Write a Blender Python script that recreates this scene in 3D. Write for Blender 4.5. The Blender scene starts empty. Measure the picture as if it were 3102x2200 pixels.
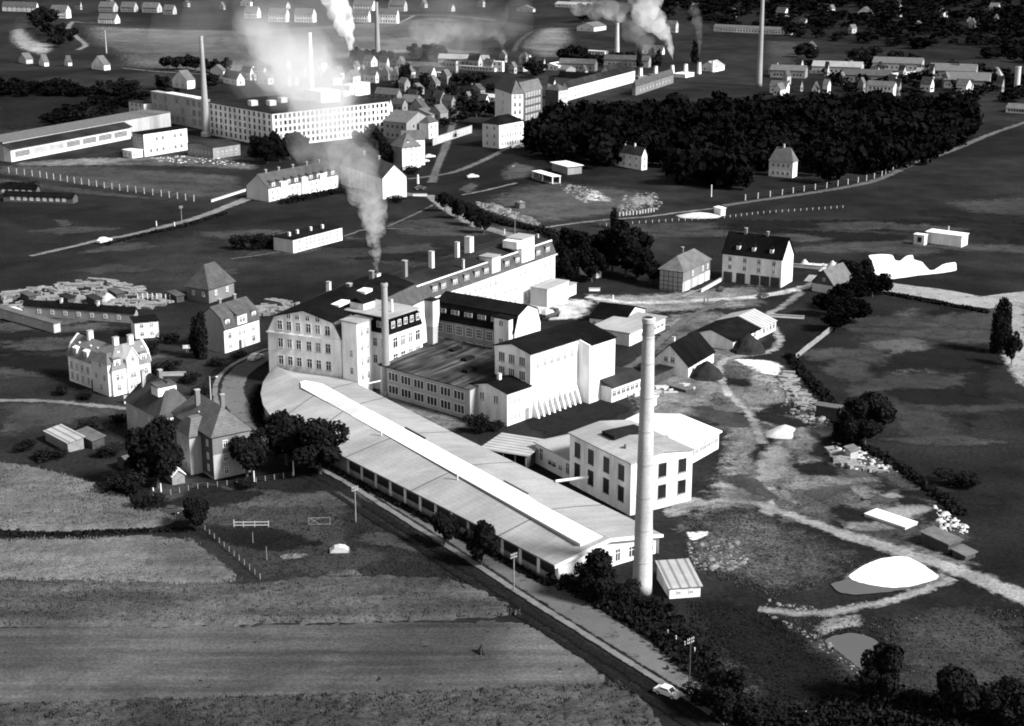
import bpy, math, random
import numpy as np
from mathutils import Vector, noise as mnoise
from mathutils.geometry import tessellate_polygon
random.seed(7); rng = np.random.default_rng(7)
S = bpy.context.scene
COL = S.collection
# ------------------------------------------------------------------ camera
F_PX, CX, CY, HORIZON, CAM_H = 4876.0, 1551.0, 1100.0, -338.0, 110.0   # photograph is 3102 x 2200
PITCH = math.atan((CY - HORIZON) / F_PX)
cp, sp = math.cos(PITCH), math.sin(PITCH)
cam = bpy.data.cameras.new('camera'); cam_ob = bpy.data.objects.new('camera', cam); COL.objects.link(cam_ob)
cam_ob.location = (0, 0, CAM_H); cam_ob.rotation_euler = (math.pi / 2 - PITCH, 0, 0)
cam.sensor_width = 36.0; cam.lens = 36.0 * F_PX / 3102.0; cam.clip_start = 1.0; cam.clip_end = 12000
S.camera = cam_ob
# ------------------------------------------------------------------ light
SUN_AZ, SUN_EL = math.radians(-28), math.radians(39)      # azimuth counted from +x (image right), towards the camera
wd = bpy.data.worlds.new('World'); S.world = wd; wd.use_nodes = True
nt = wd.node_tree; nt.nodes.clear()
sky = nt.nodes.new('ShaderNodeTexSky'); sky.sky_type = 'NISHITA'; sky.sun_disc = False
sky.sun_elevation = SUN_EL; sky.sun_rotation = math.pi / 2 - SUN_AZ
bw = nt.nodes.new('ShaderNodeRGBToBW'); bg = nt.nodes.new('ShaderNodeBackground'); bg.inputs[1].default_value = 0.08
wo = nt.nodes.new('ShaderNodeOutputWorld')
nt.links.new(sky.outputs[0], bw.inputs[0]); nt.links.new(bw.outputs[0], bg.inputs[0]); nt.links.new(bg.outputs[0], wo.inputs[0])
sl = bpy.data.lights.new('sun', 'SUN'); sl.energy = 4.2; sl.angle = math.radians(12); sl.color = (1, 1, 1)
so = bpy.data.objects.new('sun', sl); COL.objects.link(so)
sd = Vector((math.cos(SUN_EL) * math.cos(SUN_AZ), math.cos(SUN_EL) * math.sin(SUN_AZ), math.sin(SUN_EL)))
so.rotation_euler = sd.to_track_quat('Z', 'Y').to_euler(); so.location = (0, 200, 300)
S.view_settings.view_transform = 'Standard'; S.view_settings.look = 'None'
S.view_settings.exposure = 1.12; S.view_settings.gamma = 1.0; S.view_settings.use_curve_mapping = False
S.render.engine = 'CYCLES'
S.render.filter_size = 1.5
cy = S.cycles
cy.pixel_filter_type = 'BLACKMAN_HARRIS'; cy.filter_width = 1.9; cy.use_denoising = True; cy.max_bounces = 6; cy.diffuse_bounces = 3; cy.volume_bounces = 6; cy.max_bounces = 8; cy.transparent_max_bounces = 24
cy.volume_step_rate = 2.0; cy.volume_max_steps = 256
# ------------------------------------------------------------------ photograph pixel -> place
def G(x, y=None, z=0.0):
    """point of the place at height z that the photograph shows at pixel (x, y)"""
    if y is None: x, y = x
    a = (x - CX) / F_PX; b = (y - CY) / F_PX
    dz = -sp - b * cp; t = (z - CAM_H) / dz
    return Vector((a * t, (cp - b * sp) * t, z))
def PR(p):
    Z = p[2] - CAM_H; zc = p[1] * cp - Z * sp
    return CX + F_PX * p[0] / zc, CY - F_PX * (p[1] * sp + Z * cp) / zc
def ZT(base, ty):
    """height above the ground point seen at base whose top is seen at row ty"""
    p = G(base); lo, hi = -5.0, 250.0
    for _ in range(46):
        m = (lo + hi) / 2
        if PR((p.x, p.y, m))[1] > ty: lo = m
        else: hi = m
    return lo
ORI = dict(c1=(0, 0), c2=(700, 0), c3=(1400, 0), c4=(2302, 0), c5=(0, 500), c6=(700, 400), c7=(1400, 400), c8=(2302, 500),
           d1=(0, 900), d2=(700, 800), d3=(1400, 800), d4=(1900, 700), d5=(2302, 1100))
FINE = dict(d6=(0, 1400, .4926), d7=(1000, 1400, .4926), d8=(2002, 1400, .4926), z1=(1300, 700, .18476), z2=(1100, 820, .18476),
            z3=(1650, 1220, .25858), z4=(1400, 1150, .18476), z5=(350, 1130, .22779), z6=(1400, 200, .21834), f=(0, 0, 1.35459))
def K(c, x, y):
    """survey-sheet coordinates -> photograph pixel"""
    o = FINE[c] if c in FINE else ORI[c] + (.36952,)
    return (o[0] + x * o[2], o[1] + y * o[2])
# ------------------------------------------------------------------ materials (the photograph is black and white: greys)
MATS = {}
def mat(name, v, rough=.85, var=.25, scale=.35, stretch=None, fine=0.0, bump=0.0, bump_scale=4.0, spec=.2, mask=False, stripes=None, blotch=0.0, metal=0.0, mscale=.35, obj=False):
    if spec <= .05: v *= .80
    m = bpy.data.materials.new(name); m.use_nodes = True; n = m.node_tree; N = n.nodes; L = n.links
    bs = N['Principled BSDF']; out = N['Material Output']
    bs.inputs['Roughness'].default_value = rough; bs.inputs['Specular IOR Level'].default_value = spec; bs.inputs['Metallic'].default_value = metal
    geo = N.new('ShaderNodeNewGeometry'); src = geo.outputs['Position']
    mp = N.new('ShaderNodeMapping'); L.new(N.new('ShaderNodeTexCoord').outputs['Object'] if obj else src, mp.inputs[0])
    if stretch: mp.inputs['Scale'].default_value = stretch
    t1 = N.new('ShaderNodeTexNoise'); t1.inputs['Scale'].default_value = scale; t1.inputs['Detail'].default_value = 5; t1.inputs['Roughness'].default_value = .6
    L.new(mp.outputs[0], t1.inputs['Vector'])
    r1 = N.new('ShaderNodeMapRange'); r1.inputs[1].default_value = .3; r1.inputs[2].default_value = .7
    r1.inputs[3].default_value = v * (1 - var); r1.inputs[4].default_value = v * (1 + var)
    L.new(t1.outputs[0], r1.inputs[0]); cur = r1.outputs[0]
    def mul(a, bsock):
        q = N.new('ShaderNodeMath'); q.operation = 'MULTIPLY'; L.new(a, q.inputs[0]); L.new(bsock, q.inputs[1]); return q.outputs[0]
    if fine:
        t2 = N.new('ShaderNodeTexNoise'); t2.inputs['Scale'].default_value = bump_scale; t2.inputs['Detail'].default_value = 4; L.new(src, t2.inputs['Vector'])
        r2 = N.new('ShaderNodeMapRange'); r2.inputs[1].default_value = .3; r2.inputs[2].default_value = .7; r2.inputs[3].default_value = 1 - fine; r2.inputs[4].default_value = 1 + fine
        L.new(t2.outputs[0], r2.inputs[0]); cur = mul(cur, r2.outputs[0])
    if blotch:
        t3 = N.new('ShaderNodeTexNoise'); t3.inputs['Scale'].default_value = scale * .12; t3.inputs['Detail'].default_value = 6; t3.inputs['Distortion'].default_value = .8; L.new(src, t3.inputs['Vector'])
        r3 = N.new('ShaderNodeMapRange'); r3.inputs[1].default_value = .38; r3.inputs[2].default_value = .66; r3.inputs[3].default_value = 1 - blotch; r3.inputs[4].default_value = 1 + blotch
        L.new(t3.outputs[0], r3.inputs[0]); cur = mul(cur, r3.outputs[0])
    if stripes:      # (local axis 0/1/2, period m, dark factor, duty)
        tc = N.new('ShaderNodeTexCoord'); sx = N.new('ShaderNodeSeparateXYZ'); L.new(tc.outputs['Object'], sx.inputs[0])
        q = N.new('ShaderNodeMath'); q.operation = 'DIVIDE'; L.new(sx.outputs[stripes[0]], q.inputs[0]); q.inputs[1].default_value = stripes[1]
        fr = N.new('ShaderNodeMath'); fr.operation = 'FRACT'; L.new(q.outputs[0], fr.inputs[0])
        lt = N.new('ShaderNodeMath'); lt.operation = 'LESS_THAN'; L.new(fr.outputs[0], lt.inputs[0]); lt.inputs[1].default_value = stripes[3]
        r4 = N.new('ShaderNodeMapRange'); L.new(lt.outputs[0], r4.inputs[0]); r4.inputs[3].default_value = 1; r4.inputs[4].default_value = stripes[2]
        cur = mul(cur, r4.outputs[0])
    L.new(cur, bs.inputs['Base Color'])
    if bump:
        t5 = N.new('ShaderNodeTexNoise'); t5.inputs['Scale'].default_value = bump_scale; t5.inputs['Detail'].default_value = 4; L.new(mp.outputs[0], t5.inputs['Vector'])
        b = N.new('ShaderNodeBump'); b.inputs['Strength'].default_value = 1.0; b.inputs['Distance'].default_value = bump
        L.new(t5.outputs[0], b.inputs['Height']); L.new(b.outputs[0], bs.inputs['Normal'])
    if mask:         # ragged border: the patch thins out towards its rim
        at = N.new('ShaderNodeAttribute'); at.attribute_name = 'edge'
        t6 = N.new('ShaderNodeTexNoise'); t6.inputs['Scale'].default_value = mscale; t6.inputs['Detail'].default_value = 6; t6.inputs['Roughness'].default_value = .7; L.new(src, t6.inputs['Vector'])
        r5 = N.new('ShaderNodeMapRange'); r5.inputs[1].default_value = .32; r5.inputs[2].default_value = .68; r5.inputs[3].default_value = -.55; r5.inputs[4].default_value = .55; L.new(t6.outputs[0], r5.inputs[0])
        ad = N.new('ShaderNodeMath'); ad.operation = 'ADD'; L.new(r5.outputs[0], ad.inputs[0]); L.new(at.outputs['Fac'], ad.inputs[1])
        r6 = N.new('ShaderNodeMapRange'); r6.inputs[1].default_value = .12; r6.inputs[2].default_value = .85; L.new(ad.outputs[0], r6.inputs[0])
        tr = N.new('ShaderNodeBsdfTransparent'); mx = N.new('ShaderNodeMixShader')
        L.new(r6.outputs[0], mx.inputs[0]); L.new(tr.outputs[0], mx.inputs[1]); L.new(bs.outputs[0], mx.inputs[2]); L.new(mx.outputs[0], out.inputs['Surface'])
    MATS[name] = m; return m
W = lambda n, v, **k: mat(n, v, var=k.pop('var', .12), scale=k.pop('scale', .45), stretch=(1, 1, .18), fine=.07, bump_scale=3, blotch=k.pop('blotch', .10), **k)
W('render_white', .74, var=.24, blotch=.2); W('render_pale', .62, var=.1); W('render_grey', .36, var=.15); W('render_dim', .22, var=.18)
W('brick_dark', .075, var=.2); W('brick_mid', .15, var=.2); W('timber_panel', .30, var=.15); W('dark_wall', .25, var=.3)
mat('roof_tar', .0075, .95, .4, .25, fine=.25, bump_scale=1.5, blotch=.45, spec=.03, stripes=(0, 1.1, .75, .08)); mat('roof_tar_grey', .026, .95, .35, .2, fine=.2, blotch=.45, spec=.03, stripes=(0, 1.1, .8, .08))
mat('roof_slate', .062, .9, .3, .5, fine=.15, bump_scale=2.5, stripes=(2, .45, .82, .3)); mat('roof_tile', .105, .9, .25, .5, fine=.15, bump_scale=2.5, stripes=(2, .45, .84, .3))
mat('roof_felt', .27, .9, .13, .5, stretch=(.12, 1, 1), obj=True,  fine=.10, bump_scale=2, stripes=(0, 1.0, .80, .07), blotch=.14); mat('roof_white', .74, .8, .06, .3); mat('roof_sheet', .33, .8, .15, .3, stripes=(0, 1.5, .5, .3), blotch=.15); mat('roof_tile_pale', .16, .9, .2, .5, fine=.15, bump_scale=2.5, stripes=(2, .45, .84, .3))
mat('roof_streaky', .05, .8, .95, .8, stretch=(.07, 1.0, 1), stripes=(1, 1.0, .7, .25), blotch=.6, obj=True, spec=.06); mat('skylight_white', .86, .5, .03, .4)
mat('glass', .014, .3, .5, .3, spec=.25); mat('glass_pale', .22, .2, .4, .3, spec=.5)
mat('frame_white', .70, .6, .08); mat('frame_dark', .05, .6, .1); mat('stone', .30, .9, .2, .8); mat('concrete', .42, .9, .15, .6)
mat('wood_dark', .05, .9, .3, 1.0); mat('wood_pale', .19, .9, .35, 1.2, fine=.2); mat('wood_grey', .20, .9, .25, 1.2); mat('metal_dark', .04, .5, .2); mat('metal_pale', .5, .45, .1)
mat('black_hole', .006, .95, .1)
# chimney brick: real courses in relief colour
def brick_mat(name, v):
    m = mat(name, v, .9, .12, .4, stretch=(1, 1, .3), fine=.16, bump_scale=3.5, blotch=.14, stripes=(2, .42, .94, .4)); return m
brick_mat('chimney_brick', .43); brick_mat('chimney_dull', .27); mat('chimney_white', .74, .9, .08, .5)
# grounds
mat('grass_base', .0185, .95, .50, .07, fine=.34, bump=.2, bump_scale=1.1, blotch=.5, spec=.05)
for nm, v, va, sc, fi, bl in (('grass_dark', .011, .3, .12, .35, .3), ('grass_mid', .045, .35, .15, .35, .25), ('meadow', .058, .35, .12, .3, .3), ('hill_meadow', .12, .4, .05, .25, .35), ('dirt', .15, .6, .16, .4, .55), ('dirt_pale', .25, .45, .14, .25, .3), ('ash', .075, .5, .2, .5, .4),
        ('path', .19, .25, .2, .15, .15), ('pale_road', .30, .2, .2, .15, .15), ('lane', .11, .2, .15, .15, .15), ('kaolin', .86, .08, .5, .05, .03), ('chalky', .42, .45, .3, .3, .3), ('coal', .012, .4, .3, .3, .2), ('plough', .06, .25, .2, .3, .2)):
    mat(nm, v, .95, va, sc, fine=fi, bump=.15, bump_scale=1.6, blotch=bl, spec=.05, mask=True)
mat('crop_gold', .135, .95, .32, .22, stretch=(.3, 1, 1), fine=.25, bump=.35, bump_scale=2.4, blotch=.25, spec=.05); mat('crop_mid', .085, .95, .35, .3, stretch=(.22, 1.1, 1), fine=.26, bump=.35, bump_scale=2.0, blotch=.3, spec=.05)
mat('crop_dark', .06, .95, .4, .3, stretch=(.25, 1, 1), fine=.28, bump=.4, bump_scale=1.6, blotch=.35, spec=.05)
mat('stubble', .08, .95, .42, .3, stretch=(.07, 1.0, 1), fine=.32, bump=.15, bump_scale=2.2, blotch=.35, spec=.05)
mat('asphalt', .10, .9, .14, .2, fine=.12, bump_scale=3, blotch=.15, mask=True); mat('kerb', .135, .9, .2, .5, mask=True)
mat('water_grey', .075, .25, .06, .1, spec=.3); mat('water_milk', .88, .35, .02, .2, spec=.3)
mat('leaf', .018, .9, .6, .55, fine=.35, bump_scale=2.0, spec=.05); mat('leaf_black', .0065, .95, .5, .15, fine=.3, bump_scale=1.0, spec=0.0, blotch=.3); mat('leaf_dark', .0105, .9, .5, .4, fine=.3, bump_scale=2, spec=.05); mat('leaf_light', .022, .9, .45, .5, fine=.3, spec=.05)
mat('bark', .06, .95, .3, 1); mat('rubble', .13, .95, .6, .8, fine=.4); mat('white_pile', .42, .95, .15, .8); mat('dry_grass', .05, .95, .5, .6, fine=.3)
mat('car_white', .65, .3, .03, spec=.5); mat('car_grey', .3, .3, .03, spec=.5); mat('car_dark', .05, .3, .03, spec=.5); mat('rubber', .015, .9, .1)
mat('cloth_dark', .02, .9, .1); mat('cloth_mid', .1, .9, .1); mat('skin', .35, .7, .05); mat('ink', .14, .8, .1)
# ------------------------------------------------------------------ mesh helpers
def link(o, parent=None):
    COL.objects.link(o)
    if parent is not None: o.parent = parent
    return o
def tag(o, label=None, cat=None, group=None, kind=None):
    if label: o['label'] = label
    if cat: o['category'] = cat
    if group: o['group'] = group
    if kind: o['kind'] = kind
    return o
def thing(name, label, cat, loc=(0, 0, 0), rz=0.0, group=None):
    o = bpy.data.objects.new(name, None); o.location = loc; o.rotation_euler = (0, 0, rz); o.empty_display_size = .5
    link(o); return tag(o, label, cat, group)
class MB:
    def __init__(s): s.v = []; s.f = []
    def poly(s, pts): k = len(s.v); s.v += [tuple(p) for p in pts]; s.f.append(tuple(range(k, k + len(pts)))); return s
    def box(s, x0, y0, z0, x1, y1, z1):
        return s.prism([(x0, y0), (x1, y0), (x1, y1), (x0, y1)], z0, z1)
    def prism(s, pl, z0, z1):
        n = len(pl); k = len(s.v)
        s.v += [(p[0], p[1], z0) for p in pl] + [(p[0], p[1], z1) for p in pl]
        s.f.append(tuple(range(k + n - 1, k - 1, -1))); s.f.append(tuple(range(k + n, k + 2 * n)))
        for i in range(n): j = (i + 1) % n; s.f.append((k + i, k + j, k + n + j, k + n + i))
        return s
    def hexa(s, p8):          # bottom 4 ccw, top 4 ccw
        k = len(s.v); s.v += [tuple(p) for p in p8]
        s.f += [tuple(k + i for i in q) for q in ((3, 2, 1, 0), (4, 5, 6, 7), (0, 1, 5, 4), (1, 2, 6, 5), (2, 3, 7, 6), (3, 0, 4, 7))]; return s
    def extr(s, prof, axis, t0, t1):   # closed profile (p, z) drawn across the axis, extruded along it
        n = len(prof); k = len(s.v)
        for t in (t0, t1): s.v += [((t, p, z) if axis == 'u' else (p, t, z)) for p, z in prof]
        a = tuple(range(k, k + n)); b = tuple(range(k + n, k + 2 * n))
        s.f.append(a if axis == 'v' else a[::-1]); s.f.append(b[::-1] if axis == 'v' else b)
        for i in range(n):
            j = (i + 1) % n; q = (k + i, k + j, k + n + j, k + n + i); s.f.append(q if axis == 'u' else q[::-1])
        return s
    def tube(s, p, q, r0, r1=None, n=8, cap=True):
        r1 = r0 if r1 is None else r1; p = Vector(p); q = Vector(q); d = (q - p).normalized()
        a = d.orthogonal().normalized(); b = d.cross(a); k = len(s.v)
        for c, r in ((p, r0), (q, r1)):
            for i in range(n): t = 2 * math.pi * i / n; s.v.append(tuple(c + a * (r * math.cos(t)) + b * (r * math.sin(t))))
        for i in range(n): j = (i + 1) % n; s.f.append((k + i, k + j, k + n + j, k + n + i))
        if cap: s.f.append(tuple(range(k + n - 1, k - 1, -1))); s.f.append(tuple(range(k + n, k + 2 * n)))
        return s
    def rings(s, prof, n=20, cx=0, cy=0, cap=True):   # lathe: list of (r, z)
        k = len(s.v)
        for r, z in prof:
            for i in range(n): t = 2 * math.pi * i / n; s.v.append((cx + r * math.cos(t), cy + r * math.sin(t), z))
        for m in range(len(prof) - 1):
            for i in range(n): j = (i + 1) % n; s.f.append((k + m * n + i, k + m * n + j, k + (m + 1) * n + j, k + (m + 1) * n + i))
        if cap: s.f.append(tuple(range(k + n - 1, k - 1, -1))); e = k + (len(prof) - 1) * n; s.f.append(tuple(range(e, e + n)))
        return s
    def mesh(s, name): me = bpy.data.meshes.new(name); me.from_pydata(s.v, [], s.f); me.update(); return me
    def build(s, name, m, parent=None, loc=None, rz=None, smooth=False):
        me = s.mesh(name); me.materials.append(MATS[m])
        if smooth: me.polygons.foreach_set('use_smooth', [True] * len(me.polygons))
        o = bpy.data.objects.new(name, me)
        if loc is not None: o.location = loc
        if rz is not None: o.rotation_euler = (0, 0, rz)
        return link(o, parent)
def np_mesh(name, V, Fq, m, parent=None):
    V = np.asarray(V, dtype=np.float32); Fq = np.asarray(Fq, dtype=np.int32); k = Fq.shape[1]
    me = bpy.data.meshes.new(name); me.vertices.add(len(V)); me.vertices.foreach_set('co', V.ravel())
    me.loops.add(Fq.size); me.loops.foreach_set('vertex_index', Fq.ravel())
    me.polygons.add(len(Fq)); me.polygons.foreach_set('loop_start', np.arange(0, Fq.size, k, dtype=np.int32)); me.polygons.foreach_set('loop_total', np.full(len(Fq), k, dtype=np.int32))
    me.update(calc_edges=True); me.materials.append(MATS[m])
    o = bpy.data.objects.new(name, me); return link(o, parent)
def child(me, name, parent, loc, rz=0.0):
    o = bpy.data.objects.new(name, me); o.location = loc; o.rotation_euler = (0, 0, rz); return link(o, parent)
# ------------------------------------------------------------------ ground patches
def in_poly(P, pl):
    x, y = P[:, 0], P[:, 1]; ins = np.zeros(len(P), bool); n = len(pl); j = n - 1
    for i in range(n):
        xi, yi = pl[i][0], pl[i][1]; xj, yj = pl[j][0], pl[j][1]
        c = ((yi > y) != (yj > y)) & (x < (xj - xi) * (y - yi) / (yj - yi + 1e-12) + xi); ins ^= c; j = i
    return ins
def resample(P, step, jit=0.0, smooth=0):
    out = []
    n = len(P)
    for i in range(n):
        a, b = P[i], P[(i + 1) % n]; m = max(1, int((b - a).length / step))
        for t in range(m): out.append(a.lerp(b, t / m))
    for _ in range(smooth):
        out = [(out[i - 1] + out[i] * 2 + out[(i + 1) % len(out)]) / 4 for i in range(len(out))]
    if jit: out = [p + Vector((random.uniform(-jit, jit), random.uniform(-jit, jit), 0)) for p in out]
    return out
def wpoly(px): return [G(p) for p in px]
def patch(name, px, m, z, feather=1.5, step=2.5, smooth=2, jit=.25, world=False):
    P = px if world else wpoly(px)
    P = [Vector((p[0], p[1], 0)) for p in P]
    ar = sum(P[i].x * P[(i + 1) % len(P)].y - P[(i + 1) % len(P)].x * P[i].y for i in range(len(P)))
    if ar < 0: P = P[::-1]
    per = sum((P[i] - P[i - 1]).length for i in range(len(P))); area = abs(ar) / 2; step = min(step, per / 70); feather = min(feather * 1.3, .8 * area / per)
    P = resample(P, step, min(jit, step * .25), smooth); n = len(P); I = []
    if feather > .75:            # soft-edged patch: a grid that knows its distance to the rim
        pl = np.array([(p.x, p.y) for p in P]); lo = pl.min(0); hi = pl.max(0); g = max(feather / 2.5, math.sqrt((hi - lo).prod() / 12000)); nx, ny = ((hi - lo) / g).astype(int) + 2
        X, Y = np.meshgrid(lo[0] + np.arange(nx) * g, lo[1] + np.arange(ny) * g); Q = np.stack([X.ravel(), Y.ravel()], 1); ins = in_poly(Q, pl)
        a = pl; b = np.roll(pl, -1, 0); ab = b - a; D = np.full(len(Q), 1e9)
        for i0 in range(len(a)):
            t = np.clip(((Q - a[i0]) @ ab[i0]) / max(1e-9, ab[i0] @ ab[i0]), 0, 1); D = np.minimum(D, np.hypot(*(Q - a[i0] - t[:, None] * ab[i0]).T))
        ed = np.where(ins, np.clip(D / feather, 0, 1), -np.clip(D / feather, 0, 1)); idx = np.arange(nx * ny).reshape(ny, nx)
        q = np.stack([idx[:-1, :-1], idx[:-1, 1:], idx[1:, 1:], idx[1:, :-1]], -1).reshape(-1, 4); q = q[ins[q].any(1)]; used, inv = np.unique(q, return_inverse=True)
        o = np_mesh(name, np.column_stack([Q[used], np.full(len(used), z)]), inv.reshape(-1, 4), m); at = o.data.attributes.new('edge', 'FLOAT', 'POINT'); at.data.foreach_set('value', ed[used].astype(np.float32)); return tag(o, kind='structure')
    for i in range(n):
        d = P[(i + 1) % n] - P[i - 1]; nn = Vector((-d.y, d.x, 0)); nn = nn.normalized() if nn.length > 1e-6 else nn
        I.append(P[i] + nn * feather)
    V = [(p.x, p.y, z) for p in P] + [(p.x, p.y, z) for p in I]
    Fs = [(i, (i + 1) % n, n + (i + 1) % n, n + i) for i in range(n)]
    tri = tessellate_polygon([[Vector((p.x, p.y, 0)) for p in I]])
    for t in tri: Fs.append(tuple(n + q for q in t))
    me = bpy.data.meshes.new(name); me.from_pydata(V, [], Fs)
    at = me.attributes.new('edge', 'FLOAT', 'POINT'); at.data.foreach_set('value', [0.0] * n + [1.0] * n)
    me.materials.append(MATS[m]); me.update()
    o = bpy.data.objects.new(name, me); link(o); return tag(o, kind='structure')
def ribbon(name, px, w, m, z, feather=.5, world=False, step=4.0):
    if m in ('dirt_pale', 'path', 'lane', 'chalky'): feather *= 1.5
    P = px if world else wpoly(px); P = [Vector((p[0], p[1], 0)) for p in P]
    pts = []
    for i in range(len(P) - 1):
        k = max(1, int((P[i + 1] - P[i]).length / step))
        p0 = P[max(0, i - 1)]; p1 = P[i]; p2 = P[i + 1]; p3 = P[min(len(P) - 1, i + 2)]
        for t in range(k):
            t = t / k
            pts.append(.5 * ((2 * p1) + (p2 - p0) * t + (2 * p0 - 5 * p1 + 4 * p2 - p3) * t * t + (3 * p1 - p0 - 3 * p2 + p3) * t ** 3))
    pts.append(P[-1]); V = []; E = []; n = len(pts)
    for i, p in enumerate(pts):
        d = (pts[min(n - 1, i + 1)] - pts[max(0, i - 1)]).normalized(); s = Vector((-d.y, d.x, 0))
        ww = w(i / (n - 1)) if callable(w) else w
        ww *= 1 + .16 * mnoise.noise(Vector((p.x * .09, p.y * .09, 4))) if m not in ('kerb',) else 1
        fe = min(feather, .42 * ww)
        for o_, e in ((ww / 2, 0), (ww / 2 - fe, 1), (-ww / 2 + fe, 1), (-ww / 2, 0)):
            q = p + s * o_; V.append((q.x, q.y, z)); E.append(float(e))
    Fs = [(4 * i + j, 4 * i + 4 + j, 4 * i + 5 + j, 4 * i + 1 + j) for i in range(n - 1) for j in range(3)]
    Fs = [f[::-1] for f in Fs]
    me = bpy.data.meshes.new(name); me.from_pydata(V, [], Fs); at = me.attributes.new('edge', 'FLOAT', 'POINT'); at.data.foreach_set('value', E)
    me.materials.append(MATS[m]); me.update(); o = bpy.data.objects.new(name, me); link(o); return tag(o, kind='structure'), pts
def field(name, px, m, h, step=1.2, rough=.25, z0=0.0):
    """standing crop: a raised, uneven sheet with sides"""
    P = wpoly(px); P = resample([Vector((p.x, p.y, 0)) for p in P], 3, .3, 2); pl = [(p.x, p.y) for p in P]
    xs = [p[0] for p in pl]; ys = [p[1] for p in pl]
    nx = int((max(xs) - min(xs)) / step) + 3; ny = int((max(ys) - min(ys)) / step) + 3
    gx = min(xs) - step + np.arange(nx) * step; gy = min(ys) - step + np.arange(ny) * step
    X, Y = np.meshgrid(gx, gy); X = X + rng.uniform(-.3, .3, X.shape) * step; Y = Y + rng.uniform(-.3, .3, Y.shape) * step
    A = in_poly(np.stack([X.ravel(), Y.ravel()], 1), pl).reshape(X.shape)
    Z = np.where(A, z0 + h + rng.normal(0, rough, X.shape), z0 - .15)
    big = np.array([[mnoise.noise(Vector((gx[i] * .06, gy[j] * .06, 3))) for i in range(nx)] for j in range(ny)])
    Z = Z + np.where(A, big * rough * 1.5, 0)
    idx = np.arange(nx * ny).reshape(ny, nx)
    q = np.stack([idx[:-1, :-1], idx[:-1, 1:], idx[1:, 1:], idx[1:, :-1]], -1).reshape(-1, 4)
    any_in = (A[:-1, :-1] | A[:-1, 1:] | A[1:, 1:] | A[1:, :-1]).ravel(); q = q[any_in]
    o = np_mesh(name, np.stack([X.ravel(), Y.ravel(), Z.ravel()], 1), q, m); return o
def tufts(name, px, count, h, w, m, label, cat='grass', world=False, z=0.0, avoid=()):
    P = px if world else wpoly(px); pl = [(p[0], p[1]) for p in P]; xs = [p[0] for p in pl]; ys = [p[1] for p in pl]
    pts = np.empty((0, 2))
    while len(pts) < count:
        c = np.stack([rng.uniform(min(xs), max(xs), count * 2), rng.uniform(min(ys), max(ys), count * 2)], 1); c = c[in_poly(c, pl)]
        for a_ in avoid: c = c[~in_poly(c, a_)]
        pts = np.concatenate([pts, c])
    pts = pts[:count]; V = []; n = count
    sc = rng.uniform(.4, 1.3, n)
    for b in range(2):
        a = rng.uniform(0, math.pi, n); dx, dy = np.cos(a) * w * sc * .5, np.sin(a) * w * sc * .5; lx, ly = rng.normal(0, .25, n) * h, rng.normal(0, .25, n) * h
        z1 = z + h * sc * rng.uniform(.7, 1.2, n)
        V.append(np.stack([np.stack([pts[:, 0] - dx, pts[:, 1] - dy, np.full(n, z - .02)], 1), np.stack([pts[:, 0] + dx, pts[:, 1] + dy, np.full(n, z - .02)], 1),
                           np.stack([pts[:, 0] + dx * 1.1 + lx, pts[:, 1] + dy * 1.1 + ly, z1], 1), np.stack([pts[:, 0] - dx * .9 + lx, pts[:, 1] - dy * .9 + ly, z1 * .92], 1)], 1))
    V = np.concatenate(V).reshape(-1, 3)
    o = np_mesh(name, V, np.arange(len(V)).reshape(-1, 4), m); return tag(o, label, cat, kind='stuff')
# ------------------------------------------------------------------ buildings
WIN = {}
def win_mesh(w, h, style):
    k = (round(w, 2), round(h, 2), style)
    if k in WIN: return WIN[k]
    g = MB(); g.box(-w / 2, -.03, 0, w / 2, .02, h); gm = g.mesh('window'); gm.materials.append(MATS['glass_pale' if style in ('p',) else 'glass'])
    f = MB(); t = .09 if style != 'lat' else .08; d0, d1 = -.09, -.002
    if style == 'arch': t = .08
    f.box(-w / 2 - .02, d0, -.02, -w / 2 + t, d1, h + .02); f.box(w / 2 - t, d0, -.02, w / 2 + .02, d1, h + .02)
    f.box(-w / 2 + t, d0 + .004, h - t, w / 2 - t, d1, h + .02); f.box(-w / 2 + t, d0 + .004, -.02, w / 2 - t, d1, t)
    if style in ('d', 'p'):
        f.box(-.05, d0 + .006, t, .05, d1, h - t); f.box(-w / 2 + t, d0 + .008, h * .64, w / 2 - t, d1, h * .64 + .09)
    elif style == 'lat':
        nx = max(2, int(w / .55)); nz = max(2, int(h / .6))
        for i in range(1, nx): x = -w / 2 + w * i / nx; f.box(x - .035, d0 + .006, t, x + .035, d1, h - t)
        for i in range(1, nz): z = h * i / nz; f.box(-w / 2 + t, d0 + .008, z - .035, w / 2 - t, d1, z + .035)
    elif style == 'm2':
        f.box(-.12, d0 + .006, t, .12, d1, h - t)
    elif style == 'm3':
        for x in (-w / 6, w / 6): f.box(x - .07, d0 + .006, t, x + .07, d1, h - t)
    fm = f.mesh('frame'); fm.materials.append(MATS['frame_dark' if style in ('b', 'bd') else 'frame_white'])
    s = MB().box(-w / 2 - .12, -.22, -.12, w / 2 + .12, -.001, -.03).mesh('sill'); s.materials.append(MATS['stone'])
    WIN[k] = (gm, fm, s); return WIN[k]
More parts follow.
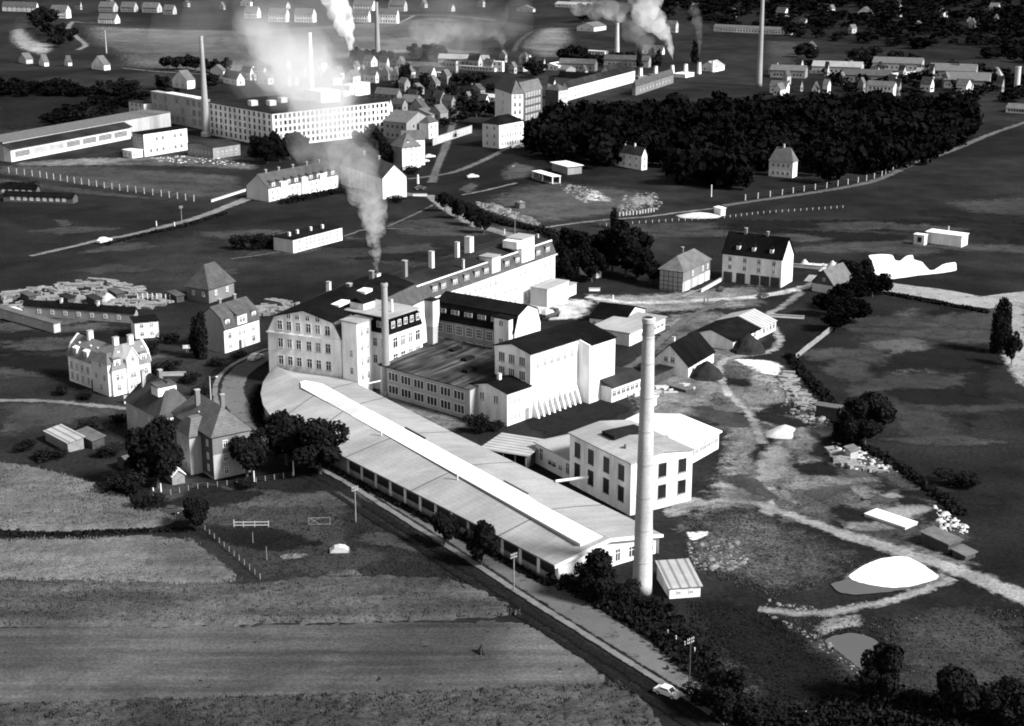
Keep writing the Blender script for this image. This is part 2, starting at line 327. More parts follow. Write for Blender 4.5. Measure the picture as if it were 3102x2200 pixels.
class Bld:
    def __init__(s, name, label, C, R, L=None, top=None, h=None, zc=0.0, lv=None, lu=None, cat='building', group=None, base=None):
        if h is None: h = ZT(C, top)
        if zc == 'eave': zc = h
        c = G(C[0], C[1], zc); r = G(R[0], R[1], zc); d = r - c; s.ang = math.atan2(d.y, d.x); s.Lu = lu or d.length; s.h = h
        s.u = Vector((math.cos(s.ang), math.sin(s.ang), 0)); s.v = Vector((-s.u.y, s.u.x, 0)); s.c = Vector((c.x, c.y, 0))
        if lv: s.Lv = lv
        else:
            lo, hi = .5, 120.0
            for _ in range(40):
                m = (lo + hi) / 2; q = c + s.v * m
                if PR(q)[0] > L[0]: lo = m
                else: hi = m
            s.Lv = lo
        s.root = thing(name, label, cat, (c.x, c.y, 0), s.ang, group); s.prof = None
    def W(s, a, b, z=0.0): return s.c + s.u * a + s.v * b + Vector((0, 0, z))
    def seen(s, a, b, z): return PR(s.W(a, b, z))
    def profile(s, kind, axis, rise, shoulder=None):
        Wd = s.Lv if axis == 'u' else s.Lu; h = s.h
        if kind == 'gable': return [(0, h), (Wd / 2, h + rise), (Wd, h)]
        if kind == 'mansard': i, z = shoulder; return [(0, h), (i, h + z), (Wd / 2, h + rise), (Wd - i, h + z), (Wd, h)]
        if kind == 'shed': return [(0, h), (Wd, h + rise)]
        if kind == 'shedr': return [(0, h + rise), (Wd, h)]
    def walls(s, m, kind='flat', axis='u', rise=2.0, shoulder=None, z0=0.0):
        b = MB()
        if kind in ('flat', 'hip'): b.box(0, 0, z0, s.Lu, s.Lv, s.h)
        else:
            Wd = s.Lv if axis == 'u' else s.Lu
            pr = s.profile(kind, axis, rise, shoulder); b.extr([(0, z0)] + pr + [(Wd, z0)], axis, 0, s.Lu if axis == 'u' else s.Lv)
        o = b.build('wall', m, s.root); s.kind, s.axis, s.rise, s.sh = kind, axis, rise, shoulder; return o
    def roof(s, m, oh=.35, th=.18, m_low=None, name='roof'):
        if s.kind == 'flat':
            b = MB().box(-oh, -oh, s.h + .02, s.Lu + oh, s.Lv + oh, s.h + .02 + th); return b.build(name, m, s.root)
        if s.kind == 'hip':
            b = MB(); h = s.h + .02; A, B_ = s.Lu, s.Lv; lo = [(-oh, -oh, h), (A + oh, -oh, h), (A + oh, B_ + oh, h), (-oh, B_ + oh, h)]
            k = min(A, B_) / 2 * (s.sh or 1.0)
            if A >= B_: t = [(k, B_ / 2, h + s.rise), (A - k, B_ / 2, h + s.rise)]
            else: t = [(A / 2, k, h + s.rise), (A / 2, B_ - k, h + s.rise)]
            b.v = lo + t; b.f = [(3, 2, 1, 0)] + ([(0, 1, 5, 4), (1, 2, 5), (2, 3, 4, 5), (3, 0, 4)] if A >= B_ else [(0, 1, 4), (1, 2, 5, 4), (2, 3, 5), (3, 0, 4, 5)])
            return b.build(name, m, s.root)
        pr = s.profile(s.kind, s.axis, s.rise, s.sh); T = s.Lu if s.axis == 'u' else s.Lv
        pr = list(pr)
        (p0, z0), (p1, z1) = pr[0], pr[1]; e = oh / max(.3, math.hypot(p1 - p0, z1 - z0)); pr[0] = (p0 - (p1 - p0) * e, z0 - (z1 - z0) * e)
        (p0, z0), (p1, z1) = pr[-1], pr[-2]; e = oh / max(.3, math.hypot(p1 - p0, z1 - z0)); pr[-1] = (p0 - (p1 - p0) * e, z0 - (z1 - z0) * e)
        lo_ = [(p, z + .03) for p, z in pr]; hi_ = [(p, z + .03 + th) for p, z in pr]
        if s.kind == 'mansard':       # steep skirts and the flatter top as parts of their own material
            W_ = s.Lv if s.axis == 'u' else s.Lu
            for i, sgn in ((0, -1), (3, 1)):
                q = [lo_[i], lo_[i + 1], (lo_[i + 1][0] + sgn * th, hi_[i + 1][1]), (lo_[i][0] + sgn * th, hi_[i][1])]
                if sgn > 0: q = q[::-1]
                MB().extr(q, s.axis, -.12, T + .12).build('roof_skirt', m_low or m, s.root)
            q = lo_[1:4][::-1] + [(hi_[1][0] - .3, hi_[1][1] - .05)] + [hi_[2]] + [(hi_[3][0] + .3, hi_[3][1] - .05)]
            return MB().extr([(p, z + .012) for p, z in q], s.axis, -.2, T + .2).build(name, m, s.root)
        b = MB().extr(lo_[::-1] + hi_, s.axis, -oh, T + oh); return b.build(name, m, s.root)
    def put(s, face, t, z, parent=None):
        if face == 'R': return (t, 0, z), 0.0
        if face == 'L': return (0, t, z), -math.pi / 2
        if face == 'B': return (s.Lu, t, z), math.pi / 2
        return (t, s.Lv, z), math.pi
    def win(s, face, ts, zs, w, h, style='d', sill=False, frac=True, parts=True):
        gm, fm, sm = win_mesh(w, h, style); gp = win_mesh(w, h, 'p')[0]; T = s.Lu if face in 'RF' else s.Lv
        for z in (zs if isinstance(zs, (list, tuple)) else [zs]):
            for t in ts:
                loc, rz = s.put(face, t * T if frac else t, z); o = child(gp if style in ('d', 'lat') and random.random() < .16 else gm, 'window', s.root, loc, rz)
                if parts: child(fm, 'frame', o, (0, 0, 0))
                if sill: child(sm, 'sill', o, (0, 0, 0))
    def door(s, face, t, w, h, m='wood_dark', z=0.0, frac=True, name='door'):
        T = s.Lu if face == 'R' else s.Lv; loc, rz = s.put(face, t * T if frac else t, z)
        MB().box(-w / 2, -.07, .02, w / 2, -.004, h).build(name, m, s.root, loc, rz)
    def chimney(s, a, b, w=.7, d=.7, z0=None, z1=None, m='brick_mid', cap=True):
        z0 = s.h if z0 is None else z0
        o = MB().box(a - w / 2, b - d / 2, z0, a + w / 2, b + d / 2, z1).build('chimney', m, s.root)
        if cap: MB().box(a - w / 2 - .08, b - d / 2 - .08, z1 + .002, a + w / 2 + .08, b + d / 2 + .08, z1 + .16).build('cap', 'stone', o)
        return o
    def dormer(s, face, t, z, w, h, depth, wall='render_pale', roof='roof_slate', wn=(1, .7, 1.1, 'd'), inset=0.0, frac=True, hood=.5, gable=False):
        """box dormer whose front stands inset metres behind the face plane"""
        T = s.Lu if face == 'R' else s.Lv; loc, rz = s.put(face, t * T if frac else t, z)
        off = Vector((0, inset, 0)); off.rotate(__import__('mathutils').Euler((0, 0, rz))); loc = Vector(loc) + off
        o = MB().box(-w / 2, 0, 0, w / 2, depth, h).build('dormer', wall, s.root, loc, rz)
        if gable: MB().extr([(-w / 2 - .15, h + .01), (w / 2 + .15, h + .01), (0, h + hood + .3)], 'v', -.2, depth).build('dormer_roof', roof, o)
        else: MB().hexa([(-w / 2 - .12, -.18, h + .005), (w / 2 + .12, -.18, h + .005), (w / 2 + .12, depth, h + .005), (-w / 2 - .12, depth, h + .005), (-w / 2 - .1, -.15, h + .12), (w / 2 + .1, -.15, h + .12), (w / 2 + .1, depth, h + hood), (-w / 2 - .1, depth, h + hood)]).build('dormer_roof', roof, o)
        n, ww, hh, st = wn
        for i in range(n):
            x = (i - (n - 1) / 2) * (ww + .15); child(win_mesh(ww, hh, st)[0], 'window', o, (x, 0, (h - hh) * .5))
            f = win_mesh(ww, hh, st)[1]
            child(f, 'window_frame', o, (x, 0, (h - hh) * .5))
        return o
    def skylight(s, face_sign, a, b, z, w=.7, d=.9, slope=0.0, m='glass_pale'):
        o = MB().box(-w / 2, -d / 2, 0, w / 2, d / 2, .12).build('skylight', m, s.root, (a, b, z)); o.rotation_euler = (slope, 0, 0); return o
NTH = ('first', 'second', 'third', 'fourth', 'fifth', 'sixth', 'seventh', 'eighth', 'ninth', 'tenth', 'eleventh', 'twelfth')
def nth(label, xs, x):
    return label if len(xs) < 2 else f'{label}, {NTH[sorted(xs).index(x)]} from the left'
def even(n, a=.08, b=.92): return [a + (b - a) * (i + .5) / n for i in range(n)]
# ------------------------------------------------------------------ the setting: ground, fields, ways, water
f_ = lambda *p: [K('f', *q) for q in p]
k_ = lambda c, *p: [K(c, *q) for q in p]
tag(MB().poly([(-5000, -1500, 0), (5000, -1500, 0), (5000, 9000, 0), (-5000, 9000, 0)]).build('ground', 'grass_base'), kind='structure')
Z = [0.01]
def nz(): Z[0] += .0008; return Z[0]
# far slopes and meadows
patch('meadow', k_('c1', (650, 200), (1200, 230), (2165, 250), (2165, 600), (1500, 590), (1000, 560), (900, 430), (700, 370)), 'hill_meadow', nz(), 14, 18)
patch('meadow', k_('c2', (700, 210), (1400, 160), (1700, 130), (2165, 180), (2165, 470), (1500, 430), (1000, 480), (500, 540), (0, 560), (0, 250)), 'hill_meadow', nz(), 14, 18)
patch('meadow', k_('c3', (-100, 110), (300, 130), (650, 220), (450, 380), (0, 440), (-200, 400)), 'grass_mid', nz(), 12, 16)
patch('meadow', k_('c3', (430, 380), (600, 230), (900, 220), (950, 330), (820, 480), (600, 480)), 'hill_meadow', nz(), 10, 14)
patch('quarry_ground', k_('c1', (80, 240), (200, 230), (300, 330), (460, 370), (440, 420), (350, 470), (140, 400), (60, 330)), 'dirt_pale', nz(), 8, 10)
patch('meadow', k_('c4', (0, 330), (380, 345), (450, 430), (330, 520), (0, 560)), 'grass_mid', nz(), 8, 12)
patch('far_field', k_('c4', (1300, 20), (1500, 30), (1450, 85), (1290, 80)), 'meadow', nz(), 10, 20)
patch('far_field', k_('c4', (1720, 230), (1910, 230), (1900, 320), (1710, 310)), 'grass_mid', nz(), 10, 20)
patch('far_field', k_('c4', (1860, 90), (2165, 95), (2165, 125), (1900, 125)), 'meadow', nz(), 8, 20)
patch('far_field', k_('c4', (720, 8), (1010, 10), (1000, 40), (760, 38)), 'meadow', nz(), 8, 20)
patch('dark_field', f_((-40, 185), (30, 180), (280, 196), (430, 190), (330, 225), (290, 270), (60, 292), (-40, 300)), 'grass_dark', nz(), 14, 14)
patch('far_slope', f_((1480, -15), (2330, -30), (2330, 140), (2150, 115), (1850, 95), (1700, 60), (1560, 60)), 'grass_dark', nz(), 25, 25)
# middle meadows left
patch('meadow', f_((-20, 368), (250, 370), (545, 392), (560, 432), (468, 448), (330, 436), (150, 412), (-20, 392)), 'meadow', nz(), 5, 8)
patch('meadow', f_((-20, 395), (150, 416), (340, 440), (455, 452), (300, 445), (180, 436), (100, 425), (-20, 410)), 'grass_mid', nz(), 3, 6)
patch('works_yard', k_('c1', (80, 1330), (700, 1290), (1050, 1290), (1600, 1270), (1990, 1290), (2165, 1370), (2100, 1400), (1600, 1370), (900, 1360), (90, 1370)), 'dirt', nz(), 4, 6)
patch('meadow', k_('c5', (420, 450), (560, 440), (620, 490), (500, 520)), 'grass_mid', nz(), 4, 5)
patch('lawn', k_('d1', (70, 830), (500, 850), (1060, 910), (1040, 1000), (900, 1020), (760, 1000), (640, 1060), (400, 1080), (200, 1130), (-60, 1180), (-60, 880)), 'meadow', nz(), 5, 5)
ribbon('field_track', k_('d1', (-120, 850), (300, 850), (700, 880), (1080, 920)), 3.0, 'path', nz(), 1)
patch('lawn', k_('c6', (1300, 780), (1700, 740), (1950, 770), (1900, 840), (1600, 860), (1350, 850)), 'grass_mid', nz(), 5, 6)
# waste ground beyond the factory
patch('waste_ground', k_('c7', (100, 580), (400, 440), (800, 400), (1200, 440), (1500, 480), (1620, 560), (1550, 640), (1000, 720), (650, 760), (400, 680)), 'meadow', nz(), 6, 6)
patch('waste_ground', k_('c7', (-50, 470), (80, 400), (150, 440), (60, 520)), 'meadow', nz(), 5, 6)
patch('waste_ground', k_('c7', (280, 330), (420, 240), (640, 290), (560, 380), (320, 400)), 'meadow', nz(), 5, 6)
patch('pale_clearing', k_('c7', (980, 490), (1100, 470), (1250, 560), (1240, 580), (1000, 560)), 'chalky', nz(), 4, 4)
patch('pale_clearing', k_('c7', (1350, 540), (1560, 510), (1610, 580), (1400, 620)), 'dirt_pale', nz(), 4, 4)
patch('dark_lawn', k_('d3', (460, 1290), (950, 1110), (1340, 1150), (1430, 1200), (1120, 1320), (700, 1440)), 'grass_dark', nz(), 1.5, 3)
patch('dark_lawn', k_('c8', (-300, 440), (2300, 440), (2300, 720), (1700, 560), (900, 560), (-300, 620)), 'grass_dark', nz(), 14, 12)
patch('meadow', k_('c8', (1080, 1200), (1330, 1150), (1350, 1260), (1430, 1400), (1510, 1500), (1500, 1640), (1450, 1900), (1150, 1850), (850, 1620), (780, 1480), (980, 1300)), 'hill_meadow', nz(), 9, 4)
patch('dark_lawn', k_('c8', (1340, 1160), (1700, 1170), (1880, 1230), (1930, 1500), (1900, 1900), (1700, 2300), (1560, 1900), (1500, 1500), (1360, 1260)), 'grass_dark', nz(), 4, 4)
patch('meadow', k_('c8', (1400, 290), (2300, 250), (2300, 430), (1800, 440)), 'grass_mid', nz(), 12, 10)
patch('meadow', k_('d5', (900, 180), (1300, 60), (1500, 300), (1720, 560), (1690, 680), (1300, 720), (1100, 620)), 'grass_mid', nz(), 5, 5)
patch('grass_patch', k_('d5', (0, 900), (400, 880), (800, 1000), (1250, 1200), (1000, 1280), (500, 1150), (100, 1050)), 'meadow', nz(), 5, 4)
patch('grass_patch', k_('d5', (650, 620), (1000, 740), (1300, 950), (1600, 1200), (1400, 1200), (1000, 960), (700, 800)), 'ash', nz(), 3, 3)
patch('grass_patch', k_('d8', (1150, 330), (1450, 430), (1600, 500), (1400, 480), (1100, 420)), 'dirt_pale', nz(), 2.5, 2.5)
patch('meadow', k_('d4', (1750, 950), (2050, 1000), (2100, 1250), (1850, 1280), (1500, 1150)), 'grass_mid', nz(), 5, 5)
patch('garden_ground', f_((240, 1040), (330, 1060), (600, 1075), (780, 1080), (800, 1180), (800, 1290), (620, 1295), (560, 1300), (440, 1200), (400, 1160), (300, 1110)), 'grass_mid', nz(), 3, 4)
patch('garden_bed', f_((620, 1240), (660, 1236), (700, 1240), (690, 1250), (625, 1252)), 'dirt', nz(), 1, 2)
patch('garden_bed', f_((728, 1262), (800, 1262), (815, 1290), (725, 1290)), 'dirt', nz(), 1, 2)
mr = random.Random(21); mz = [f_((60, 480), (540, 470), (850, 560), (820, 620), (560, 640), (300, 600), (60, 620)), f_((880, 480), (1180, 520), (1000, 600), (880, 580)), f_((1240, 500), (2250, 480), (2250, 600), (1800, 540), (1300, 530)), f_((1830, 700), (2220, 690), (2240, 900), (2180, 1200), (2020, 1080), (1900, 900)), f_((20, 700), (150, 720), (150, 860), (20, 880)), f_((420, 1090), (780, 1085), (1000, 1230), (820, 1290), (560, 1290)), f_((1480, 1340), (1800, 1400), (2100, 1500), (1900, 1560), (1650, 1540))]
for zi, px_ in enumerate(mz):
    pl_ = [(p.x, p.y) for p in wpoly(px_)]; xs_m = [p[0] for p in pl_]; ys_m = [p[1] for p in pl_]; k_n = 0
    while k_n < (9 if zi not in (2, 3) else 14):
        cx_, cy_ = mr.uniform(min(xs_m), max(xs_m)), mr.uniform(min(ys_m), max(ys_m))
        if not in_poly(np.array([[cx_, cy_]]), pl_)[0]: continue
        r0_ = mr.uniform(2.5, 7) * (1 if cy_ < 330 else 1.7); a0_ = mr.uniform(-.4, .5); el_ = mr.uniform(1.5, 4); pp_ = []
        for k_i in range(12): t_ = k_i / 12 * 6.283; rr_ = r0_ * mr.uniform(.6, 1.2); x_, y_ = rr_ * el_ * math.cos(t_), rr_ * math.sin(t_); pp_.append((cx_ + x_ * math.cos(a0_) - y_ * math.sin(a0_), cy_ + x_ * math.sin(a0_) + y_ * math.cos(a0_)))
        patch('grass_patch', pp_, mr.choice(['grass_mid', 'grass_mid', 'grass_dark', 'meadow']), nz(), 4.0, 2, world=True); k_n += 1
# yards
patch('factory_yard', f_((1480, 700), (1600, 690), (1720, 740), (1690, 800), (1640, 810), (1780, 830), (1850, 960), (1880, 1010), (1960, 1080), (2060, 1150), (2150, 1240), (2310, 1330), (2310, 1400), (2150, 1290), (2000, 1230), (1900, 1180), (1780, 1150), (1640, 1140), (1560, 1190), (1480, 1220), (1545, 1130), (1600, 1060), (1610, 960), (1560, 930), (1440, 950), (1400, 900)), 'dirt', nz(), 4, 4)
patch('courtyard', k_('d2', (1000, 940), (1250, 930), (1900, 1290), (1980, 1330), (1800, 1390), (1400, 1220)), 'dirt', nz(), 1.5, 2)
patch('courtyard', k_('c7', (440, 1380), (1120, 1370), (1060, 1470), (1000, 1540), (640, 1560), (500, 1480)), 'chalky', nz(), 2, 3)
patch('forecourt', k_('c7', (950, 1330), (1500, 1330), (2500, 1240), (2500, 1440), (1800, 1480), (1500, 1500), (1100, 1420)), 'dirt', nz(), 3, 3)
patch('waste_tip', k_('d8', (300, 280), (560, 290), (900, 400), (1250, 560), (1130, 700), (1000, 770), (700, 820), (400, 720), (150, 650), (120, 480)), 'ash', nz(), 4, 3)
patch('waste_tip', k_('d8', (1300, 950), (1800, 850), (2233, 950), (2400, 1400), (2000, 1500), (1500, 1500), (1400, 1150)), 'grass_mid', nz(), 5, 4)
patch('rough_grass', k_('d8', (250, 780), (700, 900), (930, 1100), (1240, 1320), (1200, 1500), (600, 1500), (150, 900)), 'grass_dark', nz(), 4, 4)
patch('pond_bank', k_('d8', (900, 1040), (1000, 960), (1220, 930), (1280, 1000), (1170, 1040), (1000, 1080)), 'dirt_pale', nz(), 1.5, 2)
patch('pond_bank', k_('d8', (960, 1090), (1060, 1030), (1190, 1010), (1320, 1040), (1420, 1130), (1350, 1160), (1270, 1080), (1170, 1055), (1040, 1085)), 'coal', nz(), .8, 2)
patch('pond_mud', k_('d8', (1100, 720), (1200, 640), (1340, 580), (1470, 565), (1640, 620), (1790, 720), (1660, 780), (1400, 810), (1150, 760)), 'dirt_pale', nz(), 2, 2)
patch('kaolin_spill', k_('d4', (850, 1055), (1000, 1045), (1230, 1070), (1310, 1130), (1290, 1180), (1150, 1210), (1050, 1160)), 'kaolin', nz(), 2.2, 2)
patch('kaolin_spill', k_('d8', (140, 430), (310, 425), (300, 450), (210, 490), (170, 480)), 'kaolin', nz(), .7, 1.2)
patch('coal_ground', k_('d5', (-60, 620), (150, 640), (330, 740), (380, 800), (250, 880), (-60, 880), (-140, 780)), 'coal', nz(), 2.5, 2.5)
patch('pale_apron', k_('d8', (-20, 300), (180, 200), (270, 230), (240, 300), (60, 360)), 'dirt_pale', nz(), 2, 2)
# ways
YARD = wpoly(f_((1500, 900), (1640, 820), (1760, 840), (1840, 960), (1960, 1080), (2120, 1220), (2250, 1320), (2100, 1270), (1900, 1180), (1640, 1130), (1620, 960))); ypl = [(p.x, p.y) for p in YARD]; yr = random.Random(5); yn = 0
while yn < 46:
    cx_, cy_ = yr.uniform(min(p[0] for p in ypl), max(p[0] for p in ypl)), yr.uniform(min(p[1] for p in ypl), max(p[1] for p in ypl))
    if not in_poly(np.array([[cx_, cy_]]), ypl)[0]: continue
    r0_ = yr.uniform(1.5, 6); a0_ = yr.uniform(0, 3.1); el_ = yr.uniform(1.2, 3.5); pp_ = []
    for k_i in range(12):
        t_ = k_i / 12 * 6.283; rr_ = r0_ * yr.uniform(.6, 1.2); x_, y_ = rr_ * el_ * math.cos(t_), rr_ * math.sin(t_); pp_.append((cx_ + x_ * math.cos(a0_) - y_ * math.sin(a0_), cy_ + x_ * math.sin(a0_) + y_ * math.cos(a0_)))
    patch('churned_earth', pp_, yr.choice(['dirt_pale', 'ash', 'ash', 'dirt', 'coal', 'meadow']), nz(), 2.0, 1.5, world=True); yn += 1
ribbon('works_lane', k_('d4', (-330, 540), (0, 590), (300, 588), (640, 572), (1000, 548), (1250, 512), (1430, 470), (1560, 430)), 4.6, 'chalky', nz(), .9)
ribbon('works_lane', k_('c7', (2000, 1290), (1900, 1310), (1800, 1350)), 3, 'dirt_pale', nz(), 1)
ribbon('side_road', k_('c8', (380, 930), (780, 965), (1100, 1012), (1500, 1068), (1850, 1130), (2300, 1085)), lambda t: 9 + 7 * t, 'pale_road', nz(), .8)
patch('side_road', k_('c8', (2000, 1110), (2200, 1130), (2250, 1700), (2190, 1850), (2080, 1790), (1960, 1600), (2000, 1400), (2010, 1250)), 'pale_road', nz(), 2, 3)
ribbon('track', k_('d8', (60, 300), (350, 240), (560, 250), (900, 370), (1300, 500), (1800, 660), (2400, 900)), lambda t: 3.2 + 3.5 * t, 'dirt_pale', nz(), 1.2)
ribbon('track', k_('d8', (600, 905), (800, 935), (1000, 935), (1300, 880), (1550, 815), (1800, 720)), 3.2, 'dirt_pale', nz(), .9)
ribbon('track', k_('d4', (1430, 500), (1250, 640), (1150, 700), (1250, 900), (1150, 1000), (900, 1030), (760, 1100), (800, 1300), (1000, 1500), (1100, 1750)), 3.2, 'dirt_pale', nz(), 1.2)
ribbon('works_lane', k_('d3', (900, 1115), (1000, 1020), (1200, 920), (1450, 800), (1660, 600), (1900, 420), (2165, 300)), 3.2, 'lane', nz(), .6)
ribbon('country_lane', k_('c5', (250, 750), (560, 680), (820, 620), (1100, 570), (1300, 520), (1600, 440), (1900, 330), (2200, 210)), lambda t: 3.2 + 2.6 * t, 'path', nz(), .7)
ribbon('town_street', k_('c6', (1330, 500), (1500, 520), (1640, 530), (1740, 610), (1850, 680), (1990, 760), (2120, 800), (2300, 850)), 6, 'path', nz(), .8)
ribbon('town_street', k_('c2', (1650, 1500), (1690, 1370), (1760, 1200), (1830, 980), (1850, 900), (1800, 780), (1900, 740)), 4.5, 'lane', nz(), .8)
ribbon('town_street', k_('c2', (1450, 1470), (1700, 1440), (1900, 1390), (2165, 1270), (2350, 1150)), 4, 'lane', nz(), .8)
ribbon('track', k_('c7', (0, 520), (200, 480), (450, 420)), 2.5, 'path', nz(), .8)
ribbon('railway_path', k_('c7', (630, 795), (900, 755), (1200, 722), (1500, 700), (1800, 660), (2165, 620)), 2.6, 'path', nz(), .7)
ribbon('wood_edge_lane', k_('c4', (-300, 1690), (0, 1645), (400, 1588), (800, 1520), (1000, 1465), (1250, 1350), (1600, 1225), (1900, 1100), (2300, 965)), 4.2, 'lane', nz(), .8)
ribbon('hill_path', k_('c1', (600, 180), (560, 230), (620, 300), (700, 370), (640, 410)), 6, 'path', nz(), 1.5)
ribbon('hill_path', k_('c1', (620, 180), (700, 190), (860, 190)), 4, 'path', nz(), 1.2)
ribbon('hill_path', k_('c1', (1000, 560), (1300, 590), (1600, 605), (1800, 615)), 3, 'path', nz(), 1)
ribbon('hill_path', k_('c2', (1000, 200), (1300, 210), (1420, 170), (1500, 130)), 5, 'path', nz(), 1.5)
ribbon('hill_path', k_('c2', (1380, 130), (1600, 125), (1900, 140), (2165, 170)), 5, 'path', nz(), 1.5)
ribbon('hill_path', k_('c3', (420, 430), (480, 330), (600, 250), (760, 220)), 6, 'meadow', nz(), 2)
ribbon('foot_path', k_('c6', (0, 1045), (400, 985), (920, 860), (1120, 800), (1500, 800)), 2, 'lane', nz(), .6)
ribbon('foot_path', k_('c6', (1280, 780), (1480, 690), (1660, 600)), 1.8, 'lane', nz(), .6)
# main road with a kerbed footway
RL = f_((1640, 1620), (1560, 1568), (1440, 1494), (1300, 1406), (1180, 1331), (1090, 1272), (980, 1202), (870, 1133), (780, 1077), (700, 1036), (640, 1005), (560, 962), (505, 918), (490, 885), (495, 850), (520, 822), (560, 800), (600, 783), (680, 765))
RR = f_((680, 778), (610, 805), (565, 832), (546, 862), (550, 890), (575, 918), (620, 945), (720, 1006), (800, 1046), (900, 1100), (1000, 1158), (1100, 1214), (1180, 1262), (1300, 1338), (1480, 1453), (1610, 1546), (1690, 1600))
patch('main_road', RL + RR, 'asphalt', nz(), .5, 2.5, smooth=2, jit=.05)
lw = [G(p) for p in RL]
ribbon('footway', [p + Vector((-.8, -.4, 0)) for p in lw], 1.5, 'kerb', nz() + .06, .35, world=True, step=2)
ribbon('verge', [p + Vector((-2.6, -1.9, 0)) for p in lw], 2.6, 'grass_dark', nz(), 1.2, world=True, step=2)
ribbon('ditch_path', [p + Vector((-4.4, -3.4, 0)) for p in lw[:10]], 1.6, 'grass_dark', nz(), .5, world=True, step=2)
# milk-white settling ponds and grey water
PONDS = []
def pond(name, px, m, z): o = patch(name, px, m, z, .05, 1.2, smooth=1, jit=.1); PONDS.append([(q[0], q[1]) for q in wpoly(px)]); o['kind'] = 'structure'; return o
pond('pond_water', k_('d8', (1040, 755), (1150, 725), (1230, 750), (1400, 775), (1560, 765), (1660, 740), (1640, 765), (1400, 805), (1200, 822), (1090, 808)), 'water_grey', nz() + .02)
pond('settling_pond', k_('d8', (1145, 710), (1230, 650), (1350, 600), (1450, 585), (1520, 590), (1620, 640), (1715, 715), (1640, 745), (1540, 770), (1420, 780), (1300, 765), (1200, 740)), 'water_milk', nz() + .03)
pond('pond_water', k_('d8', (1000, 1105), (1060, 1075), (1170, 1055), (1270, 1075), (1370, 1130), (1330, 1180), (1290, 1220), (1260, 1300), (1200, 1260), (1100, 1180)), 'water_grey', nz() + .02)
pond('settling_pond', k_('c8', (885, 745), (1000, 735), (1085, 740), (1110, 790), (1150, 795), (1200, 750), (1250, 740), (1260, 780), (1330, 800), (1390, 870), (1420, 870), (1510, 815), (1605, 800), (1615, 870), (1500, 890), (1300, 910), (1100, 940), (920, 935), (945, 870), (915, 790)), 'water_milk', nz() + .03)
# standing crops of the near fields
def crop(name, px, m, h, label, step=1.0, rough=.12): return tag(field(name, px, m, h, step, rough), label, 'field', kind='stuff')
crop('grain_field', f_((-60, 1030), (60, 1048), (160, 1072), (260, 1105), (400, 1165), (395, 1175), (280, 1182), (150, 1192), (60, 1192), (40, 1183), (-60, 1178)), 'crop_gold', .9, 'pale ripe grain field at the left edge', .9)
crop('grain_field', f_((-60, 1212), (130, 1213), (280, 1206), (400, 1203), (440, 1215), (490, 1262), (548, 1305), (480, 1312), (300, 1300), (180, 1300), (-60, 1300)), 'crop_gold', .7, 'grey ripe crop between the two dark field lanes', .9)
crop('potato_field', f_((-60, 1302), (300, 1305), (560, 1312), (720, 1292), (1000, 1298), (1050, 1310), (1110, 1340), (1170, 1378), (1000, 1385), (700, 1392), (300, 1402), (-60, 1402)), 'crop_mid', .6, 'rough leafy crop strip ending in a point at the road', .8)
crop('stubble_field', f_((-60, 1404), (600, 1398), (1180, 1388), (1390, 1528), (1000, 1548), (-60, 1580)), 'stubble', .12, 'mown stubble strip across the foreground', .9, .05)
crop('leaf_crop_field', f_((-60, 1582), (1000, 1550), (1390, 1532), (1440, 1570), (1500, 1650), (-60, 1650)), 'crop_dark', .6, 'dark leafy crop along the bottom edge', .7, .2)
# ------------------------------------------------------------------ the porcelain works
# long curved shed
ZE, ZRI = 3.6, 5.6
LE = [G(*p, ZE) for p in f_((1240, 1264), (1000, 1139), (772, 1023), (690, 980), (635, 948), (602, 926), (588, 905), (583, 880), (588, 855), (602, 832))]
RE = [G(*p, ZE) for p in f_((1480, 1194), (1226, 1070), (1010, 966), (860, 889), (800, 858), (784, 851), (770, 848), (740, 842), (690, 837), (640, 833))]
RI = [(a + b) / 2 for a, b in zip(LE, RE)]
for i, p in enumerate(RI): p.z = ZRI if i < 4 else ZRI - .12 * (i - 3)
c0 = (LE[0] + RE[0]) / 2; c0.z = 0
e = RE[0] - LE[0]; SA = math.atan2(e.y, e.x)
shed = thing('factory_shed', 'long low shed with pale felt roof and bright ridge skylight beside the road', 'shed', c0, SA)
def loc_(p): q = p - c0; q.rotate(__import__('mathutils').Euler((0, 0, -SA))); return q
def densify(L_, n=6):
    out = []
    for i in range(len(L_) - 1):
        for t in range(n): out.append(L_[i].lerp(L_[i + 1], t / n))
    return out + [L_[-1]]
le, ri, re_ = [densify([loc_(p) for p in q]) for q in (LE, RI, RE)]
def strip(A, B_, th=.22):
    b = MB(); n = len(A); b.v = [tuple(p) for p in A] + [tuple(p) for p in B_] + [(p[0], p[1], p[2] - th) for p in A] + [(p[0], p[1], p[2] - th) for p in B_]
    for i in range(n - 1):
        b.f += [(i, n + i, n + i + 1, i + 1), (2 * n + i, 2 * n + i + 1, 3 * n + i + 1, 3 * n + i), (i, i + 1, 2 * n + i + 1, 2 * n + i), (n + i, 3 * n + i, 3 * n + i + 1, n + i + 1)]
    b.f += [(0, 2 * n, 3 * n, n), (n - 1, 2 * n - 1, 4 * n - 1, 3 * n - 1)]; return b
mid1 = [a.lerp(b, .55) + Vector((0, 0, .12)) for a, b in zip(le, ri)]; mid2 = [a.lerp(b, .55) + Vector((0, 0, .12)) for a, b in zip(re_, ri)]
sections = [(0, 12), (12, 18), (18, 24), (24, 54)]     # joints between the bays show as thin dark lines
ns = len(le)
cuts = [0, 6, 12, 18, ns - 1]
